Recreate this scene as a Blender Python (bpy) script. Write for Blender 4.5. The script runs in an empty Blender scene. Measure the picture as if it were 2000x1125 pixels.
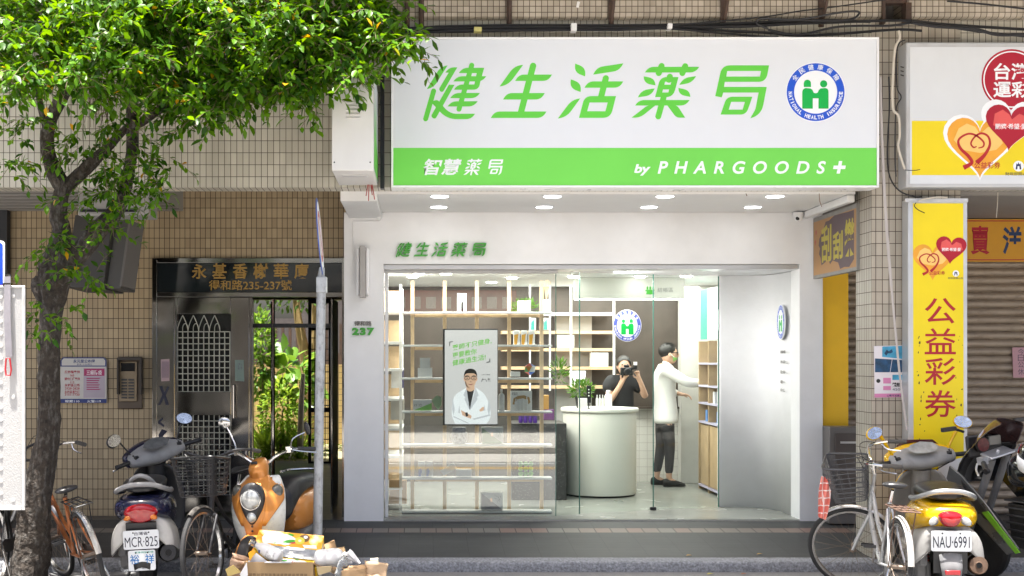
import bpy, bmesh, math, random
from mathutils import Vector, Matrix, Euler
R = math.radians
random.seed(7)
SC = bpy.context.scene
COL = SC.collection
# ---------------------------------------------------------------- camera, world, sun, exposure
F = 2400.0; VX, VY = 825.0, 700.0; CZ = 1.75          # lens in photo pixels, vanishing point, eye height
cd = bpy.data.cameras.new("camera"); cam = bpy.data.objects.new("camera", cd); COL.objects.link(cam)
cam.location = (0, 0, CZ); cam.rotation_euler = (R(90), 0, 0)
cd.sensor_width = 36; cd.lens = 36 * F / 2000; cd.shift_x = (1000 - VX) / 2000; cd.shift_y = (VY - 562.5) / 2000
cd.clip_start = .1; cd.clip_end = 2000
SC.camera = cam
SUN_TO = Vector((-.12, -.15, .98)).normalized()
W = bpy.data.worlds.new("World"); SC.world = W; W.use_nodes = True
nt = W.node_tree; bg = nt.nodes['Background']
sky = nt.nodes.new('ShaderNodeTexSky'); sky.sky_type = 'NISHITA'; sky.sun_disc = False
sky.sun_elevation = math.asin(SUN_TO.z); sky.sun_rotation = math.atan2(SUN_TO.x, SUN_TO.y)
sky.air_density = 1.0; sky.dust_density = 7.0; sky.ozone_density = 1.0
nt.links.new(sky.outputs[0], bg.inputs[0]); bg.inputs[1].default_value = .085
sl = bpy.data.lights.new("sun", 'SUN'); sl.energy = 5.0; sl.angle = R(.5); sl.color = (1, .965, .91)
so = bpy.data.objects.new("sun", sl); COL.objects.link(so); so.location = (0, 5, 20)
so.rotation_euler = SUN_TO.to_track_quat('Z', 'Y').to_euler()
SC.view_settings.view_transform = 'Standard'; SC.view_settings.look = 'None'
SC.view_settings.exposure = 1.95; SC.view_settings.gamma = 1
SC.cycles.use_denoising = True
SC.cycles.max_bounces = 8; SC.cycles.transparent_max_bounces = 16; SC.cycles.caustics_reflective = False; SC.cycles.caustics_refractive = False
SC.cycles.sample_clamp_indirect = 6

# ---------------------------------------------------------------- helpers
def P(px, py, Y): return Vector(((px - VX) / F * Y, Y, CZ - (py - VY) / F * Y))
def PX(px, Y): return (px - VX) / F * Y
def PZ(py, Y): return CZ - (py - VY) / F * Y
def lerp(a, b, t): return a + (b - a) * t

class MB:
    """collects shapes for ONE mesh object"""
    def __init__(s): s.bm = bmesh.new()
    def box(s, x0, x1, y0, y1, z0, z1, mat=None):
        vs = [s.bm.verts.new(v) for v in ((x0,y0,z0),(x1,y0,z0),(x1,y1,z0),(x0,y1,z0),(x0,y0,z1),(x1,y0,z1),(x1,y1,z1),(x0,y1,z1))]
        if mat is not None:
            for v in vs: v.co = mat @ v.co
        for f in ((0,3,2,1),(4,5,6,7),(0,1,5,4),(1,2,6,5),(2,3,7,6),(3,0,4,7)): s.bm.faces.new([vs[i] for i in f])
        return s
    def boxc(s, c, d, rot=(0,0,0)):
        m = Matrix.Translation(Vector(c)) @ Euler(rot).to_matrix().to_4x4()
        return s.box(-d[0]/2, d[0]/2, -d[1]/2, d[1]/2, -d[2]/2, d[2]/2, m)
    def poly(s, pts):
        s.bm.faces.new([s.bm.verts.new(p) for p in pts]); return s
    def prism(s, pts, ext):
        """3D polygon pts extruded by vector ext"""
        a = [s.bm.verts.new(p) for p in pts]; e = Vector(ext); b = [s.bm.verts.new(Vector(p) + e) for p in pts]
        n = len(a); s.bm.faces.new(a); s.bm.faces.new(b[::-1])
        for i in range(n): s.bm.faces.new((a[i], b[i], b[(i+1) % n], a[(i+1) % n]))
        return s
    def loft(s, rings, cap=True, closed=True):
        vr = [[s.bm.verts.new(p) for p in r] for r in rings]
        for a, b in zip(vr, vr[1:]):
            n = len(a)
            for i in range(n if closed else n - 1):
                j = (i + 1) % n
                try: s.bm.faces.new((a[i], a[j], b[j], b[i]))
                except ValueError: pass
        if cap and closed:
            for r in (vr[0][::-1], vr[-1]):
                try: s.bm.faces.new(r)
                except ValueError: pass
        return s
    def tube(s, pts, r, n=8, closed=False, cap=True, smooth=0):
        pts = [Vector(p) for p in pts]
        if smooth: 
            rr = r if hasattr(r, '__len__') else None
            pts, r2 = spline(pts, smooth, rr, closed); r = r2 if rr else r
        m = len(pts); rs = list(r) if hasattr(r, '__len__') else [r] * m
        up = None; rings = []
        for i, p in enumerate(pts):
            a = pts[(i-1) % m] if (closed or i) else p; b = pts[(i+1) % m] if (closed or i < m-1) else p
            t = (b - a); t = t.normalized() if t.length > 1e-9 else Vector((0,0,1))
            if up is None:
                up = t.orthogonal().normalized()
            else:
                up = (up - t * up.dot(t)); up = up.normalized() if up.length > 1e-6 else t.orthogonal().normalized()
            v = t.cross(up)
            rings.append([p + (up * math.cos(2*math.pi*k/n) + v * math.sin(2*math.pi*k/n)) * rs[i] for k in range(n)])
        if closed: rings.append(rings[0]); return s.loft(rings, cap=False)
        return s.loft(rings, cap=cap)
    def lathe(s, prof, c=(0,0,0), axis='Z', n=20, rot=None, cap=True):
        rings = []
        for r, h in prof:
            ring = []
            for k in range(n):
                a = 2*math.pi*k/n; x, y = r*math.cos(a), r*math.sin(a)
                v = Vector((x, y, h)) if axis == 'Z' else Vector((x, h, y)) if axis == 'Y' else Vector((h, x, y))
                if rot is not None: v = rot @ v
                ring.append(Vector(c) + v)
            rings.append(ring)
        return s.loft(rings, cap=cap)
    def ell(s, c, r, rot=None, u=20, v=12):
        m = Matrix.Translation(Vector(c)) @ (Euler(rot).to_matrix().to_4x4() if rot is not None else Matrix()) @ Matrix.Diagonal((r[0], r[1], r[2], 1))
        bmesh.ops.create_uvsphere(s.bm, u_segments=u, v_segments=v, radius=1, matrix=m); return s
    def torus(s, c, R_, r, axis='Y', n=36, m=8):
        c = Vector(c); pts = []
        for k in range(n):
            a = 2*math.pi*k/n; x, y = R_*math.cos(a), R_*math.sin(a)
            pts.append(c + (Vector((x,0,y)) if axis == 'Y' else Vector((0,x,y)) if axis == 'X' else Vector((x,y,0))))
        return s.tube(pts, r, m, closed=True)
    def build(s, name, mat, parent=None, bevel=0, seg=2, ang=35, subd=0, solid=0, weld=False, flat=False):
        if weld: bmesh.ops.remove_doubles(s.bm, verts=s.bm.verts, dist=1e-5)
        bmesh.ops.recalc_face_normals(s.bm, faces=s.bm.faces)
        me = bpy.data.meshes.new(name); s.bm.to_mesh(me); s.bm.free()
        return finish(name, me, mat, parent, bevel, seg, ang, subd, solid, flat)
def finish(name, me, mat, parent=None, bevel=0, seg=2, ang=35, subd=0, solid=0, flat=False):
    mats = mat if isinstance(mat, (list, tuple)) else [mat]
    for m in mats: me.materials.append(m)
    if not flat:
        for p in me.polygons: p.use_smooth = True
        me.set_sharp_from_angle(angle=R(ang))
    o = bpy.data.objects.new(name, me); COL.objects.link(o)
    if solid:
        k = o.modifiers.new('solid', 'SOLIDIFY'); k.thickness = solid; k.offset = 0
    if subd:
        k = o.modifiers.new('sub', 'SUBSURF'); k.levels = k.render_levels = subd
    if bevel:
        k = o.modifiers.new('bev', 'BEVEL'); k.width = bevel; k.segments = seg; k.limit_method = 'ANGLE'; k.angle_limit = R(40)
    if parent is not None:
        o.parent = parent
        if parent.get('_w'):
            o.location = -Vector(parent['_o'])
        if parent.get('_w'): o['_w'] = 0
    return o
def spline(pts, k, rs=None, closed=False):
    out = []; ro = []; n = len(pts)
    for i in range(n if closed else n - 1):
        p0 = pts[(i-1) % n] if (closed or i) else pts[0]; p1 = pts[i]; p2 = pts[(i+1) % n]; p3 = pts[(i+2) % n] if (closed or i+2 < n) else pts[n-1]
        for j in range(k):
            t = j / k
            out.append(.5*((2*p1) + (p2-p0)*t + (2*p0-5*p1+4*p2-p3)*t*t + (3*p1-p0-3*p2+p3)*t**3))
            if rs: ro.append(lerp(rs[i], rs[(i+1) % n], t))
    if not closed:
        out.append(pts[-1]); 
        if rs: ro.append(rs[-1])
    return out, ro
def tag(o, label, cat, group=None, kind=None):
    o['label'] = label; o['category'] = cat
    if group: o['group'] = group
    if kind: o['kind'] = kind
    return o
def thing(name, label, cat, loc=(0,0,0), rot=(0,0,0), group=None, world=False):
    """Empty at the base of a thing; with world=True its parts are modelled in world coordinates"""
    o = bpy.data.objects.new(name, None); COL.objects.link(o); o.location = loc; o.rotation_euler = rot
    o.empty_display_size = .1
    if world: o['_w'] = 1; o['_o'] = tuple(loc)
    return tag(o, label, cat, group)
def struct(o): o['kind'] = 'structure'; return o

# ---- materials
MATS = {}
def mat(name, col, rough=.5, metal=0, var=.06, scale=6, bump=0, bscale=80, spec=.5, coat=0, em=0, emcol=None, dirt=0, dcol=(.05,.04,.03), dscale=3, streak=1, trans=0, bdist=.01):
    if name in MATS: return MATS[name]
    m = bpy.data.materials.new(name); m.use_nodes = True; MATS[name] = m
    n = m.node_tree.nodes; l = m.node_tree.links; b = n['Principled BSDF']
    tc = n.new('ShaderNodeTexCoord')
    b.inputs['Roughness'].default_value = rough; b.inputs['Metallic'].default_value = metal
    b.inputs['Specular IOR Level'].default_value = spec; b.inputs['Coat Weight'].default_value = coat
    if trans: b.inputs['Transmission Weight'].default_value = trans
    c = (*col, 1)
    if var or dirt:
        nz = n.new('ShaderNodeTexNoise'); nz.inputs['Scale'].default_value = scale; nz.inputs['Detail'].default_value = 4
        l.new(tc.outputs['Object'], nz.inputs['Vector'])
        mx = n.new('ShaderNodeMix'); mx.data_type = 'RGBA'
        mx.inputs['A'].default_value = (*[max(0, x*(1-2*var)) for x in col], 1); mx.inputs['B'].default_value = (*[min(1, x*(1+2*var)) for x in col], 1)
        l.new(nz.outputs['Fac'], mx.inputs['Factor']); out = mx.outputs['Result']
        if dirt:
            mp = n.new('ShaderNodeMapping'); mp.inputs['Scale'].default_value = (dscale, dscale, dscale/streak)
            l.new(tc.outputs['Object'], mp.inputs['Vector'])
            nd = n.new('ShaderNodeTexNoise'); nd.inputs['Scale'].default_value = 1; nd.inputs['Detail'].default_value = 6; nd.inputs['Roughness'].default_value = .65
            l.new(mp.outputs[0], nd.inputs['Vector'])
            rp = n.new('ShaderNodeMapRange'); rp.inputs['From Min'].default_value = .5; rp.inputs['From Max'].default_value = .75; rp.inputs['To Max'].default_value = dirt
            l.new(nd.outputs['Fac'], rp.inputs['Value'])
            m2 = n.new('ShaderNodeMix'); m2.data_type = 'RGBA'; m2.inputs['B'].default_value = (*dcol, 1)
            l.new(rp.outputs[0], m2.inputs['Factor']); l.new(out, m2.inputs['A']); out = m2.outputs['Result']
        l.new(out, b.inputs['Base Color'])
        rr = n.new('ShaderNodeMapRange'); rr.inputs['To Min'].default_value = max(0, rough-.08); rr.inputs['To Max'].default_value = min(1, rough+.08)
        l.new(nz.outputs['Fac'], rr.inputs['Value']); l.new(rr.outputs[0], b.inputs['Roughness'])
    else: b.inputs['Base Color'].default_value = c
    if em:
        b.inputs['Emission Color'].default_value = (*(emcol or col), 1); b.inputs['Emission Strength'].default_value = em
    if bump:
        nb = n.new('ShaderNodeTexNoise'); nb.inputs['Scale'].default_value = bscale; nb.inputs['Detail'].default_value = 3
        l.new(tc.outputs['Object'], nb.inputs['Vector'])
        bp = n.new('ShaderNodeBump'); bp.inputs['Strength'].default_value = bump; bp.inputs['Distance'].default_value = bdist
        l.new(nb.outputs['Fac'], bp.inputs['Height']); l.new(bp.outputs[0], b.inputs['Normal'])
    return m
def tile(name, w, h, axes, c1, c2, mortar, ms=.004, off=(0,0), offset=0, rough=.35, dirt=.35, dcol=(.09,.07,.05), bump=.35, streak=5, dscale=2.2, chips=0):
    m = bpy.data.materials.new(name); m.use_nodes = True; MATS[name] = m
    n = m.node_tree.nodes; l = m.node_tree.links; b = n['Principled BSDF']
    tc = n.new('ShaderNodeTexCoord'); sp = n.new('ShaderNodeSeparateXYZ'); l.new(tc.outputs['Object'], sp.inputs[0])
    cb = n.new('ShaderNodeCombineXYZ')
    for i, a in enumerate(axes):
        ad = n.new('ShaderNodeMath'); ad.operation = 'ADD'; ad.inputs[1].default_value = off[i] + 50*[w, h][i]
        l.new(sp.outputs['XYZ'.index(a)], ad.inputs[0]); l.new(ad.outputs[0], cb.inputs[i])
    br = n.new('ShaderNodeTexBrick'); br.offset = offset; br.squash = 1
    br.inputs['Scale'].default_value = 1; br.inputs['Brick Width'].default_value = w; br.inputs['Row Height'].default_value = h
    br.inputs['Mortar Size'].default_value = ms; br.inputs['Mortar Smooth'].default_value = .25; br.inputs['Bias'].default_value = 0
    br.inputs['Color1'].default_value = (*c1, 1); br.inputs['Color2'].default_value = (*c2, 1); br.inputs['Mortar'].default_value = (*mortar, 1)
    l.new(cb.outputs[0], br.inputs['Vector'])
    mp = n.new('ShaderNodeMapping'); mp.inputs['Scale'].default_value = (dscale, dscale, dscale/streak); l.new(tc.outputs['Object'], mp.inputs['Vector'])
    nd = n.new('ShaderNodeTexNoise'); nd.inputs['Scale'].default_value = 1; nd.inputs['Detail'].default_value = 7; nd.inputs['Roughness'].default_value = .68
    l.new(mp.outputs[0], nd.inputs['Vector'])
    rp = n.new('ShaderNodeMapRange'); rp.inputs['From Min'].default_value = .47; rp.inputs['From Max'].default_value = .8; rp.inputs['To Max'].default_value = dirt
    l.new(nd.outputs['Fac'], rp.inputs['Value'])
    m2 = n.new('ShaderNodeMix'); m2.data_type = 'RGBA'; m2.inputs['B'].default_value = (*dcol, 1)
    l.new(rp.outputs[0], m2.inputs['Factor']); l.new(br.outputs['Color'], m2.inputs['A']); out = m2.outputs['Result']
    if chips:
        vo = n.new('ShaderNodeTexNoise'); vo.inputs['Scale'].default_value = 7; vo.inputs['Detail'].default_value = 2
        l.new(tc.outputs['Object'], vo.inputs['Vector'])
        r3 = n.new('ShaderNodeMapRange'); r3.inputs['From Min'].default_value = .74; r3.inputs['From Max'].default_value = .78; r3.inputs['To Max'].default_value = chips
        l.new(vo.outputs['Fac'], r3.inputs['Value'])
        m3 = n.new('ShaderNodeMix'); m3.data_type = 'RGBA'; m3.inputs['B'].default_value = (.03,.025,.02,1)
        l.new(r3.outputs[0], m3.inputs['Factor']); l.new(out, m3.inputs['A']); out = m3.outputs['Result']
    l.new(out, b.inputs['Base Color'])
    rr = n.new('ShaderNodeMapRange'); rr.inputs['To Min'].default_value = rough; rr.inputs['To Max'].default_value = .9
    l.new(br.outputs['Fac'], rr.inputs['Value']); l.new(rr.outputs[0], b.inputs['Roughness'])
    bp = n.new('ShaderNodeBump'); bp.invert = True; bp.inputs['Strength'].default_value = bump; bp.inputs['Distance'].default_value = .004
    l.new(br.outputs['Fac'], bp.inputs['Height']); l.new(bp.outputs[0], b.inputs['Normal'])
    return m
def glass_mat(name, tint=(.93,.97,.95), refl=1.0, rough=0.0):
    m = bpy.data.materials.new(name); m.use_nodes = True; MATS[name] = m
    n = m.node_tree.nodes; l = m.node_tree.links; n.remove(n['Principled BSDF'])
    t = n.new('ShaderNodeBsdfTransparent'); t.inputs[0].default_value = (*tint, 1)
    g = n.new('ShaderNodeBsdfGlossy'); g.inputs['Roughness'].default_value = rough
    fr = n.new('ShaderNodeFresnel'); fr.inputs['IOR'].default_value = 1.5
    mu = n.new('ShaderNodeMath'); mu.operation = 'MULTIPLY'; mu.inputs[1].default_value = refl; l.new(fr.outputs[0], mu.inputs[0])
    mx = n.new('ShaderNodeMixShader'); l.new(mu.outputs[0], mx.inputs[0]); l.new(t.outputs[0], mx.inputs[1]); l.new(g.outputs[0], mx.inputs[2])
    l.new(mx.outputs[0], n['Material Output'].inputs['Surface'])
    return m

# ---- lettering and flat artwork
def front(Y): return Matrix(((1,0,0,0),(0,0,-1,Y),(0,1,0,0),(0,0,0,1)))   # local x->X, y->Z, z->-Y
def plane_m(o, u, v):
    u = Vector(u).normalized(); v = Vector(v).normalized(); w = u.cross(v)
    return Matrix(((u.x,v.x,w.x,o[0]),(u.y,v.y,w.y,o[1]),(u.z,v.z,w.z,o[2]),(0,0,0,1)))
def text_mesh(s, bold=0.0, extrude=0.0, space=1.0, shear=0.0):
    c = bpy.data.curves.new('lettering', 'FONT'); c.body = s; c.offset = bold; c.extrude = extrude; c.space_character = space; c.shear = shear; c.resolution_u = 4
    o = bpy.data.objects.new('lettering', c); COL.objects.link(o); bpy.context.view_layer.update()
    me = bpy.data.meshes.new_from_object(o.evaluated_get(bpy.context.evaluated_depsgraph_get()))
    bpy.data.objects.remove(o); bpy.data.curves.remove(c); me.name = 'lettering'
    return me
def fit(me, box, keep=False):
    """scale mesh xy into box (x0,x1,y0,y1)"""
    xs = [v.co.x for v in me.vertices]; ys = [v.co.y for v in me.vertices]
    a, b, c, d = min(xs), max(xs), min(ys), max(ys); x0, x1, y0, y1 = box
    sx = (x1-x0)/(b-a); sy = (y1-y0)/(d-c)
    if keep: sx = sy = min(sx, sy)
    cx, cy = (a+b)/2, (c+d)/2
    for v in me.vertices: v.co.x = (x0+x1)/2 + (v.co.x-cx)*sx; v.co.y = (y0+y1)/2 + (v.co.y-cy)*sy
    return me
def xform(me, M_):
    me.transform(M_); return me
def join_meshes(ms):
    bm = bmesh.new()
    for m in ms: bm.from_mesh(m); bpy.data.meshes.remove(m)
    me = bpy.data.meshes.new('lettering'); bm.to_mesh(me); bm.free(); return me
def pxbox(x0, x1, y0, y1, Y): return (PX(x0, Y), PX(x1, Y), PZ(y1, Y), PZ(y0, Y))
def txt(s, pbox, Y, m, parent, bold=.0, shear=0, th=.0015, name='lettering', space=1.0, keep=False):
    """text facing the street, fitted in the pixel box (x0,x1,y0,y1) on the plane at depth Y"""
    me = text_mesh(s, bold, 0, space, shear); fit(me, pxbox(*pbox, Y), keep); xform(me, front(Y))
    return finish(name, me, m, parent, solid=0, flat=True)
def txt_on(s, box, Mx, m, parent, bold=0, shear=0, name='lettering', space=1.0, keep=False):
    me = text_mesh(s, bold, 0, space, shear); fit(me, box, keep); xform(me, Mx)
    return finish(name, me, m, parent, flat=True)
def fillet(pts, k=8):
    out = []; n = len(pts)
    for i, p in enumerate(pts):
        v = Vector(p[:2]); r = p[2] if len(p) > 2 else 0
        if not r: out.append(v); continue
        a = Vector(pts[i-1][:2]) - v; b = Vector(pts[(i+1) % n][:2]) - v
        r = min(r, a.length*.98, b.length*.98); s = v + a.normalized()*r; e = v + b.normalized()*r
        for j in range(k+1):
            t = j/k; out.append(s*(1-t)**2 + v*2*t*(1-t) + e*t*t)
    return out
def shape2d(outer, holes=(), extrude=0.0):
    """filled 2D polygon with holes -> mesh in the xy plane"""
    c = bpy.data.curves.new('shape', 'CURVE'); c.dimensions = '2D'; c.fill_mode = 'BOTH' if extrude else 'FRONT'; c.extrude = extrude
    for poly in [outer, *holes]:
        s = c.splines.new('POLY'); s.points.add(len(poly)-1); s.use_cyclic_u = True
        for q, p in zip(s.points, poly): q.co = (p[0], p[1], 0, 1)
    o = bpy.data.objects.new('shape', c); COL.objects.link(o); bpy.context.view_layer.update()
    me = bpy.data.meshes.new_from_object(o.evaluated_get(bpy.context.evaluated_depsgraph_get()))
    bpy.data.objects.remove(o); bpy.data.curves.remove(c); return me
def circ(cx, cy, r, n=48, ry=None): return [(cx + r*math.cos(2*math.pi*k/n), cy + (ry or r)*math.sin(2*math.pi*k/n)) for k in range(n)]
def flat(pts_px, Y, m, parent, name, holes=(), th=0):
    """flat artwork polygon given in photo pixels, lying on the real plane at depth Y"""
    cv = lambda q: [(PX(p[0], Y), PZ(p[1], Y)) for p in q]
    me = shape2d(cv(pts_px), [cv(h) for h in holes]); xform(me, front(Y))
    return finish(name, me, m, parent, flat=True)
def flat_on(pts, Mx, m, parent, name, holes=()):
    me = shape2d(pts, holes); xform(me, Mx); return finish(name, me, m, parent, flat=True)
def rect(x0, x1, y0, y1): return [(x0,y0),(x1,y0),(x1,y1),(x0,y1)]
# ---------------------------------------------------------------- materials of the setting
T_UP = tile('upper_tile', .0508, .0992, 'XZ', (.60,.565,.475), (.50,.47,.39), (.085,.07,.055), .0029, off=(.012,.02), dirt=.6, dcol=(.20,.175,.135), chips=.6)
T_UPY = tile('upper_tile_side', .0508, .0992, 'YZ', (.46,.44,.38), (.40,.38,.32), (.075,.06,.05), .0028, off=(.0,.02), dirt=.3)
T_SQ = tile('square_tile', .0495, .0495, 'XZ', (.52,.46,.38), (.38,.33,.26), (.08,.06,.045), .0032, off=(.01,.007), dirt=.5, chips=.6)
T_LOW = tile('cream_tile', .0504, .0988, 'XZ', (.45,.35,.215), (.36,.275,.165), (.035,.022,.016), .003, off=(.02,.03), dirt=.22)
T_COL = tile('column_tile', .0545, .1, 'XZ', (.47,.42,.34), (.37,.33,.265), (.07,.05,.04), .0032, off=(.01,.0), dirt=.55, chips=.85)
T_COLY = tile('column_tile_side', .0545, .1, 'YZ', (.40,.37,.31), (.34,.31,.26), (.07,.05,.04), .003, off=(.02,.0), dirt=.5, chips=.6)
T_SLATE = tile('slate', .2995, .1, 'XY', (.032,.033,.034), (.025,.026,.027), (.05,.051,.052), .0018, off=(.205,.02), offset=0, rough=.6, dirt=.3, dcol=(.07,.07,.07), streak=1, dscale=3, bump=.25)
T_BAND = tile('band', .146, .30, 'XY', (.17,.095,.075), (.125,.115,.10), (.05,.05,.05), .004, off=(.02,.0), rough=.45, dirt=.3, streak=1)
T_WHITE = tile('white_wall_tile', .1, .1, 'XZ', (.72,.70,.66), (.68,.66,.62), (.42,.40,.37), .0025, dirt=.05)
T_YEL = tile('yellow_garden_tile', .1, .1, 'XZ', (.42,.31,.13), (.36,.26,.11), (.12,.09,.05), .006)
PAINT = mat('white_paint', (.765,.77,.775), .55, var=.03, bump=.08, bscale=40, dirt=.14, dcol=(.5,.48,.44), dscale=2)
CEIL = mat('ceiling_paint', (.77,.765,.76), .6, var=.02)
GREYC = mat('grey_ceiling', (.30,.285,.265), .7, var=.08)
ASPH = mat('asphalt', (.205,.204,.203), .85, var=.18, scale=60, bump=.5, bscale=220, dirt=.3, dcol=(.16,.155,.15), dscale=.8)
KERB = mat('kerb_granite', (.24,.25,.27), .8, var=.55, scale=55, bump=1.0, bscale=90, dirt=.5, dcol=(.10,.10,.105), dscale=12)
CONC = mat('pale_concrete', (.50,.475,.44), .8, var=.12, scale=3, bump=.2)
FLOORM = mat('polished_concrete', (.27,.28,.255), .25, var=.12, scale=2.5, dirt=.3, dcol=(.33,.335,.31), dscale=2)
DARKM = mat('dark_interior', (.02,.018,.016), .8)
STEEL = mat('stainless_steel', (.36,.345,.32), .1, 1, var=.03, scale=3, bump=.03, bscale=4)
ALU = mat('aluminium', (.62,.62,.63), .35, .7, var=.03)
BLACKM = mat('black_metal', (.015,.015,.017), .4, .3)
BROWNI = mat('rusty_iron', (.07,.045,.035), .7, .2, var=.25, scale=25, dirt=.5, dcol=(.12,.05,.02), dscale=9)
GLASS = glass_mat('clear_glass', refl=2.9); DGLASS = glass_mat('door_glass', refl=.22)
GEDGE = mat('glass_edge', (.05,.16,.13), .2)

# ---------------------------------------------------------------- ground
def sheet(name, pts, m, thick=None):
    b = MB(); b.poly(pts); return struct(b.build(name, m))
sheet('road', [(-150,-150,0),(150,-150,0),(150,150,0),(-150,150,0)], ASPH)
ZK, ZF, YK, YF = .085, .20, 10.06, 11.75
def slope(y): return lerp(ZK, ZF, (y - 10.06)/(11.7-10.06))
b = MB()
pr = [(YK,0),(YK,ZK-.018),(YK+.006,ZK-.007),(YK+.018,ZK),(10.21,slope(10.21)),(10.21,0)]
b.loft([[(x,y,z) for y,z in pr] for x in [-9+.6*i for i in range(32)]]); kerb = struct(b.build('kerb', KERB))
b = MB()
for (a, c, mm, nm) in ((10.21,11.19,T_SLATE,'pavement'),(11.19,11.38,T_BAND,'pavement_band'),(11.38,11.76,T_SLATE,'pavement_edge')):
    sheet(nm, [(-9,a,slope(a)),(9.6,a,slope(a)),(9.6,c,slope(c)),(-9,c,slope(c))], mm)
sheet('arcade_floor', [(-9,11.76,.2),(-.75,11.76,.2),(-.75,18.5,.205),(-9,18.5,.205)], mat('dark_floor', (.05,.046,.042), .4, var=.15))
sheet('lottery_shop_floor', [(3.81,11.76,.2),(9.6,11.76,.2),(9.6,12.6,.2),(3.81,12.6,.2)], mat('dark_floor', (.05,.046,.042)))
YEL = mat('road_yellow', (.62,.36,.05), .7, var=.12, scale=30); WHT = mat('road_white', (.75,.75,.73), .7, var=.1, scale=30)
for y, w, m_, nm in ((4.15,.1,YEL,'yellow_line'),(4.40,.1,YEL,'yellow_line'),(3.45,.12,WHT,'white_line'),):
    sheet(nm, [(-60,y,.004),(60,y,.004),(60,y+w,.004),(-60,y+w,.004)], m_)
sheet('opposite_gutter', [(-60,1.45,.006),(60,1.45,.006),(60,3.2,.006),(-60,3.2,.006)], CONC)
b = MB(); b.box(-60,60,-30,1.45,0,.12); struct(b.build('opposite_pavement', CONC))

# ---------------------------------------------------------------- the apartment building
BL = thing('apartment_building', 'tiled apartment block whose upper storey overhangs the pavement above the shops', 'building', (0,10.17,.1), world=True)
b = MB(); b.box(-8,9.6,10.17,10.41,3.165,4.552); b.build('upper_wall', [T_UP], BL)
def beam(x0, x1):
    b = MB(); pr = [(10.41,4.556),(10.13,4.556),(10.112,4.566),(10.105,4.585),(10.105,4.86),(10.41,4.86)]
    b.loft([[(x,y,z) for y,z in pr] for x in (x0,x1)]); return b.build('ledge_beam', T_SQ, BL)
beam(-8,3.775); beam(3.99,9.6)
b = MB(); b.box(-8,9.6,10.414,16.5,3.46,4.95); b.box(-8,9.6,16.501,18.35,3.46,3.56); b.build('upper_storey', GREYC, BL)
xl = PX(297,12.1)
b = MB(); b.box(-8,xl,12.1,12.3,.05,3.46); b.box(xl,-.752,12.1,12.3,PZ(512,12.1),3.46); b.build('entrance_wall', T_LOW, BL)
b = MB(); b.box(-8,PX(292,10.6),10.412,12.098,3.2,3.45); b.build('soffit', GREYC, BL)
b = MB()
for i in range(7): b.box(-8,PX(292,10.6),10.55+.22*i,10.56+.22*i,3.193,3.199)
b.build('soffit_battens', mat('batten', (.16,.15,.14), .7), BL)
b = MB(); b.box(-8,PX(15,12.02),12.0,12.095,.2,PZ(400,12)); b.build('dark_doorway', mat('dark_door', (.02,.022,.027), .5), BL)
# column with front and side faces
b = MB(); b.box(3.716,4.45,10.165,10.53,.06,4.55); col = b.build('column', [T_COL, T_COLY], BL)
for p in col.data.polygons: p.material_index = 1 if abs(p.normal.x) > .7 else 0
b = MB(); b.box(-.695,-.386,10.414,11.695,3.083,3.455); b.build('white_beam', PAINT, BL, bevel=.004)
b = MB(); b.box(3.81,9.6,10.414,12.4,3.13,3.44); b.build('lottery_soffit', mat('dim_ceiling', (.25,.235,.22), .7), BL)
# window cage brackets and unseen shading canopy above the frame
for bx in (795,823,995,1195,1415,1607):
    x = PX(bx, 10.05); z0 = PZ(52,10.08)
    b = MB(); b.box(x-.022,x+.022,10.085,10.10,z0,4.9); b.tube([(x,10.085,z0+.01),(x+.0,9.62,5.02)], .014, 6)
    b.boxc((x,10.08,z0+.03),(.012,.012,.012)); b.build('window_bracket', BROWNI, BL)
b = MB(); b.box(-8,-1.1,9.35,10.104,4.975,5.02); b.box(-1.099,2.2,8.75,10.104,4.975,5.02); b.box(2.201,9.6,7.95,10.104,4.975,5.02); b.build('shade_canopy', CONC, BL)  # unseen slab, depths stepped to shade the facade, road edge and vehicles
b = MB(); b.box(-8,9.6,10.02,10.1,4.83,4.862); b.build('cage_rail', BROWNI, BL)
b = MB(); b.box(-8,9.6,10.11,16.5,5.03,7.2); b.build('second_storey', T_UP, BL)
b = MB(); b.box(PX(1722,10.1),PX(1728,10.1),10.08,10.16,4.5,4.95); b.box(PX(1728,10.1),PX(1770,10.1),10.08,10.16,PZ(7,10.1),4.95); b.box(PX(1766,10.1),PX(1777,10.1),10.06,10.16,PZ(44,10.1),PZ(7.4,10.1)); b.build('iron_post', BROWNI, BL)

# ---------------------------------------------------------------- pharmacy shopfront
SF = thing('pharmacy_shopfront', 'bright white plastered pharmacy front with wide glass opening and downlit soffit', 'shop', (1.5,11.7,.2), world=True)
xa, xb, xc, xd = -.746, -.3705, 3.593, 3.812
b = MB(); b.box(xa,xb,11.7,11.98,.18,3.14); b.box(xb,xc,11.7,11.98,2.648,3.14); b.box(xc,xd,11.7,11.98,.18,3.14)
b.build('front_wall', PAINT, SF)
b = MB(); b.box(-.384,3.67,10.416,11.99,3.142,3.44); b.build('ceiling', CEIL, SF)
b = MB(); b.box(3.60,3.668,10.416,11.697,3.075,3.139); b.build('side_cornice', PAINT, SF, bevel=.01)
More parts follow.
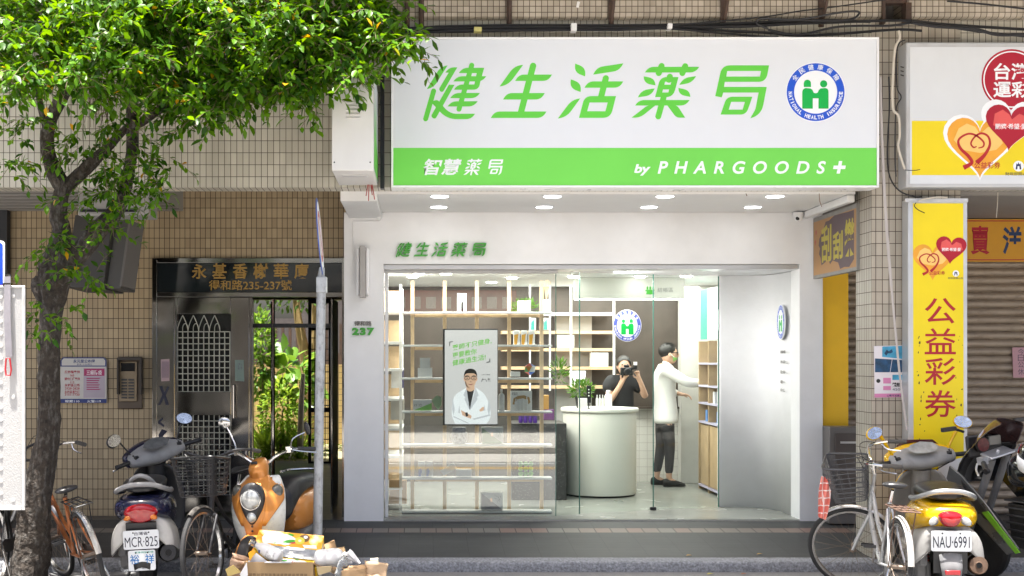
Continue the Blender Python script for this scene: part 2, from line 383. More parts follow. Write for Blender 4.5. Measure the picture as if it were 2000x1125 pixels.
# trunking line beside the lamp and white pipe box at the beam end
b = MB(); z1 = PZ(432,11.69); xk = PX(690,11.69)
b.tube([(PX(742,11.69),11.69,z1),(xk,11.69,z1),(xk,11.69,PZ(555,11.69))], .006, 6); b.build('conduit', PAINT, SF)
b = MB(); b.ell((PX(741,11.6),11.64,PZ(421,11.6)),(.03,.05,.04)); b.build('junction_cap', PAINT, SF)
LAMP = mat('downlight_glow', (.9,.93,1), .5, var=0, em=3.2, emcol=(.93,.95,1)); RIM = mat('downlight_rim', (.7,.7,.7), .4)
for py, Y in ((382,10.505),(403,11.25)):
    for px in ((858.9,1079,1298.7,1513.7) if py == 382 else (857,1062.8,1267.6,1470.2)):
        c = (PX(px,Y), Y, 3.142)
        b = MB(); b.lathe([(.088,-.001),(.086,-.006),(.074,-.009),(.074,-.001)], c, n=28); r_ = b.build('downlight', RIM, SF)
        b = MB(); b.lathe([(.073,-.002),(.073,-.012),(.0,-.013)], c, n=28); b.build('diffuser', LAMP, r_)
        l_ = bpy.data.lights.new('downlight_lamp', 'AREA'); l_.energy = .9 if py == 382 else .15; l_.shape = 'DISK'; l_.size = .14; l_.color = (1,.97,.93)
        lo = bpy.data.objects.new('downlight_lamp', l_); COL.objects.link(lo); lo.location = (c[0],c[1],c[2]-.016)
# wall lamp
b = MB(); b.box(PX(703,11.6),PX(714,11.6),11.56,11.697,PZ(581,11.6),PZ(481,11.6)); wl = b.build('wall_lamp', mat('brushed_grey', (.42,.40,.38), .35, .5), SF, bevel=.004)
b = MB(); b.box(PX(696.5,11.63),PX(702.8,11.63),11.6,11.697,PZ(577,11.63),PZ(485,11.63)); b.box(PX(714.2,11.63),PX(720.5,11.63),11.6,11.697,PZ(577,11.63),PZ(485,11.63)); b.build('acrylic_diffuser', mat('opal', (.88,.88,.9), .3, var=0), wl, bevel=.012, seg=3)
GREEN = mat('sign_green', (.05,.33,.035), .5, var=.05); GREYL = mat('letter_grey', (.16,.15,.14), .5)
me = text_mesh('得和路', .012, .05); fit(me, pxbox(692,726,627,636.5,11.69)); 
for v in me.vertices: v.co.z *= .12
xform(me, front(11.695)); finish('street_name', me, GREYL, SF, flat=True)
me = text_mesh('237', .05, .05, 1.15); fit(me, pxbox(687.5,731,640,655,11.68))
for v in me.vertices: v.co.z *= .2
xform(me, front(11.69)); finish('house_number', me, GREEN, SF, flat=True)
# the five drawn characters of the shop's logo: source pixels of the big sign
def cap(p, q, r, n=10):
    p = Vector(p); q = Vector(q); a = math.atan2((q-p).y, (q-p).x); o = []
    for c, s in ((q, a-math.pi/2), (p, a+math.pi/2)):
        o += [(c.x + r*math.cos(s+math.pi*k/n), c.y + r*math.sin(s+math.pi*k/n)) for k in range(n+1)]
    return o
def hb(xl_, xr, yt, yb): return [(xr,yt),(xr-62,yb,85),(xl_,yb),(xl_+62,yt,85)]
G = {
 '健': (820,110,8.036,[([(443,145),(335,160,120),(118,515),(225,495,120)],), ([(597,175),(470,175,80),(408,258),(460,258),(300,525,44),(362,575,44)],),
   ([(553,447),(463,447),(178,945,44),(250,990,44)],), (cap((225,545),(100,980),39),), ([(875,900),(815,985,85),(435,985,150),(203,740),(222,697,12),(288,682,34),(478,902,120)],),
   ([(1017,183),(675,183,90),(618,266),(994,266)],), (hb(533,1050,314,396),), ([(955,396),(935,525,90),(543,525),(600,443,85),(862,443),(875,390)],), ([(1015,190),(914,190),(862,448),(948,430)],),
   (hb(482,952,576,657),), (hb(443,915,706,787),), (cap((822,143),(622,830),39),)]),
 '生': (950,110,8.036,[([(582,137),(450,145,150),(213,475),(345,460,150)],), (cap((738,152),(545,890),49),), (hb(455,1035,288,388),), (hb(267,922,577,678),), (hb(75,948,865,966),)]),
 '活': (1080,110,8.036,[([(353,117),(520,180,110),(508,317),(338,255,110)],), ([(285,362),(452,425,110),(437,561),(268,500,110)],), ([(433,660),(305,675,130),(80,975),(215,960,130)],),
   ([(1107,113),(1040,228,95),(633,290),(695,175,95)],), (hb(497,1107,395,494),), (cap((832,346),(752,660),48),), ([(992,625),(500,625,110),(412,965),(905,965,120)], [(862,725),(578,725),(540,862),(825,862)])]),
 '薬': (1225,110,8.033,[(hb(277,1130,168,256),), (cap((540,155),(495,265),47),), (cap((910,157),(866,265),47),), ([(260,315),(440,350,110),(445,458),(262,425,110)],), ([(433,503),(385,612,100),(168,645),(225,535,100)],),
   ([(1080,312),(1020,415,100),(817,450),(880,342,100)],), ([(803,497),(985,535,110),(990,637),(803,600,110)],),
   ([(805,327),(520,327,105),(438,640),(722,640,115)], [(692,400),(595,400),(583,447),(680,447)], [(657,520),(562,520),(550,568),(647,568)]), (cap((670,322),(655,370),47),), (cap((578,620),(488,942),46),),
   (hb(125,980,686,772),), ([(450,764),(320,768,60),(68,962),(205,962,90)],), ([(625,764),(780,764,60),(910,962),(770,962,60)],)]),
 '局': (1365,110,8.036,[([(1098,145),(1050,402,120),(405,402),(392,482),(1062,482),(975,930,190),(803,972),(885,830,40),(935,570),(380,570),(340,720,150),(205,930),(150,990,60),(85,935),(215,770,150),(262,600,100),(360,145,130)], [(972,233),(443,233),(428,320),(955,320)]),
   ([(837,635),(435,635,95),(338,914),(740,914,95)], [(720,715),(505,715),(465,837),(683,837)])]),
}
def logo(chars, box, Mx, m, parent, th, step=.0004, name='lettering', grow=0):
    """draws the given logo characters; box maps the source pixel range to plane coords"""
    allp = []; xs = []; ys = []
    for ch, dx in chars:
        ox, oy, s, strokes = G[ch]
        for st in strokes:
            polys = [[((p[0]/s + ox + dx), -(p[1]/s + oy)) for p in (fillet(q) if len(q[0]) in (2,3) else q)] for q in st]
            allp.append(polys); xs += [p[0] for p in polys[0]]; ys += [p[1] for p in polys[0]]
    a, b_, c, d = min(xs), max(xs), min(ys), max(ys); x0, x1, y0, y1 = box
    f = lambda p: (x0 + (p[0]-a)/(b_-a)*(x1-x0), y0 + (p[1]-c)/(d-c)*(y1-y0))
    ms = []
    for i, polys in enumerate(allp):
        me = shape2d([f(p) for p in polys[0]], [[f(p) for p in h] for h in polys[1:]], th)
        for v in me.vertices: v.co.z += th + (i % 13)*step
        ms.append(me)
    me = join_meshes(ms); xform(me, Mx); return finish(name, me, m, parent, flat=True)
ALLC = [(c,0) for c in '健生活薬局']
logo(ALLC, pxbox(773,950,473,502,11.67), front(11.697), GREEN, SF, .012, .0006)
# glazing: rail, jamb, panes
YG = 11.95
b = MB(); b.box(xb,xc,11.74,11.97,2.602,2.646); b.build('head_rail', ALU, SF, bevel=.003)
b = MB(); b.box(xb+.001,PX(1088,YG),11.85,11.96,2.575,2.600); b.build('window_head', PAINT, SF, bevel=.003)
b = MB(); b.box(PX(752.5,YG),PX(757.5,YG)+.005,11.88,11.97,.215,2.574); b.build('window_jamb', PAINT, SF, bevel=.003)
b = MB(); b.box(PX(1553,YG),PX(1555.5,YG),11.85,11.975,.215,2.6); b.build('dark_jamb', mat('dark_line', (.06,.06,.065), .5), SF)
def pane(x0, y0, x1, y1, zt, zb=.218, gm=None):
    d = Vector((x1-x0, y1-y0, 0)); n = Vector((-d.y, d.x, 0)).normalized()*.009
    b = MB(); b.prism([(x0,y0,zb),(x1,y1,zb),(x1,y1,zt),(x0,y0,zt)], n); o = b.build('glass_pane', gm or GLASS, SF, flat=True)
    b = MB(); b.prism([(x1,y1,zb),(x1+d.x/d.length*.007,y1+d.y/d.length*.007,zb),(x1+d.x/d.length*.007,y1+d.y/d.length*.007,zt),(x1,y1,zt)], n*1.2); b.build('pane_edge', GEDGE, o, flat=True)
    return o
pane(PX(757.5,YG)+.006, YG, PX(1085,YG), YG, 2.574)
A_ = Vector((PX(1133,12.14),12.14)); B_ = Vector((PX(1405,12.66),12.66)); Cm = A_.lerp(B_, .52)
pane(PX(1087,11.96), 11.965, A_.x-.012, A_.y-.05, 2.598, gm=DGLASS)
door1 = pane(A_.x, A_.y, Cm.x-.008, Cm.y-.003, 2.598, gm=DGLASS); pane(Cm.x+.004, Cm.y, B_.x-.01, B_.y-.004, 2.598, gm=DGLASS)
b = MB(); b.boxc((Cm.x-.01,Cm.y,.235),(.06,.05,.03)); b.build('door_clamp', BLACKM, SF, bevel=.004)
# soffit over the recessed door, curved wall
path = [(3.06,12.66),(3.2,12.66),(3.35,12.64),(3.47,12.58),(3.55,12.47),(3.588,12.32),(3.60,12.15),(3.603,11.985)]
b = MB(); vs = [[(x,y,.218),(x,y,2.6)] for x,y in [tuple(v) for v in spline([Vector(p) for p in path],5)[0]]]
b.loft(vs, cap=False, closed=False); cw = b.build('curved_wall', PAINT, SF); k = cw.modifiers.new('s','SOLIDIFY'); k.thickness = .05; k.offset = 1
b = MB(); b.box(PX(1127,12.2),3.66,11.985,12.72,2.606,2.64); b.build('door_soffit', PAINT, SF)
b = MB(); c = (1.95,12.15,2.605); b.lathe([(.06,0),(.055,-.008),(0,-.008)], c, n=20); b.build('added_soffit_spot', LAMP, SF)  # disc for the added lamp below
l_ = bpy.data.lights.new('wall_fill_lamp', 'AREA'); l_.energy = 9.0; l_.shape = 'DISK'; l_.size = .3; l_.color = (1,.98,.95)  # added lamp, tilted to brighten the curved wall evenly
lo = bpy.data.objects.new('wall_fill_lamp', l_); COL.objects.link(lo); lo.location = (1.95,12.15,2.58); lo.rotation_euler = (Vector((1.95,12.15,2.58))-Vector((3.3,12.6,.7))).to_track_quat('Z','Y').to_euler()
# interior shell
b = MB(); b.box(-.70,3.95,11.99,15.5,2.645,2.75); b.build('shop_ceiling', CEIL, SF)
b = MB(); b.box(-.745,-.66,11.982,15.5,.2,2.64); b.build('side_wall', mat('grey_wall', (.42,.41,.40), .7), SF)
b = MB(); b.box(3.83,3.95,12.72,15.5,.2,2.64); b.build('side_wall', mat('pale_wall', (.6,.59,.56), .7), SF)
WOODP = mat('brown_wood_panel', (.06,.046,.037), .5, var=.3, scale=3, streak=6)
b = MB(); b.box(-.655,3.825,15.3,15.4,PZ(797,15.3),2.64); b.build('wood_panelling', WOODP, SF)
b = MB(); b.box(PX(1327,15.2),3.825,15.1,15.29,.22,2.64); b.build('pale_pier', mat('pale_wall', (.6,.59,.56), .7), SF)
b = MB(); b.box(PX(1085,15.2),PX(1157,15.2),15.25,15.295,.9,2.3); b.build('grey_panel', mat('grey_wall', (.42,.41,.40), .7), SF)
b = MB(); b.box(PX(1215,15.3),3.825,15.302,15.4,.2,PZ(797,15.3)-.001); b.build('tiled_wall', T_WHITE, SF)
b = MB(); b.box(-.655,PX(1215,15.3)-.001,15.302,15.4,.2,PZ(797,15.3)-.001); b.build('dado', mat('dark_dado', (.075,.068,.062), .5), SF)
b = MB(); b.box(PX(1215,15.2),PX(1380,15.2),15.2,15.299,PZ(797,15.2)-.01,PZ(797,15.2)+.015); b.build('wall_ledge', WOODP, SF)
b = MB(); b.box(xb,xc,11.705,11.985,.10,.216); b.box(-.66,3.83,11.986,15.5,.10,.216); b.build('shop_floor', FLOORM, SF)
b = MB(); b.box(xb+.002,xc-.002,11.69,11.704,.15,.206); b.build('door_sill', mat('sill', (.30,.29,.27), .8, var=.2, scale=20), SF)
# interior lamps
SPOT = mat('spot_glow', (1,.97,.92), .5, var=0, em=12)
for px, Y in ((818,12.9),(871,12.9),(806,13.4),(1000,13.6),(1120,13.4),(1250,13.4),(1340,13.3),(1180,14.4),(960,14.4)):
    b = MB(); c = (PX(px,Y),Y,2.644); b.lathe([(.06,0),(.055,-.012),(0,-.012)], c, n=16); b.build('ceiling_spot', SPOT, SF)
LED = mat('led_strip', (1,.98,.95), .5, var=0, em=3)
# ---------------------------------------------------------------- area lamps in shop: two spread the ceiling spots' light, one strip is added
def area(x, y, z, e, sx, sy, c=(1,.96,.9)):
    l = bpy.data.lights.new('shop_area_light', 'AREA'); l.energy = e; l.shape = 'RECTANGLE'; l.size = sx; l.size_y = sy; l.color = c
    o = bpy.data.objects.new('shop_area_light', l); COL.objects.link(o); o.location = (x,y,z); return o
area(1.6, 14.5, 2.635, 42, 3.6, 1.2); area(.35, 12.75, 2.635, 20, 1.7, .9); area(.6, 12.03, 2.57, 9, 1.9, .08)  # last: unseen strip lamp added to brighten the display fronts
# ---------------------------------------------------------------- signs
SWHITE = mat('sign_white', (.72,.745,.785), .35, var=.01); FRAMEW = mat('sign_frame', (.85,.85,.86), .3, var=.01)
LIME = mat('lime_green', (.12,.60,.05), .4, var=.05, scale=1.2); SGREEN = mat('band_green', (.165,.64,.08), .4, var=.07, scale=1.0)
LETW = mat('letter_white', (.84,.86,.88), .4, var=0); BLUE = mat('emblem_blue', (.01,.085,.60), .4, var=0); EGREEN = mat('emblem_green', (.0,.42,.06), .4, var=0)
def emblem(Mx, r, parent, mirror=False, th=.0006, greens=EGREEN, blue=BLUE, white=LETW):
    """ring with two green figures, lettering round the rim; Mx is the plane, centre at its origin"""
    sx = -1 if mirror else 1
    S = Matrix.Diagonal((sx,1,1,1)); T = lambda z: Mx @ Matrix.Translation((0,0,z)) @ S
    flat_on(circ(0,0,r*1.03,64), T(0), white, parent, 'emblem_disc')
    flat_on(circ(0,0,r,64), T(th), blue, parent, 'emblem_ring', [circ(0,0,r*.745,64)])
    k = r/56.
    ms = []
    fig = [(-26,-30),(-6,-30),(-6,-5),(6,-5),(6,-30),(26,-30),(26,0,0)]
    body = [(-26,-32),(-5.5,-32),(-5.5,-12),(5.5,-12),(5.5,-32),(25,-32),(25,-2,9),(25,8,8),(14,8,8),(5,6,7),(4.5,-2,4),(-4.5,-2,4),(-5,6,7),(-15,8,8),(-26,8,9)]
    ms.append(shape2d([(p[0]*k,p[1]*k) for p in fillet(body,5)]))
    ms.append(shape2d(circ(15.5*k,16*k,7*k,24))); ms.append(shape2d([(p[0]*k,p[1]*k) for p in fillet([(-23,10),(-9,10),(-9,24,8),(-23,24,8)],6)]))
    me = join_meshes(ms); xform(me, T(th)); finish('emblem_figures', me, greens, parent, flat=True)
    ms = []
    def arc(s, ang0, ang1, hgt, inward, bold, wmax):
        n = len(s)
        for i, ch in enumerate(s):
            if ch == ' ': continue
            a = R(lerp(ang0, ang1, i/(n-1))); m = text_mesh(ch, bold)
            fit(m, (-wmax*k/2, wmax*k/2, -hgt*k/2, hgt*k/2), True if ch in 'I' else False)
            if ch == 'I':
                fit(m, (-1*k, 1*k, -hgt*k/2, hgt*k/2))
            rr = 49*k; rot = a - math.pi/2 if not inward else a + math.pi/2
            xform(m, Matrix.Translation((rr*math.cos(a), rr*math.sin(a), 0)) @ Matrix.Rotation(rot, 4, 'Z')); ms.append(m)
    arc('全民健康保險', 145, 35, 10.5, False, .012, 11)
    me = join_meshes(ms); xform(me, T(2*th)); finish('emblem_characters', me, white, parent, flat=True); ms.clear()
    arc('NATIONAL HEALTH INSURANCE', 182, 358, 7.5, True, .04, 5.2)
    me = join_meshes(ms); xform(me, T(2*th)); finish('emblem_lettering', me, white, parent, flat=True)

YS = 9.97
SG = thing('shop_sign', 'long white light box sign with green band and large green characters over the pharmacy', 'sign', (1.75,10.17,3.12), world=True)
x0, x1, zb, zt = PX(764,YS), PX(1716,YS), PZ(366.5,YS), PZ(73,YS)
b = MB(); b.box(x0,x1,YS,10.166,zb,zt); b.build('sign_box', FRAMEW, SG, bevel=.006)
e = .018
b = MB(); b.box(x0+e,x1-e,YS-.004,YS-.0005,zb+e,PZ(289,YS)); b.build('green_band', SGREEN, SG)
b = MB(); b.box(x0+e,x1-e,YS-.004,YS-.0005,PZ(289,YS)+.0006,zt-e); b.build('face_panel', SWHITE, SG)
# raised frame
b = MB()
for q in ((x0,x1,zb,zb+e-.001),(x0,x1,zt-e+.001,zt),(x0,x0+e-.001,zb+e,zt-e),(x1-e+.001,x1,zb+e,zt-e)): b.box(q[0],q[1],YS-.014,YS-.0003,q[2],q[3])
b.build('sign_frame', FRAMEW, SG, bevel=.003)
LY = YS-.0045
logo(ALLC, pxbox(826.5,1502,122.5,237,LY), front(LY), LIME, SG, 0, .00012)
txt('智慧', (827,902,310,342), LY-.0005, LETW, SG, .022, .25)
logo([('薬',0),('局',8)], pxbox(905,983,310,342.5,LY), front(LY-.0003), LETW, SG, 0, .00012)
txt('by', (1238.5,1271,320.5,343), LY-.0005, LETW, SG, .035, .22)
txt('PHARGOODS', (1284.5,1613,314.5,339.5), LY-.0005, LETW, SG, .024, .22, space=1.85)
txt('+', (1627,1652,314.5,339), LY-.0005, LETW, SG, .035, .2)
emblem(front(LY-.0003) @ Matrix.Translation((PX(1593,LY),PZ(180,LY),0)), 56.5/F*LY, SG)

# projecting light box on the left of the sign
YB = 9.25
SB = thing('projecting_sign', 'white metal light box with louvres and green side jutting out left of the long sign', 'sign', (-.52,10.17,3.16), world=True)
bx0, bx1, bz0, bz1 = PX(648,YB), PX(730,YB), PZ(333,YB), 3.93
b = MB(); b.box(bx0,bx1,YB,10.04,bz0,bz1); b.build('box', mat('painted_white_metal', (.66,.655,.64), .4, var=.02, dirt=.12, dcol=(.4,.38,.35), dscale=3, streak=4), SB, bevel=.006)
Mr = plane_m((bx1+.0015,YB,bz0), (0,1,0), (0,0,1))
flat_on(rect(.02,.77,.015,.75), Mr, SWHITE, SB, 'side_panel')
Mr2 = plane_m((bx1+.0022,YB,bz0), (0,1,0), (0,0,1))
flat_on([(.03,.025),(.76,.025),(.76,.2),(.5,.3),(.40,.6),(.24,.28),(.18,.62),(.1,.25),(.03,.5)], Mr2, SGREEN, SB, 'side_graphic')
LOUV = mat('louvre', (.62,.61,.60), .4)
for i in range(5):
    y = 199 + 7.7*i; xA, xB = PX(676,YB), PX(703,YB); z = PZ(y,YB)
    b = MB(); b.loft([[(x,YB-d,z+h) for d,h in ((0,-.009),(.011,-.007),(.009,.001),(0,.008))] for x in (xA,xB)]); b.build('louvre', LOUV, SB)
b = MB(); b.box(PX(743,10.1),PX(750.5,10.1),10.06,10.165,PZ(369,10.1),PZ(152,10.1)); b.build('mounting_rail', BLACKM, SB)
b = MB(); 
for px in (653,723): b.lathe([(.006,-.003),(.006,.002)], (PX(px,YB),YB,PZ(317,YB)), 'Y', 8)
b.build('screw', BLACKM, SB)
b = MB(); b.box(bx0+.06,bx1-.06,YB+.25,YB+.32,bz0-.004,bz0+.002); b.build('service_slot', ALU, SB)
REDW = mat('red_wire', (.35,.02,.02), .5)
b = MB(); o_ = P(722,366,10.0)
for d in ((-.03,0,-.07),(.02,.02,-.06),(.04,-.01,-.10),(-.01,0,-.11)): b.tube([o_+Vector((0,0,.10)), o_+Vector((d[0]*.6,d[1],0)), o_+Vector(d)], .004, 5, smooth=4)
tag(b.build('loose_wires', REDW), 'loose red wires dangling under the projecting sign box', 'wires')

# ---- lottery signs
LRED = mat('lottery_red', (.40,.006,.022), .35, var=.03); LYEL = mat('lottery_yellow', (.80,.62,.003), .45, var=.04, scale=2, dirt=.12, dcol=(.5,.40,.02), dscale=3)
LW = mat('lottery_white', (.66,.68,.70), .4, var=.02, dirt=.15, dcol=(.45,.44,.42), dscale=1.5, streak=3); GOLD = mat('heart_gold', (.80,.36,.03), .4, var=.1, scale=5)
GOLDL = mat('heart_gold_light', (.85,.55,.16), .4); REDL = mat('heart_red_light', (.72,.10,.09), .35); DKRED = mat('ribbon_red', (.45,.01,.015), .4)
NAVY = mat('navy', (.01,.02,.09), .4); BLK = mat('print_black', (.012,.012,.014), .5, var=0)
def heart(cx, cy, w, h, n=40, tilt=0):
    out = []
    for k in range(n):
        t = 2*math.pi*k/n; x = 16*math.sin(t)**3/32*w; y = -(13*math.cos(t)-5*math.cos(2*t)-2*math.cos(3*t)-math.cos(4*t))/29*h - .09*h
        out.append((cx + x*math.cos(tilt)-y*math.sin(tilt), cy + x*math.sin(tilt)+y*math.cos(tilt)))
    return out
def ribbon(pts, w):
    """flat ribbon polygon through px points with widths"""
    P_ = [Vector(p) for p in pts]; sp, ws = spline(P_, 6, w); L_, R_2 = [], []
    for i, p in enumerate(sp):
        t = (sp[min(i+1,len(sp)-1)]-sp[max(i-1,0)]); t = t.normalized() if t.length else Vector((1,0)); nn = Vector((-t.y,t.x))*ws[i]/2
        L_.append(tuple(p+nn)); R_2.append(tuple(p-nn))
    return L_ + R_2[::-1]
def hearts(parent, Y, ox, oy, s, full=True):
    """gold heart with ribbon and red heart with lettering; px placed by offset and scale from the vertical sign's artwork"""
    q = lambda pts: [(ox + s*p[0], oy + s*p[1]) for p in pts]
    d = .0006
    if full:
        flat(q(heart(40,62,90,82)), Y, LETW, parent, 'heart_border'); flat(q(heart(76,36,72,64,tilt=.08)), Y-d*.5, LETW, parent, 'heart_border')
    flat(q(heart(40,62,80,74)), Y-d, GOLD, parent, 'gold_heart')
    flat(q([(8,52),(14,38),(24,32),(34,36),(40,45),(50,36),(62,40),(68,56),(60,64),(40,68),(18,64)]), Y-2*d, GOLDL, parent, 'gold_highlight')
    for r_, w in (([(20,86),(30,80),(26,72),(16,62),(14,52),(24,45),(34,46),(44,54),(44,60),(38,62)], [6,4,4,3.4,2.6,2.4,2.4,2.2,2,1.2]), ([(36,80),(46,70),(52,58),(50,48),(42,44),(34,48),(29,56),(32,61),(36,60)], [6,4,3,2.6,2.6,2.2,2,2,1.2])):
        flat(q(ribbon(r_, w)), Y-3*d, DKRED, parent, 'ribbon')
    txt('公益彩券', (ox+s*33, ox+s*65, oy+s*79, oy+s*87), Y-3*d, DKRED, parent, .01)
    flat(q(heart(77,38,62,56,tilt=.08)), Y-3.5*d, LRED, parent, 'red_heart')
    flat(q([(56,34),(58,20),(68,15),(76,21),(79,27),(88,20),(98,24),(101,36),(92,40),(78,36),(66,39)]), Y-4.2*d, REDL, parent, 'red_highlight')
    txt('關懷·希望·愛', (ox+s*59, ox+s*97, oy+s*32, oy+s*39), Y-5*d, LETW, parent, .012)
    flat([(ox+s*87+s*6.5*math.cos(k*.3142), oy+s*84+s*6.5*math.sin(k*.3142)) for k in range(20)], Y-2*d, LETW, parent, 'seal')
    flat(q([(83.5,88),(84.5,80.5),(86,82),(87,79),(88,82),(89.5,80.5),(90.5,88),(88.5,88),(88,84),(86,84),(85.5,88)]), Y-3*d, NAVY, parent, 'seal_mark')
    txt('財政部關心您', (ox+s*71, ox+s*102, oy+s*91.5, oy+s*95.5), Y-3*d, NAVY, parent, .0)
YL = 9.98
LS = thing('lottery_sign', 'large white and yellow lottery light box with red disc and hearts at upper right', 'sign', (4.4,10.17,3.1), world=True)
lx0, lx1, lz0, lz1 = PX(1770,YL), 6.9, PZ(366,YL), PZ(82,YL)
b = MB(); b.box(lx0,lx1,YL,10.16,lz0,lz1); b.build('sign_box', mat('sign_box_grey', (.50,.51,.52), .4, var=.03, dirt=.35, dcol=(.22,.13,.08), dscale=3, streak=2), LS, bevel=.012)
b = MB(); b.box(lx0+.03,lx1-.03,YL-.004,YL-.0005,PZ(359,YL),PZ(92,YL)); b.build('face_panel', LW, LS)
flat([(1781,236),(2060,236),(2060,342),(1781,342)], YL-.0047, LYEL, LS, 'yellow_field')
for px in (1766,): 
    for i in range(3):
        b = MB(); b.boxc((lx0-.002, 10.06, PZ(131+8*i,10.06)), (.006,.06,.008), (R(20),0,0)); b.build('side_louvre', BLACKM, LS)
hearts(LS, YL-.0052, 1850, 190, 1.6)
flat([(1976+59*math.cos(k*.131),155+59*math.sin(k*.131)) for k in range(48)], YL-.0052, LRED, LS, 'red_disc')
flat([(1976+55.5*math.cos(k*.131),155+55.5*math.sin(k*.131)) for k in range(48)], YL-.0056, LETW, LS, 'disc_ring', [[(1976+53*math.cos(k*.131),155+53*math.sin(k*.131)) for k in range(48)]])
txt('台灣', (1941,2011,123,156), YL-.0058, LETW, LS, .022); txt('運彩', (1940,2011,159,191), YL-.0058, LETW, LS, .022)

YV = 10.02
VS = thing('vertical_lottery_sign', 'tall yellow light box with four red characters standing in front of the tiled column', 'sign', (4.2,10.1,.12), world=True)
vx0, vx1, vz0, vz1 = PX(1774,YV), PX(1889.5,YV), PZ(980,YV), PZ(389,YV)
b = MB(); b.box(vx0,vx1,YV,10.155,vz0,vz1); b.build('sign_box', mat('sign_alu', (.60,.61,.62), .35, .4, var=.04, dirt=.3, dcol=(.25,.2,.16), dscale=5, streak=3), VS, bevel=.005)
flat([(1783,397),(1881.5,397),(1882.5,972),(1784.5,972)], YV-.001, LYEL, VS, 'yellow_face')
flat([(1833,905),(1882,893),(1882,945),(1832,962)], YV-.0018, LW, VS, 'white_patch')
b = MB(); b.box(PX(1767,YV),vx1,YV-.012,YV-.001,PZ(395,YV),PZ(388,YV)); b.build('top_flashing', mat('flashing', (.55,.55,.55), .5, .4, var=.2, scale=12), VS)
hearts(VS, YV-.0016, 1783, 453, .965, False)
for ch, ya, yb_ in (('公',582,632),('益',641,692),('彩',699,752),('券',762,815)):
    me = text_mesh(ch, .008); fit(me, pxbox(1806,1867,ya,yb_,YV-.002)); xform(me, front(YV-.002)); finish('lettering', me, LRED, VS, flat=True)
for i in range(26):   # scuffs
    px = random.choice([random.uniform(1789,1806), random.uniform(1866,1880)]); py = random.uniform(640,870); w = random.uniform(.6,2.4); h = random.uniform(1,6)
    flat([(px,py),(px+w,py+random.uniform(-1,1)),(px+w*.8,py+h),(px-w*.3,py+h*.8)], YV-.0016, BLK, VS, 'scuff')

# scratch-ticket sign hung in the side plane, reading from the shop towards the street
SX = 3.69
SS = thing('scratch_ticket_sign', 'orange and purple sign with yellow characters on the wall between pharmacy and column', 'sign', (SX,11.0,2.5), world=True)
Y0, Y1, Z0, Z1 = 10.54, 11.60, 2.50, 3.07
b = MB(); b.box(SX,SX+.05,Y0-.1,Y1,Z0,Z1); b.build('sign_board', mat('grey_frame', (.24,.235,.22), .7, var=.15, scale=12, dirt=.4, dcol=(.1,.09,.08)), SS)
Ms = lambda d: plane_m((SX-d, Y1, Z0), (0,-1,0), (0,0,1))
ORG = mat('faded_orange', (.34,.18,.065), .5, var=.06, dirt=.1); PUR = mat('dark_purple', (.075,.045,.055), .5, var=.1); MUST = mat('mustard', (.38,.32,.03), .5)
flat_on(rect(.015,1.15,.03,.53), Ms(.001), ORG, SS, 'orange_face')
flat_on([(.16,.30),(.18,.36),(.24,.40),(.30,.44),(.36,.50),(.45,.50),(.6,.53),(.8,.525),(.95,.52),(1.1,.52),(1.1,.10),(.98,.04),(.86,.05),(.75,.04),(.7,.1),(.55,.13),(.48,.10),(.44,.15),(.30,.12),(.24,.11),(.22,.18),(.17,.22),(.2,.27)], Ms(.0016), PUR, SS, 'brush_blob')
for (a0,a1,z0,z1) in ((.24,.52,.13,.47),(.56,.82,.13,.38),(.86,1.12,.13,.46)):
    txt_on('刮刮樂'[[.24,.56,.86].index(a0)], (a0,a1,z0,z1), Ms(.0024), MUST, SS, .03)
for cx, cz in ((.09,.42),(.07,.33)): flat_on([(cx+(p[0])*.001, cz-(p[1])*.0013) for p in heart(0,0,46,46)], Ms(.002), mat('faded_red', (.35,.07,.05), .5), SS, 'heart')

OB = thing('shutter_banner', 'orange banner with one red and one navy character fixed across the roller shutter', 'banner', (5.9,12.15,2.7), world=True)
YO = 12.08
b = MB(); b.box(PX(1889,YO),7.4,YO,YO+.06,PZ(511,YO),PZ(428,YO)); b.build('board', mat('banner_orange', (.62,.30,.012), .5, var=.06), OB)
for y in (431.5,507.5): flat([(1889,y-1),(2100,y-1),(2100,y+1),(1889,y+1)], YO-.001, LRED, OB, 'red_line')
txt('賣', (1896,1933,441,497), YO-.001, LRED, OB, .03); txt('洋', (1958,1996,442,497), YO-.001, mat('banner_navy', (.006,.03,.11), .5), OB, .03)

RS = thing('roller_shutter', 'closed beige roller shutter behind the lottery signs', 'shutter', (6.2,12.2,.2), world=True)
b = MB(); prof = []
z = .2
while z < 3.13:
    prof += [(12.225,z),(12.2,z+.008),(12.185,z+.03),(12.187,z+.05),(12.205,z+.068)]; z += .079
b.loft([[(x,y,zz) for y,zz in prof] for x in (3.83, 9.5)], cap=False, closed=False)
b.build('slats', mat('shutter_beige', (.36,.29,.22), .5, .15, var=.1, scale=9, dirt=.55, dcol=(.11,.075,.05), dscale=8, streak=.35), RS, ang=50)
YP = thing('mustard_board', 'plain mustard yellow board standing beside the right white pillar', 'panel', (3.93,11.8,.2), world=True)
b = MB(); b.box(3.816,PX(1657,11.76),11.76,11.83,.2,2.75); b.build('sheet', mat('mustard_board', (.78,.46,.012), .5, var=.07, scale=2.5, dirt=.15, dcol=(.4,.25,.02), dscale=2), YP)
CB = thing('grey_cabinet', 'low dark grey metal cabinet between the yellow board and the column', 'cabinet', (4.0,11.6,.2), world=True)
b = MB(); b.box(PX(1620,11.5),4.35,11.5,11.74,.2,PZ(834,11.5)); b.build('carcass', mat('cabinet_grey', (.15,.14,.135), .45, .3, var=.05), CB, bevel=.006)
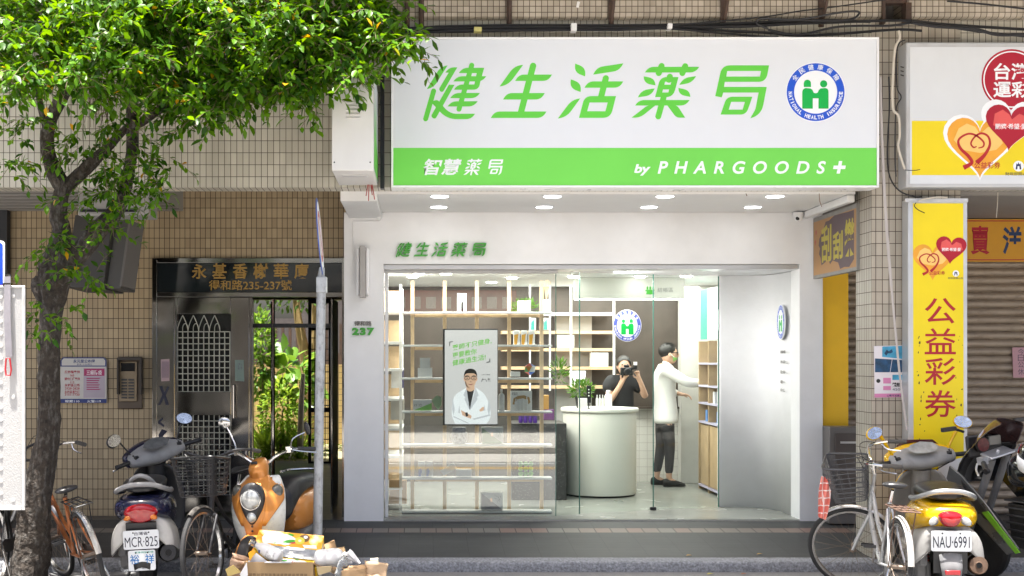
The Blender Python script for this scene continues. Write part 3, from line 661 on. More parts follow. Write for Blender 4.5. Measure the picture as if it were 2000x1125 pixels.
b = MB(); b.box(PX(1630,11.5),4.3,11.485,11.498,.3,PZ(846,11.5)); b.build('door', mat('cabinet_door', (.10,.085,.08), .4, .3), CB, bevel=.003)
b = MB(); b.box(PX(1640,11.5),4.28,11.475,11.484,PZ(866,11.5),PZ(862,11.5)); b.build('handle', ALU, CB)

# papers
def paper(name, label, cat, quad, Y, m, t=.001):
    o = thing(name, label, cat, (PX(quad[0][0],Y),Y,PZ(quad[2][1],Y)), world=True)
    b = MB(); b.prism([P(x,y,Y) for x,y in quad], (0,t,0)); b.build('sheet', m, o, flat=True); return o
PAPER = mat('paper_white', (.75,.74,.72), .7)
GY = 10.155
gp = paper('flyer', 'pale gym flyer with blue photo panels pasted on the tiled column', 'flyer', [(1707,676),(1774,674),(1774,775),(1708,777)], GY, mat('flyer_paper', (.72,.68,.70), .6))
CY = mat('print_cyan', (.06,.33,.52), .5, var=.4, scale=12); DB = mat('print_dark_blue', (.01,.06,.14), .5, var=.5, scale=22); PK = mat('print_pink', (.62,.22,.40), .6)
for pts, mm, nm in (([(1723,677),(1773,675),(1773,702),(1723,697)], CY, 'photo_panel'), ([(1709,700),(1742,702),(1738,727),(1709,727)], DB, 'photo_panel'), ([(1743,702),(1773,704),(1773,727),(1739,727)], DB, 'photo_panel'), ([(1743,732),(1773,732),(1773,742),(1743,742)], CY, 'photo_panel'), ([(1708,769),(1774,768),(1774,775),(1708,776.5)], PK, 'pink_strip'),
    ([(1725,738),(1740,738),(1740,749),(1725,749)], PK, 'text_block'), ([(1725,754),(1740,754),(1740,762),(1725,762)], PK, 'text_block')):
    flat(pts, GY-.0008, mm, gp, nm)
flat([(1727,690),(1732,683),(1736,686),(1742,682),(1744,688),(1739,690),(1734,690),(1731,695)], GY-.0012, DB, gp, 'dumbbell')
flat([(1715.5+4*math.cos(k*.4),744+4*math.sin(k*.4)) for k in range(16)], GY-.0012, BLK, gp, 'kettlebell')
txt('體驗價', (1743,1769,747,756), GY-.0012, BLK, gp, .03); txt('450', (1743,1758,758,763), GY-.0012, NAVY, gp); txt('心動不如馬上行動', (1732,1772,770.5,775), GY-.0012, NAVY, gp, .02)
pn = paper('notice', 'pink handwritten paper taped on the roller shutter under the orange banner', 'notice', [(1977,679),(2022,677),(2024,737),(1979,738)], 12.17, mat('pink_paper', (.52,.30,.33), .7))
for ch, y in zip('今日公休', (681,693,706,720)): txt(ch, (1988,2000,y,y+12), 12.169, mat('ink', (.10,.07,.12), .6), pn)

# building entrance: sign glass, steel frame, door
YE = 12.05
EN = thing('entrance_door', 'stainless steel apartment entrance with dark name glass above lattice door leaf', 'door', (-1.7,12.1,.2), world=True)
def ebox(xa_, xb_, ya_, yb_, m, nm, Y=YE, d=.04, par=None, bev=.003):
    b = MB(); b.box(PX(xa_,Y),PX(xb_,Y),Y,Y+d,PZ(yb_,Y),PZ(ya_,Y)); return b.build(nm, m, par or EN, bevel=bev)
ebox(297,306,504,1006,STEEL,'frame_post'); ebox(306.2,672,504,513.5,STEEL,'frame_head'); ebox(306.2,672,571,580,STEEL,'transom')
ng = ebox(306.2,672,513.7,570.8,mat('name_glass', (.012,.016,.018), .08, var=.2, spec=.8),'name_glass',YE+.012,.03)
BRASS = mat('gold_letters', (.36,.21,.045), .4, .3)
for i, ch in enumerate('永基香榭華廈'): txt(ch, (374.5+40*i, 403.5+40*i, 514.5 if i else 516, 544.5), YE+.0105, BRASS, EN, .02)
txt('得和路235-237號', (408,570,547,567), YE+.0105, BRASS, EN, .012)
ebox(306.4,340,580.3,1000,STEEL,'side_panel',YE+.006)
leaf = ebox(341,346,581,1000,STEEL,'door_leaf',YE-.006)
ebox(346.2,450,581,613,STEEL,'top_plate',YE+.002,par=leaf); ebox(346.2,450,765,811,STEEL,'middle_plate',YE+.002,par=leaf); ebox(346.2,450,966,1000,STEEL,'kick_plate',YE+.002,par=leaf)
ebox(451,486,581,1000,STEEL,'door_stile',YE-.004,par=leaf); ebox(487,493,581,1002,STEEL,'frame_post',YE-.01)
GRIL = mat('grille_steel', (.36,.36,.31), .35, .6)
yg_ = YE+.02
b = MB()
for i in range(11): 
    x = PX(346+10.25*i+.6,yg_)
    if i < 10 or True:
        for ya_, yb_ in ((648,765),(811,966)): b.box(x-.005,x+.005,yg_-.005,yg_+.005,PZ(yb_,yg_),PZ(ya_,yg_))
for y in [648+11.7*i for i in range(11)] + [822+11.5*i for i in range(13)]: b.box(PX(346.2,yg_),PX(450,yg_),yg_-.009,yg_-.0055,PZ(y,yg_)-.005,PZ(y,yg_)+.005)
for i in range(4):
    cx = 346.5 + 20.8*i + 10.4
    for s in (-1,1):
        pts = [P(cx+s*20.8*.98*(1-t**1.6)*.52+s*0, 648-32*t, yg_-.012) for t in [k/8 for k in range(9)]]
        b.tube(pts, .005, 6)
    pts = [P(cx+5.2*math.cos(a)+5,648-10*math.sin(a)-6,yg_-.018) for a in [math.pi*k/10 for k in range(11)]]
    b.tube([P(cx+10.2,648,yg_-.018)]+pts+[P(cx-.2,648,yg_-.018)], .0045, 6)
b.build('grille', GRIL, leaf)
b = MB(); b.box(PX(346,YE),PX(450,YE),YE+.06,YE+.07,PZ(966,YE),PZ(613,YE)); b.build('dark_glass', mat('smoked_glass', (.012,.013,.013), .12, spec=.6), leaf)
b = MB(); hxp = PX(459,YE)
b.tube([(hxp,YE-.06,PZ(816,YE)),(hxp,YE-.06,PZ(752,YE))], .012, 10); b.tube([(hxp,YE,PZ(763,YE)),(hxp,YE-.06,PZ(763,YE))], .008, 8); b.tube([(hxp,YE,PZ(805,YE)),(hxp,YE-.06,PZ(805,YE))], .008, 8); b.build('pull_handle', STEEL, leaf)
INK = mat('blue_black_paint', (.008,.01,.03), .5)
flat([(311,754),(317,754),(321,766),(327,755),(331,755),(324,772),(330,791),(324,791),(319.5,778),(313,791),(308.5,791),(317,771)], YE+.0045, INK, EN, 'painted_mark')
flat([(309,822),(318,815),(319,819),(313,824),(321,831),(319,834),(309,827)], YE+.0045, INK, EN, 'painted_mark')
flat([(309,850),(316,838),(327,842),(318,852),(322,858),(312,856)], YE+.0045, INK, EN, 'painted_mark')
# open right leaf, seen edge on, and its dark jamb
b = MB(); b.box(PX(647,12.2),PX(651,12.2),12.12,12.9,.22,PZ(584,12.2)); b.build('open_leaf', STEEL, EN, bevel=.004)
b = MB(); b.box(PX(668,12.0),-.75,12.0,12.09,.2,PZ(504,12.0)); b.build('right_jamb', STEEL, EN)
b = MB(); b.tube([(PX(533,12.3),12.3,.2),(PX(533,12.3),12.3,PZ(585,12.3))], .021, 10); b.build('centre_post', STEEL, EN)
b = MB(); b.box(PX(494,12.3),PX(645,12.3),12.28,12.32,PZ(640,12.3),PZ(632,12.3)); b.build('cross_rail', BLACKM, EN)
pp = paper('taped_note', 'pink typed note taped on the steel panel beside the lattice door', 'notice', [(314,702),(331,701),(331,744),(315,745)], YE+.0035, mat('pale_pink', (.42,.30,.31), .7))
for i in range(7): flat([(316.5+2*i,706),(317.3+2*i,706),(317.3+2*i,738),(316.5+2*i,738)], YE+.0028, mat('ink', (.10,.07,.12), .6), pp, 'text_line')
pg = paper('taped_card', 'grey green handwritten card taped on the door stile above the handle', 'notice', [(459,703),(476,703),(477,745),(459,744)], YE-.0055, mat('green_card', (.17,.23,.20), .6))
for i,x in enumerate((465,470)): txt('大樓\n請\n關門' if i == 0 else '出入\n隨手', (x,x+3.5,709,722), YE-.0062, mat('ink', (.10,.07,.12), .6), pg)
NB = thing('notice_board', 'white neighbourhood notice board with blue head and red lettering on cream tiles', 'notice board', (PX(163,12.09),12.09,PZ(787,12.09)), world=True)
YN = 12.06
b = MB(); b.box(PX(118,YN),PX(208,YN),YN,12.099,PZ(787,YN),PZ(716,YN)); b.prism([P(118,715.8,YN),P(208,715.8,YN),P(208,704,YN),P(203,698,YN),P(123,698,YN),P(118,704,YN)], (0,.036,0)); b.build('board', mat('board_white', (.55,.53,.50), .4), NB)
NBL = mat('board_blue', (.012,.03,.16), .4); NR = mat('board_red', (.36,.02,.04), .5)
flat([(118,779),(208,779),(208,787),(118,787)], YN-.001, NBL, NB, 'blue_strip')
flat([(118,716),(208,716),(208,704),(203,698),(123,698),(118,704)], YN-.001, NBL, NB, 'blue_head_border', [[(120.5,714),(205.5,714),(205.5,704.5),(202,700),(124,700),(120.5,704.5)]])
txt('永元里公布欄', (143,185,702,709), YN-.001, NBL, NB, .02); txt('里長 公告欄位', (150,180,710,713.5), YN-.001, NBL, NB)
txt('報案110', (127,155,781,786.3), YN-.0016, LETW, NB, .01); txt('火警119', (170,197,781,786.3), YN-.0016, LETW, NB, .01)
for s, y in (('反詐騙專線',723.5),('165',731),('婦幼保護專線',737),('113',744.5),('永和區公所',749.5),('2928-2828',756.5),('永和區清潔隊',762.5),('3151-7720',768.5)):
    w = 15 if s[0] in '反婦永' else 4 if len(s) == 3 else 14.5
    txt(s, (141-w,141+w,y,y+(6 if s[0] in '反婦永' else 4.5)), YN-.001, NR, NB, .02)
flat([(163,719),(205,719),(205,777),(163,777)], YN-.001, mat('lilac', (.42,.36,.42), .5), NB, 'lilac_sheet'); flat([(164,720),(204,720),(204,734),(164,734)], YN-.0016, mat('magenta', (.36,.03,.12), .5), NB, 'magenta_head')
txt('三級防疫', (169,199,723,732), YN-.0022, LETW, NB, .01)
for i in range(6): flat([(169,738+4.3*i),(169+random.uniform(20,31),738+4.3*i),(169+24,740+4.3*i),(169,740+4.3*i)], YN-.0018, mat('magenta', (.36,.03,.12), .5), NB, 'text_line')
IC = thing('intercom', 'brown intercom panel with small screen and keypad under a metal hood', 'intercom', (PX(252,12.09),12.09,PZ(797,12.09)), world=True)
b = MB(); b.box(PX(229,YN),PX(277,YN),12.07,12.099,PZ(798,YN),PZ(697,YN)); b.build('back_plate', mat('plate_brown', (.10,.075,.055), .5, .3, var=.15), IC, bevel=.004)
b = MB(); b.box(PX(229,12),PX(277,12),11.98,12.068,PZ(703,12),PZ(699,12)); b.box(PX(229,12),PX(232,12),11.98,12.068,PZ(770,12),PZ(703.2,12)); b.box(PX(274,12),PX(277,12),11.98,12.068,PZ(770,12),PZ(703.2,12)); b.build('hood', mat('hood_dark', (.045,.038,.032), .5, .3), IC)
b = MB(); b.box(PX(233,YN),PX(268,YN),12.05,12.069,PZ(784,YN),PZ(706,YN)); b.build('panel', mat('panel_tan', (.26,.20,.13), .4, .4), IC, bevel=.004)
b = MB(); b.box(PX(237,YN),PX(264,YN),12.044,12.049,PZ(725,YN),PZ(709,YN)); b.build('screen', mat('screen_black', (.01,.01,.011), .15), IC)
for r_ in range(7):
    for c_ in range(2):
        b = MB(); b.box(PX(238+13.5*c_,YN),PX(249+13.5*c_,YN),12.043,12.049,PZ(743.5+5.8*r_,YN),PZ(740+5.8*r_,YN)); b.build('key', mat('key_dark', (.05,.05,.05), .4), IC)

# hanging grey sign box and white ceiling box on the left
HB = thing('hanging_sign_box', 'weathered dark grey metal sign box hanging askew behind the tree', 'sign', (-2.9,11.3,2.4))
HB.location = P(205,497,11.3); HB.rotation_euler = (R(-8),R(3),R(-28))
DG = mat('weathered_grey', (.055,.052,.05), .6, .2, var=.15, scale=5, dirt=.4, dcol=(.05,.04,.035), dscale=4)
b = MB(); b.box(-.30,.16,-.14,.14,-.34,.34); b.build('box', DG, HB, bevel=.008)
b = MB(); b.box(.165,.33,-.10,.10,-.33,.30); b.build('side_panel', mat('panel_grey', (.06,.057,.053), .6), HB, bevel=.005)
b = MB(); b.box(.335,.36,-.12,.06,-.31,.29); b.build('pale_edge', mat('pale_edge', (.12,.11,.10), .6), HB)
b = MB(); b.tube([(.1,0,.34),(.1,0,.62)], .015, 6); b.tube([(-.2,0,.34),(-.2,0,.62)], .015, 6); b.build('hanger', BLACKM, HB)
WB = thing('ceiling_box', 'white metal box fixed under the soffit above the hanging grey sign', 'box', (PX(222,10.7),10.8,3.0), world=True)
b = MB(); b.box(PX(152,10.55),PX(291,10.55),10.55,10.9,PZ(421,10.55),3.195); b.build('box', mat('box_white', (.30,.29,.28), .5, var=.03), WB, bevel=.012)
b = MB(); b.box(PX(157,10.54),PX(268,10.54),10.535,10.549,PZ(414,10.54),PZ(409,10.54)); b.build('slot', BLACKM, WB)

# CCTV dome
CC = thing('cctv_camera', 'small white dome camera under the soffit at the right corner', 'camera', (PX(1561,11.6),11.62,PZ(417,11.62)), world=True)
c_ = P(1559,424,11.6); b = MB(); b.lathe([(.0,.045),(.045,.045),(.052,.02),(.05,0),(.0,-.0)], c_, n=20); b.box(c_.x-.02,c_.x+.07,11.62,11.698,c_.z+.0,c_.z+.045); b.build('base', PAINT, CC)
b = MB(); b.ell(c_+Vector((-.005,-.02,-.005)), (.042,.042,.042)); ee = b.build('dome', PAINT, CC)
b = MB(); b.ell(c_+Vector((-.02,-.05,-.018)), (.020,.012,.018)); b.build('lens', BLACKM, CC)
# ---------------------------------------------------------------- inside the shop
PINE = mat('pine', (.62,.44,.26), .5, var=.15, scale=10); SHW = mat('shelf_white', (.80,.80,.79), .4, var=.01); CARD = mat('white_card', (.80,.79,.78), .5, var=.01)
def bx(name, label, cat, pb, Y, m, d=.10, group=None, bev=.003, part='carton'):
    """a carton standing on the display: pixel box on its front plane"""
    x0_, x1_, y0_, y1_ = pb
    o = thing(name, label, cat, (PX((x0_+x1_)/2,Y),Y+d/2,PZ(y1_,Y)), group=group, world=True)
    b = MB(); b.box(PX(x0_,Y),PX(x1_,Y),Y,Y+d,PZ(y1_,Y),PZ(y0_,Y)); b.build(part, m, o, bevel=bev); return o
DS = thing('display_shelf', 'pine and white open display rack behind the left window pane', 'shelf', (PX(930,12.3),12.3,.216), world=True)
for px in (805.5,868.5,931.5,994.5,1058):
    b = MB(); x = PX(px,12.3); b.box(x-.018,x+.018,12.29,12.33,.216,PZ(548.5,12.3)); b.build('post', PINE, DS, bevel=.002)
for y in (611.5,675.5,739.5,804,868,932.5,997):
    b = MB(); b.box(PX(785,12.24),PX(1076,12.24),12.11,12.285,PZ(y+1.8,12.24),PZ(y-1.8,12.24)); b.build('shelf_board', SHW, DS, bevel=.002)
    b = MB(); b.box(PX(806,12.3)+.02,PX(1058,12.3)-.02,12.30,12.32,PZ(y+8.2,12.3),PZ(y+2.3,12.3)); b.build('rail', PINE, DS)
# side rack by the left wall
SR = thing('side_rack', 'narrow metal framed rack with wooden boards against the left shop wall', 'shelf', (-.4,12.8,.216), world=True)
for Y in (12.45,13.3):
    for x in (-.60,-.22):
        b = MB(); b.box(x-.014,x+.014,Y-.014,Y+.014,.216,2.5); b.build('post', SHW, SR)
for z in (.42,.74,1.02,1.32,1.62,1.90,2.22):
    b = MB(); b.box(-.64,-.20,12.43,13.32,z,z+.022); b.build('shelf_board', SHW, SR)
    b = MB(); b.box(-.64,-.22,13.28,13.30,z+.024,z+.26); b.build('back_board', PINE, SR)
BAGM = mat('kraft_paper', (.42,.27,.14), .75, var=.12, scale=14, bump=.4, bscale=30)
bx('paper_bag', 'brown paper bag on the lowest board of the side rack', 'bag', (760,794,938,984), 12.44, BAGM, .16, part='bag')
bx('grey_carton', 'pale grey carton on the side rack level with the mask box', 'box', (763,789,779,820), 12.6, mat('grey_card', (.5,.49,.46), .6), .2)
bx('grey_carton', 'tall white carton on the side rack beside the poster top', 'box', (764,780,722,758), 12.6, CARD, .2)
bx('navy_carton', 'narrow navy carton on the side rack', 'box', (782,788,722,758), 12.6, mat('navy_card', (.03,.03,.16), .5), .15)
# poster
YP_ = 12.06
PO = thing('poster', 'grey poster of a pharmacist with folded arms hanging in the window', 'poster', (PX(918,YP_),YP_,PZ(831,YP_)), world=True)
b = MB(); b.box(PX(865,YP_),PX(972.5,YP_),YP_,YP_+.03,PZ(831,YP_),PZ(642,YP_)); b.build('frame', BLACKM, PO, bevel=.002)
y_ = YP_-.001
flat([(868.8,644.5),(971.5,644.5),(971.5,828.5),(868.8,828.5)], y_, mat('poster_grey_glow', (.56,.53,.53), .45, em=.3, var=.01), PO, 'poster_sheet')  # sheet given a faint glow to brighten it behind the glass
PGRN = mat('poster_green_glow', (.10,.42,.01), .5, em=.3)  # lettering glows like the sheet
def slanted(s, x0_, x1_, yb0, h, slope_=-.19):
    me = text_mesh(s, .012); fit(me, (x0_, x1_, -yb0-0, -yb0+h))
    for v in me.vertices:
        v.co.y += (v.co.x - x0_)*(-slope_); 
        X = PX(v.co.x, y_); Zq = PZ(-v.co.y, y_); v.co.x, v.co.y = X, Zq
    xform(me, front(y_-.0006)); finish('lettering', me, PGRN, PO, flat=True)
slanted('藥師不只健身,', 883.5, 960, 685.5, 11.5); slanted('更要教你', 883.5, 931, 700.5, 11.5); slanted('健康過生活!', 883.5, 948.5, 715, 11.5)
GB = mat('bracket_grey', (.28,.27,.27), .5)
flat([(877,667.5),(884.5,666),(884.5,668),(879,669.2),(879,675.5),(877,676)], y_-.0006, GB, PO, 'bracket'); flat([(957.5,700),(957.5,707.5),(950,709),(950,707),(955.6,705.8),(955.6,700.4)], y_-.0006, GB, PO, 'bracket')
SKIN = mat('skin', (.55,.34,.24), .55, var=.04); HAIR = mat('black_hair', (.012,.010,.009), .5, var=.2, scale=40)
SKP = mat('print_skin_glow', (.60,.37,.25), .5, em=.3); COATP = mat('print_coat_glow', (.78,.78,.80), .5, em=.3); COATS = mat('print_coat_fold_glow', (.50,.50,.53), .5, em=.3)  # portrait prints carry the same added glow
def art(pts, m, nm, k=1): flat([tuple(v) for v in fillet(pts,5)], y_-.0006*k, m, PO, nm)
art([(900,764,6),(911,757),(917,790),(929,757),(946,768,10),(958,794,14),(958.5,816,8),(950,828.3),(889,828.3,3),(882,812,8),(883,786,12),(889,770,8)], COATP, 'coat')
art([(911.5,761),(926,761),(917.5,801)], mat('print_shirt', (.04,.04,.042), .5), 'shirt', 2)
art([(911,752),(926.5,752),(927,761,2),(918,766,5),(910.5,761,2)], SKP, 'neck', 3)
art([(906.5,726,5),(931.5,726,5),(930.5,746,8),(925,756,5),(919,758.5,5),(913,756,5),(907.5,746,8)], SKP, 'face', 4)
art([(905,737,1),(907,738),(908.5,745,1),(906,744,2)], SKP, 'ear', 4); art([(933,737,1),(931,738),(929.5,745,1),(932,744,2)], SKP, 'ear', 4)
art([(906,738),(906,727,7),(913,720,6),(925,720,6),(932,727,7),(932,738),(930,732,2),(926,729,3),(912,729,3),(908,732,2)], HAIR, 'hair', 5)
for cx in (912.5,925.5):
    flat([(cx+5.4*math.cos(k*.26),738.6+4*math.sin(k*.26)) for k in range(24)], y_-.0036, BLK, PO, 'glasses', [[(cx+4.3*math.cos(k*.26),738.6+2.9*math.sin(k*.26)) for k in range(24)]])
    flat([(cx-2.2,738.6),(cx,737.2),(cx+2.2,738.6),(cx,739.8)], y_-.003, BLK, PO, 'eye')
art([(917.5,738),(920.5,738),(920.5,739),(917.5,739)], BLK, 'glasses_bridge', 6)
art([(918,744.5),(920.5,744.5),(921,746.5),(917.5,746.5)], mat('print_skin_shade', (.42,.24,.16), .5), 'nose', 5)
art([(907.8,746),(910,754),(914,757.5),(919,758.6),(915,756),(911.5,750),(909.5,744)], mat('print_skin_shade', (.42,.24,.16), .5), 'jaw_shade', 4.5)
for cx in (912.5,925.5): art([(cx-4.5,734.6),(cx,733),(cx+4.5,734.4),(cx+4.5,735.4),(cx,734.3),(cx-4.5,735.8)], HAIR, 'eyebrow', 5)
art([(884,775),(888,800),(886,812),(883,800)], COATS, 'coat_fold', 2); art([(955,775),(952,800),(955,812),(958,798)], COATS, 'coat_fold', 2)
art([(914,749.5),(919,750.3),(924.5,749.2),(922,752,2),(917,752,2)], mat('print_lips', (.45,.16,.14), .5), 'mouth', 5)
for q in ([(911,757),(905,772),(909,776),(907,779),(917,801),(917,798)], [(929,757),(935,772),(931,776),(933,779),(918,801),(918,798)], [(885,812),(915,826),(916,828),(886,815)], [(958,812),(926,820),(922,818),(957,809)], [(897,790),(899,808),(895,806)], [(946,790),(944,803),(948,801)]): art(q, COATS, 'coat_fold', 2)
art([(900,801),(906,804),(916,809),(921,812),(920,818),(912,815),(903,811)], SKP, 'hand', 4); art([(936,801),(943,794,2),(946,796,2),(944,802),(938,804)], SKP, 'hand', 4)
art([(908.5,806),(913,805,1),(914.5,812),(910,814)], BLK, 'watch', 5)
txt('人氣藥師團隊', (940,957,731,733), y_-.0006, BLK, PO, .03)
for q in ([(940,742),(947,740),(947,741),(941,743)], [(943,738),(944,738),(941,746),(940,746)], [(948,739),(951,745),(950,745.5),(947.5,740)], [(952,741),(957,739),(957,740),(953,742)], [(953,738),(954,738),(954,745),(953,745)], [(956,739),(957,739),(957.5,746),(956.5,745)]): art(q, BLK, 'signature')

# cartons and bottles on the display
Y1_ = 12.14
def pouch(px, y0, y1, w, m1, m2, label, group):
    o = bx('pouch', label, 'pouch', (px,px+w,y0,y1), Y1_, CARD, .05, group=group, bev=.01, part='pouch')
    flat([(px+1,y0+9),(px+w-3,y0+7),(px+w-6,y1-1),(px+1,y1-1)], Y1_-.001, m1, o, 'colour_panel'); return o
OG = mat('pouch_orange', (.72,.36,.03), .4); TEAL = mat('pouch_teal', (.06,.42,.38), .4)
for i in range(3): pouch(1003+14.6*i, 645, 674, 12.6, OG, None, ('leftmost','middle','rightmost')[i]+' of three white and orange pouches on the second shelf', 'orange pouches')
bx('slab_box', 'white upright box with dark slot on the top shelf above the poster', 'box', (893.5,911,573,609.5), Y1_, CARD)
flat([(901,592),(905,588),(905,609),(901,609)], Y1_-.001, BLK, bpy.data.objects['slab_box'], 'dark_slot')
bx('pink_grey_box', 'pinkish grey square box on the top shelf', 'box', (1012,1037,587,609.5), Y1_, mat('pink_grey', (.50,.43,.42), .6))
for px, lb in ((1036,'teal and white pouch left of the pine post near the window edge'),(1061,'teal and white pouch right of the last pine post')): 
    o = bx('pouch', lb, 'pouch', (px,px+11,621,645), 12.9, CARD, .05, part='pouch'); flat([(px+1,630),(px+7,624),(px+8,644),(px+1,644)], 12.899, TEAL, o, 'colour_panel')
bx('white_box', 'large white cube box left of the poster', 'box', (816,844,718.5,737.5), Y1_, CARD); bx('white_box', 'smaller white box stacked on a larger white cube left of the poster', 'box', (820,840,699,718.2), Y1_, CARD)
o = bx('mask_box', 'flat white and green mask carton beside the poster foot', 'box', (806.5,843,781,802), Y1_, CARD); flat([(806.6,802),(843,787),(843,802)], Y1_-.001, mat('pack_green', (.22,.52,.10), .5), o, 'green_corner'); txt('KF 3D', (809,824,789,794), Y1_-.001, GREYL, o)
gm = thing('face_mask', 'pale green folded face mask leaning against the poster edge', 'mask', P(853,802,Y1_), world=True)
b = MB(); b.prism([P(843,782,Y1_),P(853,772,Y1_),P(863,776,Y1_),P(862,792,Y1_),P(856,801,Y1_),P(849,793,Y1_)], (0,.02,0)); b.build('mask', mat('mask_green', (.36,.50,.30), .8), gm, bevel=.004)
def bottle(name, label, px, y0, y1, w, Y, m, group=None, cap_m=None, neck=.3):
    o = thing(name, label, 'bottle', P(px,y1,Y), group=group, world=True); h = PZ(y0,Y)-PZ(y1,Y); r = w/2/F*Y; c = P(px,y1,Y)
    b = MB(); b.lathe([(r*.92,0),(r,.006),(r,h*.68),(r*.9,h*.74),(r*neck,h*.82),(r*neck,h*.86)], c, n=16); b.build('body', m, o)
    b = MB(); b.lathe([(r*neck*1.25,h*.86),(r*neck*1.25,h*.985),(r*neck*1.1,h)], c, n=14); b.build('cap', cap_m or m, o); return o
bottle('lotion_bottle', 'white lotion bottle just right of the poster', 979.5, 760, 802, 12, 12.2, CARD)
o = bx('pump_carton', 'white carton with tan loop picture behind small white bottles', 'box', (997,1039,763.5,802), 12.22, CARD, .04)
flat([(1001+0,790),(1003,778),(1012,773),(1024,772),(1034,776),(1036,786),(1031,790),(1031,782),(1022,778),(1010,780),(1006,790)], 12.219, mat('tan_print', (.45,.27,.10), .5), o, 'tan_loop'); txt('好森活', (1000,1011,766,772), 12.219, BLK, o)
for i, px in enumerate((1007.5,1014.5,1021.5,1029)): bottle('dropper_bottle', ('first','second','third','tallest fourth')[i]+' small white bottle from the left before the tan loop carton', px, 779-(5 if i==3 else 0), 802, 4.6, 12.15, CARD, 'small white bottles')
PURP = mat('purple', (.06,.015,.22), .4)
for i in range(4): bottle('purple_jar', ('leftmost','second','third','rightmost')[i]+' dark purple jar in the row above the terrazzo block', 1017+9.4*i, 812, 826, 8.4, 13.28, PURP, 'purple jars', neck=.8)
bx('purple_carton', 'violet carton on the shelf end near the glass edge', 'box', (1063,1082,800,820), 12.5, mat('violet', (.20,.02,.26), .5)); bx('amber_bag', 'amber pouch behind the last pine post', 'pouch', (1060,1072,772,800), 12.5, OG, part='pouch')
def leafbox(label, pb, m, m2):
    o = bx('leaf_box', label, 'box', pb, Y1_, CARD); x0_, x1_, y0_, y1_ = pb; s = (x1_-x0_)/42
    flat([(x0_+.6,y0_+1),(x1_-1,y1_-.6),(x0_+.6,y1_-.6)], Y1_-.001, m, o, 'diagonal_panel')
    for cx, cy, a in ((30,7,-.9),(34,10,-.4),(36,15,0),(33,16,.5),(29,12,-1.3),(38,9,-.5)):
        q = [(x0_+s*(cx+5*t*math.sin(a+w)),y0_+s*(cy-5*t*math.cos(a+w))) for t, w in ((-1,0),(.2,.35),(1,0),(.2,-.35))]
        flat(q, Y1_-.0016, m2, o, 'printed_leaf')
    flat([(x0_+s*18,y0_+s*12),(x0_+s*21,y0_+s*10),(x0_+s*22,y0_+s*18),(x0_+s*18,y0_+s*17)], Y1_-.0016, mat('print_skin_glow', (.60,.37,.25), .5, em=.3), o, 'printed_figure'); return o
leafbox('white and sage green leaf printed gift box below the poster', (941,983,834.5,866.5), mat('sage', (.30,.45,.27), .5), mat('leaf_print', (.13,.26,.14), .5))
leafbox('white and grey leaf printed gift box on the bottom shelf', (939.5,982,962,995.5), mat('mauve_grey', (.36,.33,.34), .5), mat('leaf_print_grey', (.12,.16,.16), .5))
jb = thing('glass_jar', 'round blue and white patterned jar standing under the poster', 'jar', P(897,866.5,12.2), world=True)
b = MB(); b.lathe([(.06,0),(.075,.02),(.085,.07),(.08,.11),(.07,.115),(.07,.16),(.06,.165)], P(897,866.5,12.2)); b.build('jar', mat('jar_pattern', (.35,.36,.42), .3, var=.5, scale=45), jb)
for i, px in enumerate((817,832)):
    o = bx('blue_white_carton', ('left','right')[i]+' one of two white cartons with blue wave on the fifth shelf', 'box', (px,px+13.5,902,930.5), Y1_, CARD, group='blue wave cartons')
    flat([(px+.5,916),(px+5,914),(px+7,920),(px+5,930),(px+.5,930)], Y1_-.001, mat('wave_blue', (.10,.18,.55), .5), o, 'blue_wave')
ob = bx('white_pack', 'flat white pack lying in front of the fifth shelf', 'box', (891,921,917,930.5), Y1_, CARD)
tp = thing('tilted_pack', 'white pack leaning tilted on a flat white pack', 'box', P(877,925,Y1_)); b = MB(); b.box(-.075,.075,0,.05,-.03,.03); b.build('pack', CARD, tp, bevel=.002); tp.rotation_euler = (0,R(-32),0); tp.location = P(876,917,Y1_)
gb = thing('green_jars', 'stack of lime green round jars in three rows on the fifth shelf', 'jars', P(1027,930,12.2), world=True)
for r_ in range(3):
    for c_ in range(3):
        b = MB(); b.ell(P(1017+9.8*c_,906+9.5*r_,12.2), (.025,.03,.024)); b.build('jar', mat('lime_jar', (.27,.62,.16), .4), gb)
pb_ = thing('paper_ball', 'multicoloured folded paper ball on the third shelf', 'ornament', P(1035,738,12.2), world=True)
b = MB(); bmesh.ops.create_icosphere(b.bm, subdivisions=1, radius=.062, matrix=Matrix.Translation(P(1035,721,12.2))); oo = b.build('ball', [mat('ball_red',(.6,.06,.02),.5),mat('ball_green',(.05,.4,.12),.5),mat('ball_blue',(.02,.12,.5),.5),mat('ball_white',(.7,.7,.68),.5),mat('ball_orange',(.7,.28,.03),.5)], pb_, flat=True)
for i, p in enumerate(oo.data.polygons): p.material_index = random.randrange(5)
bx('price_display', 'small white desk display on the third shelf', 'display', (998,1016,726,735.5), Y1_, CARD)
rd = thing('reed_diffuser', 'reed diffuser with wooden sticks at the top right shelf end', 'diffuser', P(1068,609,12.2), world=True)
b = MB(); b.box(PX(1062,12.2),PX(1073,12.2),12.2,12.26,PZ(609,12.2),PZ(585,12.2)); b.build('bottle', CARD, rd, bevel=.006)
b = MB()
for k in range(5): b.tube([P(1067,586,12.23),P(1062+3.3*k,546+abs(k-2)*2,12.2+.02*k)], .0035, 5)
b.build('sticks', PINE, rd)
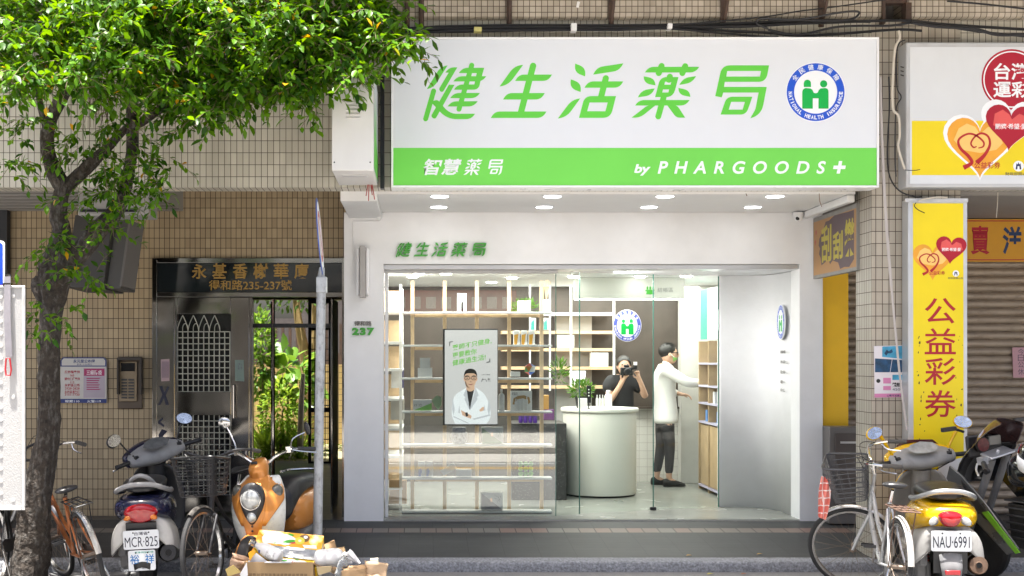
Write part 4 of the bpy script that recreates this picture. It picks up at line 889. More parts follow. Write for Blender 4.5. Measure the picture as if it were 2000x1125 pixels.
# leaves helper: one mesh of folded leaves
def leaf_mesh(items, shape='leaf'):
    """items: (pos, dir, normal, length, width)"""
    vs, fs = [], []
    for p, d, n_, L, w in items:
        d = d.normalized(); s = d.cross(n_); s = s.normalized() if s.length > 1e-6 else d.orthogonal().normalized(); up = s.cross(d).normalized(); i = len(vs)
        vs += [p, p+d*L*.42+s*w*.5+up*w*.14, p+d*L*.42, p+d*L*.42-s*w*.5+up*w*.14, p+d*L*.76+s*w*.34+up*w*.06-up*L*.02, p+d*L*.76-up*L*.03, p+d*L*.76-s*w*.34+up*w*.06-up*L*.02, p+d*L-up*L*.09]
        fs += [(i,i+1,i+2),(i,i+2,i+3),(i+1,i+4,i+5,i+2),(i+2,i+5,i+6,i+3),(i+4,i+7,i+5),(i+5,i+7,i+6)]
    me = bpy.data.meshes.new('leaves'); me.from_pydata(vs, [], fs); return me
def leaf_mat(name, c1, c2, c3=None, f3=.03, rough=.32, tr=.35):
    m = bpy.data.materials.new(name); m.use_nodes = True; MATS[name] = m
    n = m.node_tree.nodes; l = m.node_tree.links; b = n['Principled BSDF']; b.inputs['Roughness'].default_value = rough; b.inputs['Specular IOR Level'].default_value = .22
    g = n.new('ShaderNodeNewGeometry'); rp = n.new('ShaderNodeValToRGB')
    e_ = rp.color_ramp.elements; e_[0].color = (*c1,1); e_[1].color = (*c2,1); e_[1].position = .9
    if c3:
        k = e_.new(1-f3); k.color = (*c3,1); rp.color_ramp.elements[-1].color = (*c3,1); k2 = e_.new(1-f3-.005); k2.color = (*c2,1)
    l.new(g.outputs['Random Per Island'], rp.inputs[0]); l.new(rp.outputs[0], b.inputs['Base Color'])
    t = n.new('ShaderNodeBsdfTranslucent'); hs = n.new('ShaderNodeHueSaturation'); hs.inputs['Hue'].default_value = .47; hs.inputs['Value'].default_value = 1.6; hs.inputs['Saturation'].default_value = 1.05
    l.new(rp.outputs[0], hs.inputs['Color']); l.new(hs.outputs[0], t.inputs[0])
    mx = n.new('ShaderNodeMixShader'); mx.inputs[0].default_value = tr; l.new(b.outputs[0], mx.inputs[1]); l.new(t.outputs[0], mx.inputs[2]); l.new(mx.outputs[0], n['Material Output'].inputs['Surface'])
    return m
def rv(s=1): 
    while True:
        v = Vector((random.uniform(-1,1),random.uniform(-1,1),random.uniform(-1,1)))
        if .05 < v.length < 1: return v*s
LEAFG = leaf_mat('plant_leaf', (.035,.10,.014), (.085,.20,.03))
def potplant(name, label, c, r, h, n, pot, L=.05, w=.02, pm=None):
    o = thing(name, label, 'plant', c, world=True); c = Vector(c)
    if pot:
        b = MB(); b.lathe([(pot*.75,0),(pot,pot*1.9),(pot*.9,pot*1.9),(pot*.85,pot*1.7)], c); b.build('pot', pm or BLACKM, o)
    it = []
    for _ in range(n):
        v = rv(); p = c + Vector((0,0,(pot or 0)*1.8+h*.5)) + Vector((v.x*r,v.y*r,v.z*h*.5)); it.append((p, v+Vector((0,0,.5))+rv(.5), rv(), L*random.uniform(.7,1.2), w*random.uniform(.8,1.2)))
    finish('leaves', leaf_mesh(it), LEAFG, o); return o
# terrazzo block, counter and what stands on it
TERR = mat('terrazzo', (.035,.034,.036), .4, var=.0); MATS['terrazzo'].node_tree  # dark stone with pale chips
def chips(m, c, sc, th):
    n = m.node_tree.nodes; l = m.node_tree.links; b = n['Principled BSDF']; tc = n.new('ShaderNodeTexCoord'); v = n.new('ShaderNodeTexVoronoi'); v.inputs['Scale'].default_value = sc
    l.new(tc.outputs['Object'], v.inputs[0]); r_ = n.new('ShaderNodeMapRange'); r_.inputs['From Min'].default_value = th; r_.inputs['From Max'].default_value = th*.7
    l.new(v.outputs['Distance'], r_.inputs['Value']); mx = n.new('ShaderNodeMix'); mx.data_type = 'RGBA'; mx.inputs['A'].default_value = b.inputs['Base Color'].default_value; mx.inputs['B'].default_value = (*c,1)
    l.new(r_.outputs[0], mx.inputs['Factor']); l.new(mx.outputs['Result'], b.inputs['Base Color'])
chips(TERR, (.35,.34,.32), 55, .22)
TB = thing('terrazzo_block', 'dark speckled terrazzo plinth left of the round counter', 'plinth', (PX(1050,13.3),13.5,.216), world=True)
b = MB(); b.box(PX(1000,13.3),PX(1106.5,13.3),13.3,13.95,.216,PZ(827,13.3)); b.build('block', TERR, TB, bevel=.004)
CT = thing('counter', 'round fronted white checkout counter', 'counter', (PX(1168,13.85),13.87,.216), world=True)
cc = (PX(1171,13.87),13.87,.216)
CWH = mat('counter_white', (.80,.79,.73), .45, var=.01)
b = MB(); b.lathe([(.405,.02),(.41,.03),(.41,.93),(.40,.935)], cc, n=64); b.build('drum', CWH, CT)
b = MB(); b.lathe([(.43,.937),(.435,.945),(.435,.97),(.43,.978),(0,.978)], cc, n=64); b.build('top', CWH, CT)
b = MB(); b.lathe([(.39,0),(.39,.018)], cc, n=48); b.build('kick', BLACKM, CT)
ztop = .216+.978
potplant('counter_plant', 'bushy green plant in a black pot on the counter', (PX(1135,13.75),13.75,ztop), .13, .17, 260, .07, .06, .02)
bx('white_tin', 'white square tin before the potted plant on the counter', 'box', (1131,1147,778,798.5), 13.52, CARD, .08)
cr = thing('card_reader', 'upright black payment device on the counter front', 'device', P(1150,798,13.55), world=True)
b = MB(); b.boxc(P(1150,770,13.55)+Vector((0,0,0)), (.05,.02,.19)); b.build('body', BLACKM, cr, bevel=.006); b = MB(); b.tube([P(1150,785,13.56),P(1150,798.5,13.56)], .008, 6); b.lathe([(.03,0),(.03,.006)], P(1150,798.7,13.56)); b.build('stand', BLACKM, cr)
for i in range(3): b = MB(); b.boxc(P(1150,761+6*i,13.537), (.012,.004,.012)); b.build('key', SHW, cr)
for i, px in enumerate((1166,1171.5,1177)): bottle('pump_bottle', ('left','middle','right')[i]+' slim white bottle on the counter beside the wide bottle', px, 771, 799, 5, 13.6, CARD, 'slim bottles on the counter')
bottle('wide_bottle', 'wide white refill bottle on the counter', 1188, 762, 799, 15, 13.65, CARD, neck=.45)
# hanging checkout sign
CK = thing('checkout_sign', 'white hanging checkout sign with green icon and grey lettering', 'sign', (PX(1230,13.6),13.62,PZ(584,13.6)), world=True)
YC = 13.6
b = MB(); b.box(PX(1122,YC),PX(1337,YC),YC,YC+.12,PZ(583,YC),2.643); b.build('board', mat('checkout_white', (.50,.50,.46), .5, var=.01), CK)
b = MB(); b.box(PX(1123,YC),PX(1330,YC),YC+.02,YC+.08,PZ(585,YC),PZ(583.3,YC)); b.build('led_strip', LED, CK)
flat([(1261,566),(1279,566),(1277,569),(1278,575),(1262,575),(1263,569),(1260,569)], YC-.001, GREEN, CK, 'icon_desk')
for cx in (1264.5,1270,1275.5): flat([(cx-1.7,565.6),(cx-1.7,561),(cx,558.5),(cx+1.7,561),(cx+1.7,565.6)], YC-.001, GREEN, CK, 'icon_figure')
txt('結帳區', (1284,1315,561.5,571), YC-.001, mat('checkout_grey', (.22,.22,.21), .5), CK, .01)
# shelving on the back wall
BS = thing('wall_shelving', 'white rails with pale wood shelves on the back wall', 'shelf', (PX(1140,15.15),15.1,.9), world=True)
for px in (1115,1199): b = MB(); b.box(PX(px-1.8,15),PX(px+1.8,15),14.98,15.02,PZ(763,15),2.643); b.build('rail', SHW, BS)
for y in (613,649,683,719,756): b = MB(); b.box(PX(980,15),PX(1198,15),15.022,15.24,PZ(y+3,15),PZ(y-3,15)); b.build('shelf_board', SHW if y == 613 else PINE, BS)
for px in (1035,1074): b = MB(); b.box(PX(px-1.5,15),PX(px+1.5,15),14.98,15.02,PZ(763,15),2.643); b.build('rail', SHW, BS)
GC = mat('grey_card', (.5,.49,.46), .6)
for pb, lb in (((1154,1188,689,716),'white open carton on the fourth back shelf'),((1088,1122,654,680),'beige carton on the third back shelf'),((1117,1143,737,752.5),'low white carton on the bottom back shelf'),((1112,1144,724,736.6),'grey carton stacked on the low white carton')): bx('storage_carton', lb, 'box', pb, 15.03, GC if 'white' not in lb else CARD, .15)
fn = potplant('fern', 'drooping green fern by the glass pane edge', (PX(1092,13.0),13.0,PZ(752,13)), .07, .26, 90, 0, .075, .018)
potplant('shelf_plant', 'leafy green plant on the back shelf top', (PX(1025,14.9),14.9,PZ(612,14.9)), .16, .17, 200, 0, .05, .018)
# product rack on the right
PR = thing('product_rack', 'tall wooden product rack with lit panel at the right inner wall', 'shelf', (3.4,13.8,.216), world=True)
WB_ = mat('oak', (.42,.30,.17), .5, var=.2, scale=6)
for y in (13.10,13.55,14.0,14.48):
    b = MB(); b.box(3.26,3.60,y,y+.03,.216,1.95); b.build('upright', WB_ if y != 13.55 else SHW, PR)
b = MB(); b.box(3.61,3.64,13.1,14.51,.216,2.6); b.build('back', SHW, PR)
for z in (.26,1.0,1.22,1.42,1.68): b = MB(); b.box(3.25,3.60,13.132,14.478,z,z+.02); b.build('shelf_board', mat('shelf_lilac', (.45,.43,.55), .4), PR)
for y in (13.135,13.59,14.04): b = MB(); b.box(3.27,3.29,y,y+.40,.29,.98); b.build('door', WB_, PR)
b = MB(); b.box(3.20,3.23,13.3,13.6,PZ(645,13.4),PZ(605,13.4)); b.build('light_panel', mat('panel_glow', (1,1,1), .5, var=0, em=1.6), PR)
b = MB(); b.box(3.27,3.29,14.12,14.45,1.97,2.55); b.build('green_panel', mat('pharm_teal', (.07,.30,.24), .5), PR)
b = MB(); b.box(3.272,3.288,13.62,14.11,1.97,2.55); b.build('white_panel', SHW, PR)
b = MB(); b.box(3.25,3.27,13.15,13.3,1.9,2.55); b.build('pink_panel', mat('pharm_pink', (.42,.05,.18), .5), PR)
for i in range(7):
    b = MB(); y = 13.16+.18*i+ (.03 if i%3==2 else 0); z = (1.02,1.24,1.44)[i%3]+.001; b.box(3.30,3.4,y,y+.08,z,z+.13); oo = tag(b.build('medicine_box', mat('med_%s' % ('blue','white','cream')[i%3], ((.10,.25,.55),(.7,.7,.7),(.6,.52,.4))[i%3], .5)), 'small '+('blue','white','cream')[i%3]+' medicine carton on the wooden rack at the right inner wall', 'box', 'cartons on the product rack')
# notices on the curved wall
DW = thing('wall_disc', 'white insurance disc seen edge on fixed to the curved wall', 'sign', (3.57,12.2,2.1), world=True)
un = Vector((-.08,-1,0)).normalized()
Mw = plane_m((3.572,12.22,PZ(629,12.22)), un, (0,0,1))
b = MB(); b.lathe([(.172,.0),(.172,.012),(0,.012)], (0,0,0), n=40); b.bm.transform(Mw @ Matrix.Translation((0,0,-.004))); b.build('disc', LETW, DW)
emblem(Mw @ Matrix.Translation((0,0,.0095)), .165, DW)
Mw2 = plane_m((3.58,12.21,0), un, (0,0,1))
for i, (z0_, z1_) in enumerate(((1.80,1.83),(1.70,1.73),(1.60,1.63),(1.50,1.53),(1.42,1.45))): txt_on(('營業時間','09:00','22:00','週一','公休')[i], (-.12,.12,z0_,z1_), Mw2, GREYL, SF, .02)
# emblem on the glass door, lettered to be read from inside
dd = (B_ - A_).normalized(); pg_ = A_ + dd*((PX(1223,12.36)-A_.x)/dd.x)
Mg = plane_m((pg_.x+.0006, pg_.y-.012, PZ(636,pg_.y)), (dd.x,dd.y,0), (0,0,1))
EM = thing('door_emblem', 'round blue and green insurance emblem sticker with reversed lettering on the glass door', 'sticker', (pg_.x,pg_.y-.012,PZ(667,pg_.y)), world=True)
emblem(Mg, 30.2/F*pg_.y, EM, mirror=True, blue=mat('sticker_blue', (.07,.10,.42), .5))
# ---------------------------------------------------------------- people
def skin_mesh(verts, edges, radii, sub=2, root=0):
    me = bpy.data.meshes.new('tmp'); me.from_pydata([Vector(v) for v in verts], edges, [])
    o = bpy.data.objects.new('tmp', me); COL.objects.link(o)
    o.modifiers.new('skin', 'SKIN').use_smooth_shade = True
    s = o.modifiers.new('sub', 'SUBSURF'); s.levels = s.render_levels = sub
    for i, r in enumerate(radii): me.skin_vertices[0].data[i].radius = r if hasattr(r, '__len__') else (r, r); me.skin_vertices[0].data[i].use_root = (i == root)
    bpy.context.view_layer.update()
    out = bpy.data.meshes.new_from_object(o.evaluated_get(bpy.context.evaluated_depsgraph_get())); bpy.data.objects.remove(o); bpy.data.meshes.remove(me); return out
def chain(*chains):
    """chains of (pos, r); a pos equal to an earlier one is shared"""
    V, E_, Rr = [], [], []; idx = {}
    for c in chains:
        prev = None
        for p, r in c:
            k = tuple(round(x,4) for x in p)
            if k not in idx: idx[k] = len(V); V.append(p); Rr.append(r)
            if prev is not None and prev != idx[k]: E_.append((prev, idx[k]))
            prev = idx[k]
    return V, E_, Rr
def hand(wrist, d, up, curl=.4, side=1, s=1.0):
    """palm and five fingers: returns chains starting at the wrist"""
    w = Vector(wrist); d = Vector(d).normalized(); up = Vector(up); up = (up - d*up.dot(d)).normalized(); sd = d.cross(up)*side
    palm = w + d*.07*s; out = [[(tuple(w), .023*s), (tuple(palm), (.032*s,.018*s))]]
    for i, L in enumerate((.068,.078,.072,.055)):
        b = palm + sd*(.024-.016*i)*s + d*.018*s; m = b + (d*math.cos(curl)-up*math.sin(curl))*L*.5*s; e = m + (d*math.cos(curl*2.2)-up*math.sin(curl*2.2))*L*.5*s
        out.append([(tuple(palm), (.032*s,.018*s)), (tuple(b), .0095*s), (tuple(m), .0085*s), (tuple(e), .007*s)])
    t0 = w + d*.03*s + sd*.026*s; t1 = t0 + (d*.6+sd*.8).normalized()*.035*s - up*.008*s; t2 = t1 + d*.03*s - up*.01*s
    out.append([(tuple(w), .023*s), (tuple(t0), .014*s), (tuple(t1), .010*s), (tuple(t2), .008*s)])
    return out
def head_bits(me, c, f, skin_only=True):
    """nose and ears joined into the body mesh; c head centre, f facing"""
    bm = bmesh.new(); bm.from_mesh(me); c = Vector(c); f = Vector(f).normalized(); s = f.cross(Vector((0,0,1)))
    fr = Matrix((( f.x,s.x,0,0),(f.y,s.y,0,0),(0,0,1,0),(0,0,0,1)))
    def el(p, r): bmesh.ops.create_uvsphere(bm, u_segments=14, v_segments=10, radius=1, matrix=Matrix.Translation(c) @ fr @ Matrix.Translation(p) @ Matrix.Diagonal((*r,1)))
    el((0.0,0,.0), (.098,.076,.118)); el((.02,0,-.055), (.068,.058,.062)); el((.098,0,-.012), (.018,.014,.028))
    for k in (-1,1): el((-.008,.078*k,-.01), (.02,.012,.032))
    bm.to_mesh(me); bm.free(); return me
PANTS = mat('black_trousers', (.014,.014,.016), .8, var=.1); COAT = mat('lab_coat', (.74,.74,.72), .8, var=.02, bump=.15, bscale=14); SHOE = mat('black_shoe', (.012,.012,.012), .6)
EYEW = mat('eye', (.03,.02,.018), .2)
# pharmacist, in profile facing right
PH = None
def person(label, loc, rotz, f, build_fn):
    pass
def make_pharmacist():
    hc = (.045,0,1.585)
    ch = [[((0,0,.92),(.12,.10)), ((0,0,1.10),(.10,.10)), ((-.01,0,1.28),(.13,.10)), ((-.01,0,1.41),(.09,.08)), ((.01,0,1.47),.052), ((.03,0,1.52),.05)]]
    rs, re_, rw = (-.01,-.17,1.395), (.22,-.23,1.24), (.46,-.16,1.25)
    ls, le, lw = (-.01,.17,1.395), (.05,.22,1.15), (.20,.10,1.10)
    ch += [[((-.01,0,1.41),(.09,.08)), (rs,.055), (re_,.042), (rw,.026)], [((-.01,0,1.41),(.09,.08)), (ls,.055), (le,.042), (lw,.026)]]
    ch += hand(rw, (1,.15,.08), (0,-.3,1), .35, 1); ch += hand(lw, (1,-.4,-.1), (0,.2,1), .5, -1)
    for s, fx in ((-1,.02),(1,-.09)): ch += [[((0,0,.92),(.12,.10)), ((fx*.3,.09*s,.84),.082), ((fx*.6+.02,.095*s,.48),.056), ((fx,.095*s,.09),.036), ((fx+.10,.10*s,.035),.035)]]
    me = skin_mesh(*chain(*ch)); head_bits(me, hc, (1,0,0))
    o = finish('person', me, SKIN); tag(o, 'person in white coat, green mask and black trousers reaching to a shelf', 'person')
    cm = skin_mesh(*chain([((0,0,.735),(.17,.21)), ((0,0,.81),(.163,.20)), ((0,0,.95),(.15,.17)), ((-.01,0,1.10),(.135,.15)), ((-.01,0,1.28),(.15,.16)), ((-.01,0,1.40),(.12,.13)), ((.0,0,1.465),(.075,.07))],
        [((-.01,0,1.40),(.12,.13)), ((-.01,-.155,1.39),.078), ((.22,-.23,1.24),.062), ((.43,-.165,1.245),.048)], [((-.01,0,1.40),(.12,.13)), ((-.01,.155,1.39),.078), ((.05,.22,1.15),.062), ((.18,.115,1.10),.048)]))
    finish('coat', cm, COAT, o)
    b = MB(); b.tube([(-.05,-.07,1.49),(.03,-.085,1.46),(.09,-.05,1.40),(.13,-.01,1.30)], .014, 6, smooth=3); b.build('collar', COAT, o)
    tm = skin_mesh(*chain([((0,0,.95),(.12,.12)), ((0,0,.86),(.125,.13))], *[[((0,0,.86),(.125,.13)), ((fx*.3,.085*s,.74),.088), ((fx*.6+.02,.095*s,.48),.068), ((fx,.095*s,.14),.050)] for s, fx in ((-1,.02),(1,-.09))]))
    finish('trousers', tm, PANTS, o)
    for s, fx in ((-1,.02),(1,-.09)):
        b = MB(); b.loft([[(fx+x, .1*s+y*w, z0) for y in (-.045,.045)] + [(fx+x*.97, .1*s+y*w*.85, z1) for y in (.045,-.045)] for x, w, z0, z1 in ((-.075,.7,.0,.09),(-.05,1,.0,.11),(.03,1,.0,.105),(.11,1.05,.0,.075),(.18,.85,.0,.055),(.205,.4,.008,.03))]); b.build('shoe', SHOE, o, subd=2)
    b = MB(); b.ell((.018,0,1.625), (.108,.086,.096)); hh = b
    bmesh.ops.bisect_plane(hh.bm, geom=hh.bm.verts[:]+hh.bm.edges[:]+hh.bm.faces[:], plane_co=(.085,0,1.612), plane_no=(.55,0,-.62), clear_outer=True); hh.build('hair', HAIR, o)
    b = MB()
    for k in range(60): 
        a = random.uniform(0,6.28); v = random.uniform(.3,1); p = Vector((.018+.1*v*math.cos(a),.08*v*math.sin(a),1.625+.094*math.sqrt(max(0,1-v*v*.98)))); 
        if p.z > 1.62: b.tube([p, p+Vector((.03,random.uniform(-.01,.01),.012))], [.008,.001], 4)
    b.build('hair_tufts', HAIR, o)
    b = MB(); b.loft([[(.118+dx, .074*k*w, z) for k in (-1,-.5,0,.5,1)] for z, w, dx in ((1.585,.95,-.005),(1.555,1.05,.028),(1.525,1.0,.03),(1.495,.75,.0))], cap=False, closed=False); mk = b
    for v in mk.bm.verts: v.co.x -= abs(v.co.y)**1.6*4.6
    mk.build('mask', mat('mask_leaf_green', (.22,.50,.12), .8), o, solid=.006, subd=1)
    b = MB(); b.tube([(.045,-.088,1.585),(.085,-.076,1.55)], .004, 5); b.build('mask_strap', CARD, o)
    b = MB(); b.tube([(.03,-.084,1.60),(.12,-.062,1.603),(.142,-.03,1.60)], .004, 5); b.torus((.137,-.034,1.597), .022, .0035, 'X', 16, 5); b.build('glasses', BLACKM, o)
    b = MB(); b.ell((.130,-.034,1.598),(.008,.012,.007)); b.build('eye', EYEW, o)
    return o
ph = make_pharmacist(); ph.location = (PX(1300,14.75),14.75,.216)
# solid figure with a camera, added indoors in place of a reflection
def make_reflection_figure():
    hc = (.05,0,1.535); ch = [[((0,0,.90),(.11,.10)), ((0,0,1.08),(.10,.10)), ((0,0,1.25),(.13,.10)), ((0,0,1.37),(.09,.08)), ((.01,0,1.43),.050), ((.03,0,1.48),.05)]]
    rs, re_, rw = (0,-.18,1.345), (.10,-.19,1.08), (.235,-.045,1.34); ls, le, lw = (0,.18,1.345), (.10,.27,1.14), (.22,.17,1.37)
    # facing +x: y negative is the person's right
    ch += [[((0,0,1.37),(.09,.08)), (ls,.055), (le,.044), (lw,.028)], [((0,0,1.37),(.09,.08)), (rs,.055), (re_,.044), (rw,.028)]]
    ch += hand(rw, (.25,.45,1), (-1,0,.2), .7, 1); ch += hand(lw, (.05,-.35,1), (-.8,.3,0), .8, 1)
    for s in (-1,1): ch += [[((0,0,.90),(.11,.10)), ((0,.085*s,.82),.08), ((.01,.09*s,.46),.055), ((0,.09*s,.08),.036), ((.10,.1*s,.035),.034)]]
    me = skin_mesh(*chain(*ch)); head_bits(me, hc, (1,0,0)); o = finish('person', me, SKIN)
    tag(o, 'person in dark shirt holding a black camera to the face, added indoors to stand for a reflection in the glass door', 'person')
    finish('shirt', skin_mesh(*chain([((0,0,.84),(.135,.16)), ((0,0,1.05),(.13,.15)), ((0,0,1.25),(.15,.155)), ((0,0,1.37),(.11,.12)), ((.01,0,1.415),(.07,.07))], *[[((0,0,1.37),(.11,.12)), ((0,.175*s,1.345),.10), ((.055,.222*s,1.19),.085)] for s in (-1,1)])), mat('dark_shirt', (.018,.018,.021), .85), o)
    finish('trousers', skin_mesh(*chain([((0,0,.90),(.125,.11)), ((0,0,.84),(.12,.12))], *[[((0,0,.84),(.12,.12)), ((0,.085*s,.77),.09), ((.01,.09*s,.46),.066), ((0,.09*s,.12),.05)] for s in (-1,1)])), PANTS, o)
    for s in (-1,1): b = MB(); b.loft([[(x, .1*s+y*w, z0) for y in (-.045,.045)] + [(x*.97, .1*s+y*w*.85, z1) for y in (.045,-.045)] for x, w, z0, z1 in ((-.075,.7,.0,.09),(.03,1,.0,.105),(.11,1.05,.0,.075),(.2,.5,.008,.03))]); b.build('shoe', SHOE, o, subd=2)
    b = MB(); b.ell((.03,0,1.575), (.112,.098,.098)); bmesh.ops.bisect_plane(b.bm, geom=b.bm.verts[:]+b.bm.edges[:]+b.bm.faces[:], plane_co=(.10,0,1.58), plane_no=(.6,0,-.5), clear_outer=True); b.build('hair', HAIR, o)
    b = MB(); b.ell((-.01,0,1.53), (.09,.094,.12)); b.build('hair_back', HAIR, o)
    for s in (-1,1): b = MB(); b.ell((.138,.032*s,1.553),(.008,.012,.007)); b.build('eye', EYEW, o)
    return o
pg2 = make_reflection_figure(); pg2.scale = (.94,.94,.94); pg2.location = (PX(1217,14.62),14.62,.216); pg2.rotation_euler = (0,0,R(-90))
cm = thing('camera', 'black camera with lens and small white flash, added with the figure that stands for a reflection', 'camera', pg2.location + Vector((0,-.245,1.385))); cm.rotation_euler = (0,0,R(-90))
b = MB(); b.box(-.04,.03,-.07,.07,-.05,.045); b.box(-.03,.02,-.03,.03,.0455,.075); b.build('body', BLACKM, cm, bevel=.01)
b = MB(); b.lathe([(.036,.031),(.04,.05),(.04,.10),(.034,.11)], (0,0,-.005), 'X', 20); b.build('lens', BLACKM, cm)
b = MB(); b.box(-.02,.03,.075,.12,.02,.11); fl_ = b.build('flash', BLACKM, cm, bevel=.006); b = MB(); b.box(.0305,.034,.077,.118,.07,.108); b.build('flash_window', CARD, cm)

# ---------------------------------------------------------------- courtyard garden behind the passage
sheet('garden_ground', [(-6,18.52,.21),(2,18.52,.21),(2,24,.21),(-6,24,.21)], mat('garden_soil', (.22,.20,.10), .9, var=.4, scale=14))
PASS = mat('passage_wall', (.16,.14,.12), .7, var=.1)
PA = thing('passage_walls', 'dark lobby walls of the passage leading through to the courtyard', 'wall', (-1.5,15,.2), world=True)
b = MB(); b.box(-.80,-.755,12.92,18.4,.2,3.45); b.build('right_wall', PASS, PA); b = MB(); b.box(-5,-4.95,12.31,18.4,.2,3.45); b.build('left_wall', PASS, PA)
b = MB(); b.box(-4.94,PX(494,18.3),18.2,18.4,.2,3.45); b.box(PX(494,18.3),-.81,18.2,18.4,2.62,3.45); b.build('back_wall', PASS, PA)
b = MB(); b.box(-.745,-.70,12.1,12.9,.2,3.4); b.build('tiled_reveal', tile('grey_reveal', .1,.05,'YZ',(.10,.10,.105),(.07,.07,.075),(.03,.03,.03)), PA)
GT = thing('garden_gate', 'black lattice steel gate at the far end of the passage', 'gate', (PX(628,18),18.1,.2), world=True)
b = MB(); 
for px in (605,645): b.box(PX(px-3,18.1),PX(px+3,18.1),18.08,18.13,.2,PZ(585,18.1))
for y in (588,640,905,800): b.box(PX(602,18.1),PX(648,18.1),18.085,18.125,PZ(y+5,18.1),PZ(y-4,18.1))
b.build('frame', BLACKM, GT)
b = MB()
for px in (615,625,635): b.box(PX(px-.8,18.1),PX(px+.8,18.1),18.09,18.12,.25,PZ(640,18.1))
for y in range(660,900,22): b.box(PX(608,18.1),PX(642,18.1),18.092,18.118,PZ(y+1,18.1),PZ(y-.8,18.1))
b.build('lattice', BLACKM, GT)
GW = thing('garden_wall', 'yellowish tiled courtyard wall with dark railings on top', 'wall', (-2,22,.2), world=True)
b = MB(); b.box(-6,3,22.0,22.2,.2,PZ(712,22)); b.build('wall', T_YEL, GW)
b = MB(); b.box(-6,3,22.02,22.12,PZ(712,22)+.002,PZ(690,22)); 
for i in range(60): b.box(-5+.13*i,-4.95+.13*i,22.04,22.1,PZ(690,22)+.002,PZ(632,22))
b.build('railing', BROWNI, GW)
NBD = thing('neighbour_building', 'shadowed neighbouring building beyond the courtyard', 'building', (-2,30,0), world=True)
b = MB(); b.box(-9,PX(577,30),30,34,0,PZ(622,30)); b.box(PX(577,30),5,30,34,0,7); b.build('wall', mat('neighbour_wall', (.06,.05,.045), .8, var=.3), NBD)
# garden planting
def blade_mesh(c, n, L, w, spread=.6):
    vs, fs = [], []; c = Vector(c)
    for _ in range(n):
        a = random.uniform(0,6.283); d = Vector((math.cos(a),math.sin(a),0)); s = Vector((-d.y,d.x,0)); l = L*random.uniform(.6,1.1); i = len(vs); p0 = c+d*random.uniform(0,.06)
        for t in (0,.25,.5,.75,1):
            r = l*spread*(t**1.2)*random.uniform(.9,1.1); h = l*(t*1.15-.75*t*t*random.uniform(.6,1)); ww = w*(1-t)**.5*(.6+t) if t < 1 else .001
            vs += [p0+d*r+Vector((0,0,h))+s*ww, p0+d*r+Vector((0,0,h))-s*ww]
        for k in range(4): fs.append((i+2*k,i+2*k+1,i+2*k+3,i+2*k+2))
    me = bpy.data.meshes.new('leaves'); me.from_pydata(vs, [], fs); return me
GLF = leaf_mat('garden_leaf', (.05,.14,.015), (.14,.26,.04), tr=.4, rough=.3); GLY = leaf_mat('garden_blade', (.09,.20,.015), (.22,.34,.05), tr=.4)
for i, (px, Y, n, L, lb) in enumerate(((520,18.9,70,.9,'clump of arching bright blades at the left of the courtyard bed'),(553,19.2,90,1.1,'tall clump of arching blades in the middle of the courtyard bed'),(585,18.95,60,.75,'smaller clump of arching blades beside the slim pale trunk'),(503,19.4,60,.9,'clump of blades half hidden by the door post'))):
    o = thing('strap_leaf_plant', lb, 'plant', (PX(px,Y),Y,.21), group='strap leaved plants in the courtyard'); finish('leaves', blade_mesh((0,0,0), n, L, .018), GLY, o)
def bush(name, label, c, rr, n, L, w, m, stem=True):
    o = thing(name, label, 'shrub', (c[0],c[1],.21), world=True); it = []; c = Vector(c)
    for _ in range(n):
        v = rv(); it.append((c+Vector((v.x*rr[0],v.y*rr[1],v.z*rr[2])), v+rv(.7), rv()+Vector((0,0,1)), L*random.uniform(.7,1.3), w*random.uniform(.8,1.2)))
    finish('leaves', leaf_mesh(it), m, o)
    if stem: b = MB(); b.tube([(c.x,c.y,.2),(c.x+.03,c.y,c.z)], [.03,.012], 6); b.build('stem', mat('twig', (.16,.12,.07), .8), o)
    return o
bush('broadleaf_shrub', 'sunlit shrub with small pale leaves at the left of the courtyard', (PX(510,19.3),19.3,1.75), (.22,.25,.75), 750, .10, .05, GLF)
bush('broadleaf_shrub', 'low sunlit shrub behind the thin steel post of the courtyard door', (PX(548,19.0),19.0,.95), (.32,.2,.5), 520, .10, .045, GLY)
bush('split_leaf_plant', 'large split leaf plant hanging over the courtyard bed', (PX(560,19.5),19.5,1.55), (.36,.3,.32), 80, .26, .17, GLF)
bush('split_leaf_plant', 'big leaved plant near the black gate in the courtyard', (PX(590,19.4),19.4,1.3), (.22,.2,.3), 46, .26, .16, GLF)
bush('garden_hedge', 'low bright ground planting along the courtyard edge', (PX(560,18.8),18.8,.36), (.85,.2,.16), 500, .08, .035, GLY, False)
for px, Y, z0_, z1_, r_, lb in ((605,20.6,.2,4.2,.13,'leaning courtyard tree with forked yellowish trunk'),):
    o = thing('courtyard_tree', lb, 'tree', (PX(px,Y),Y,.2), world=True); x = PX(px,Y)
    b = MB(); b.tube([(x+.05,Y,.2),(x-.02,Y,1.2),(x-.1,Y,1.9),(x-.22,Y,2.6),(x-.25,Y,3.6)], [.13,.11,.09,.06,.04], 8, smooth=4); b.tube([(x-.05,Y,1.55),(x+.08,Y,2.2),(x+.1,Y,3.4)], [.08,.07,.04], 8, smooth=4); b.build('trunk', mat('yellow_bark', (.26,.18,.07), .8, var=.2, scale=9, bump=.5), o)
    it = []
    for _ in range(900):
        v = rv(); it.append((Vector((x-.2+v.x*1.0,Y+v.y*.7,3.25+v.z*.75)), v+rv(.8), rv()+Vector((0,0,1)), .12, .055))
    finish('crown', leaf_mesh(it), leaf_mat('dark_leaf', (.03,.07,.012), (.06,.12,.02)), o)
o = thing('slim_tree', 'slim pale trunk standing at the courtyard bed edge', 'tree', (PX(588,18.7),18.7,.2), world=True)
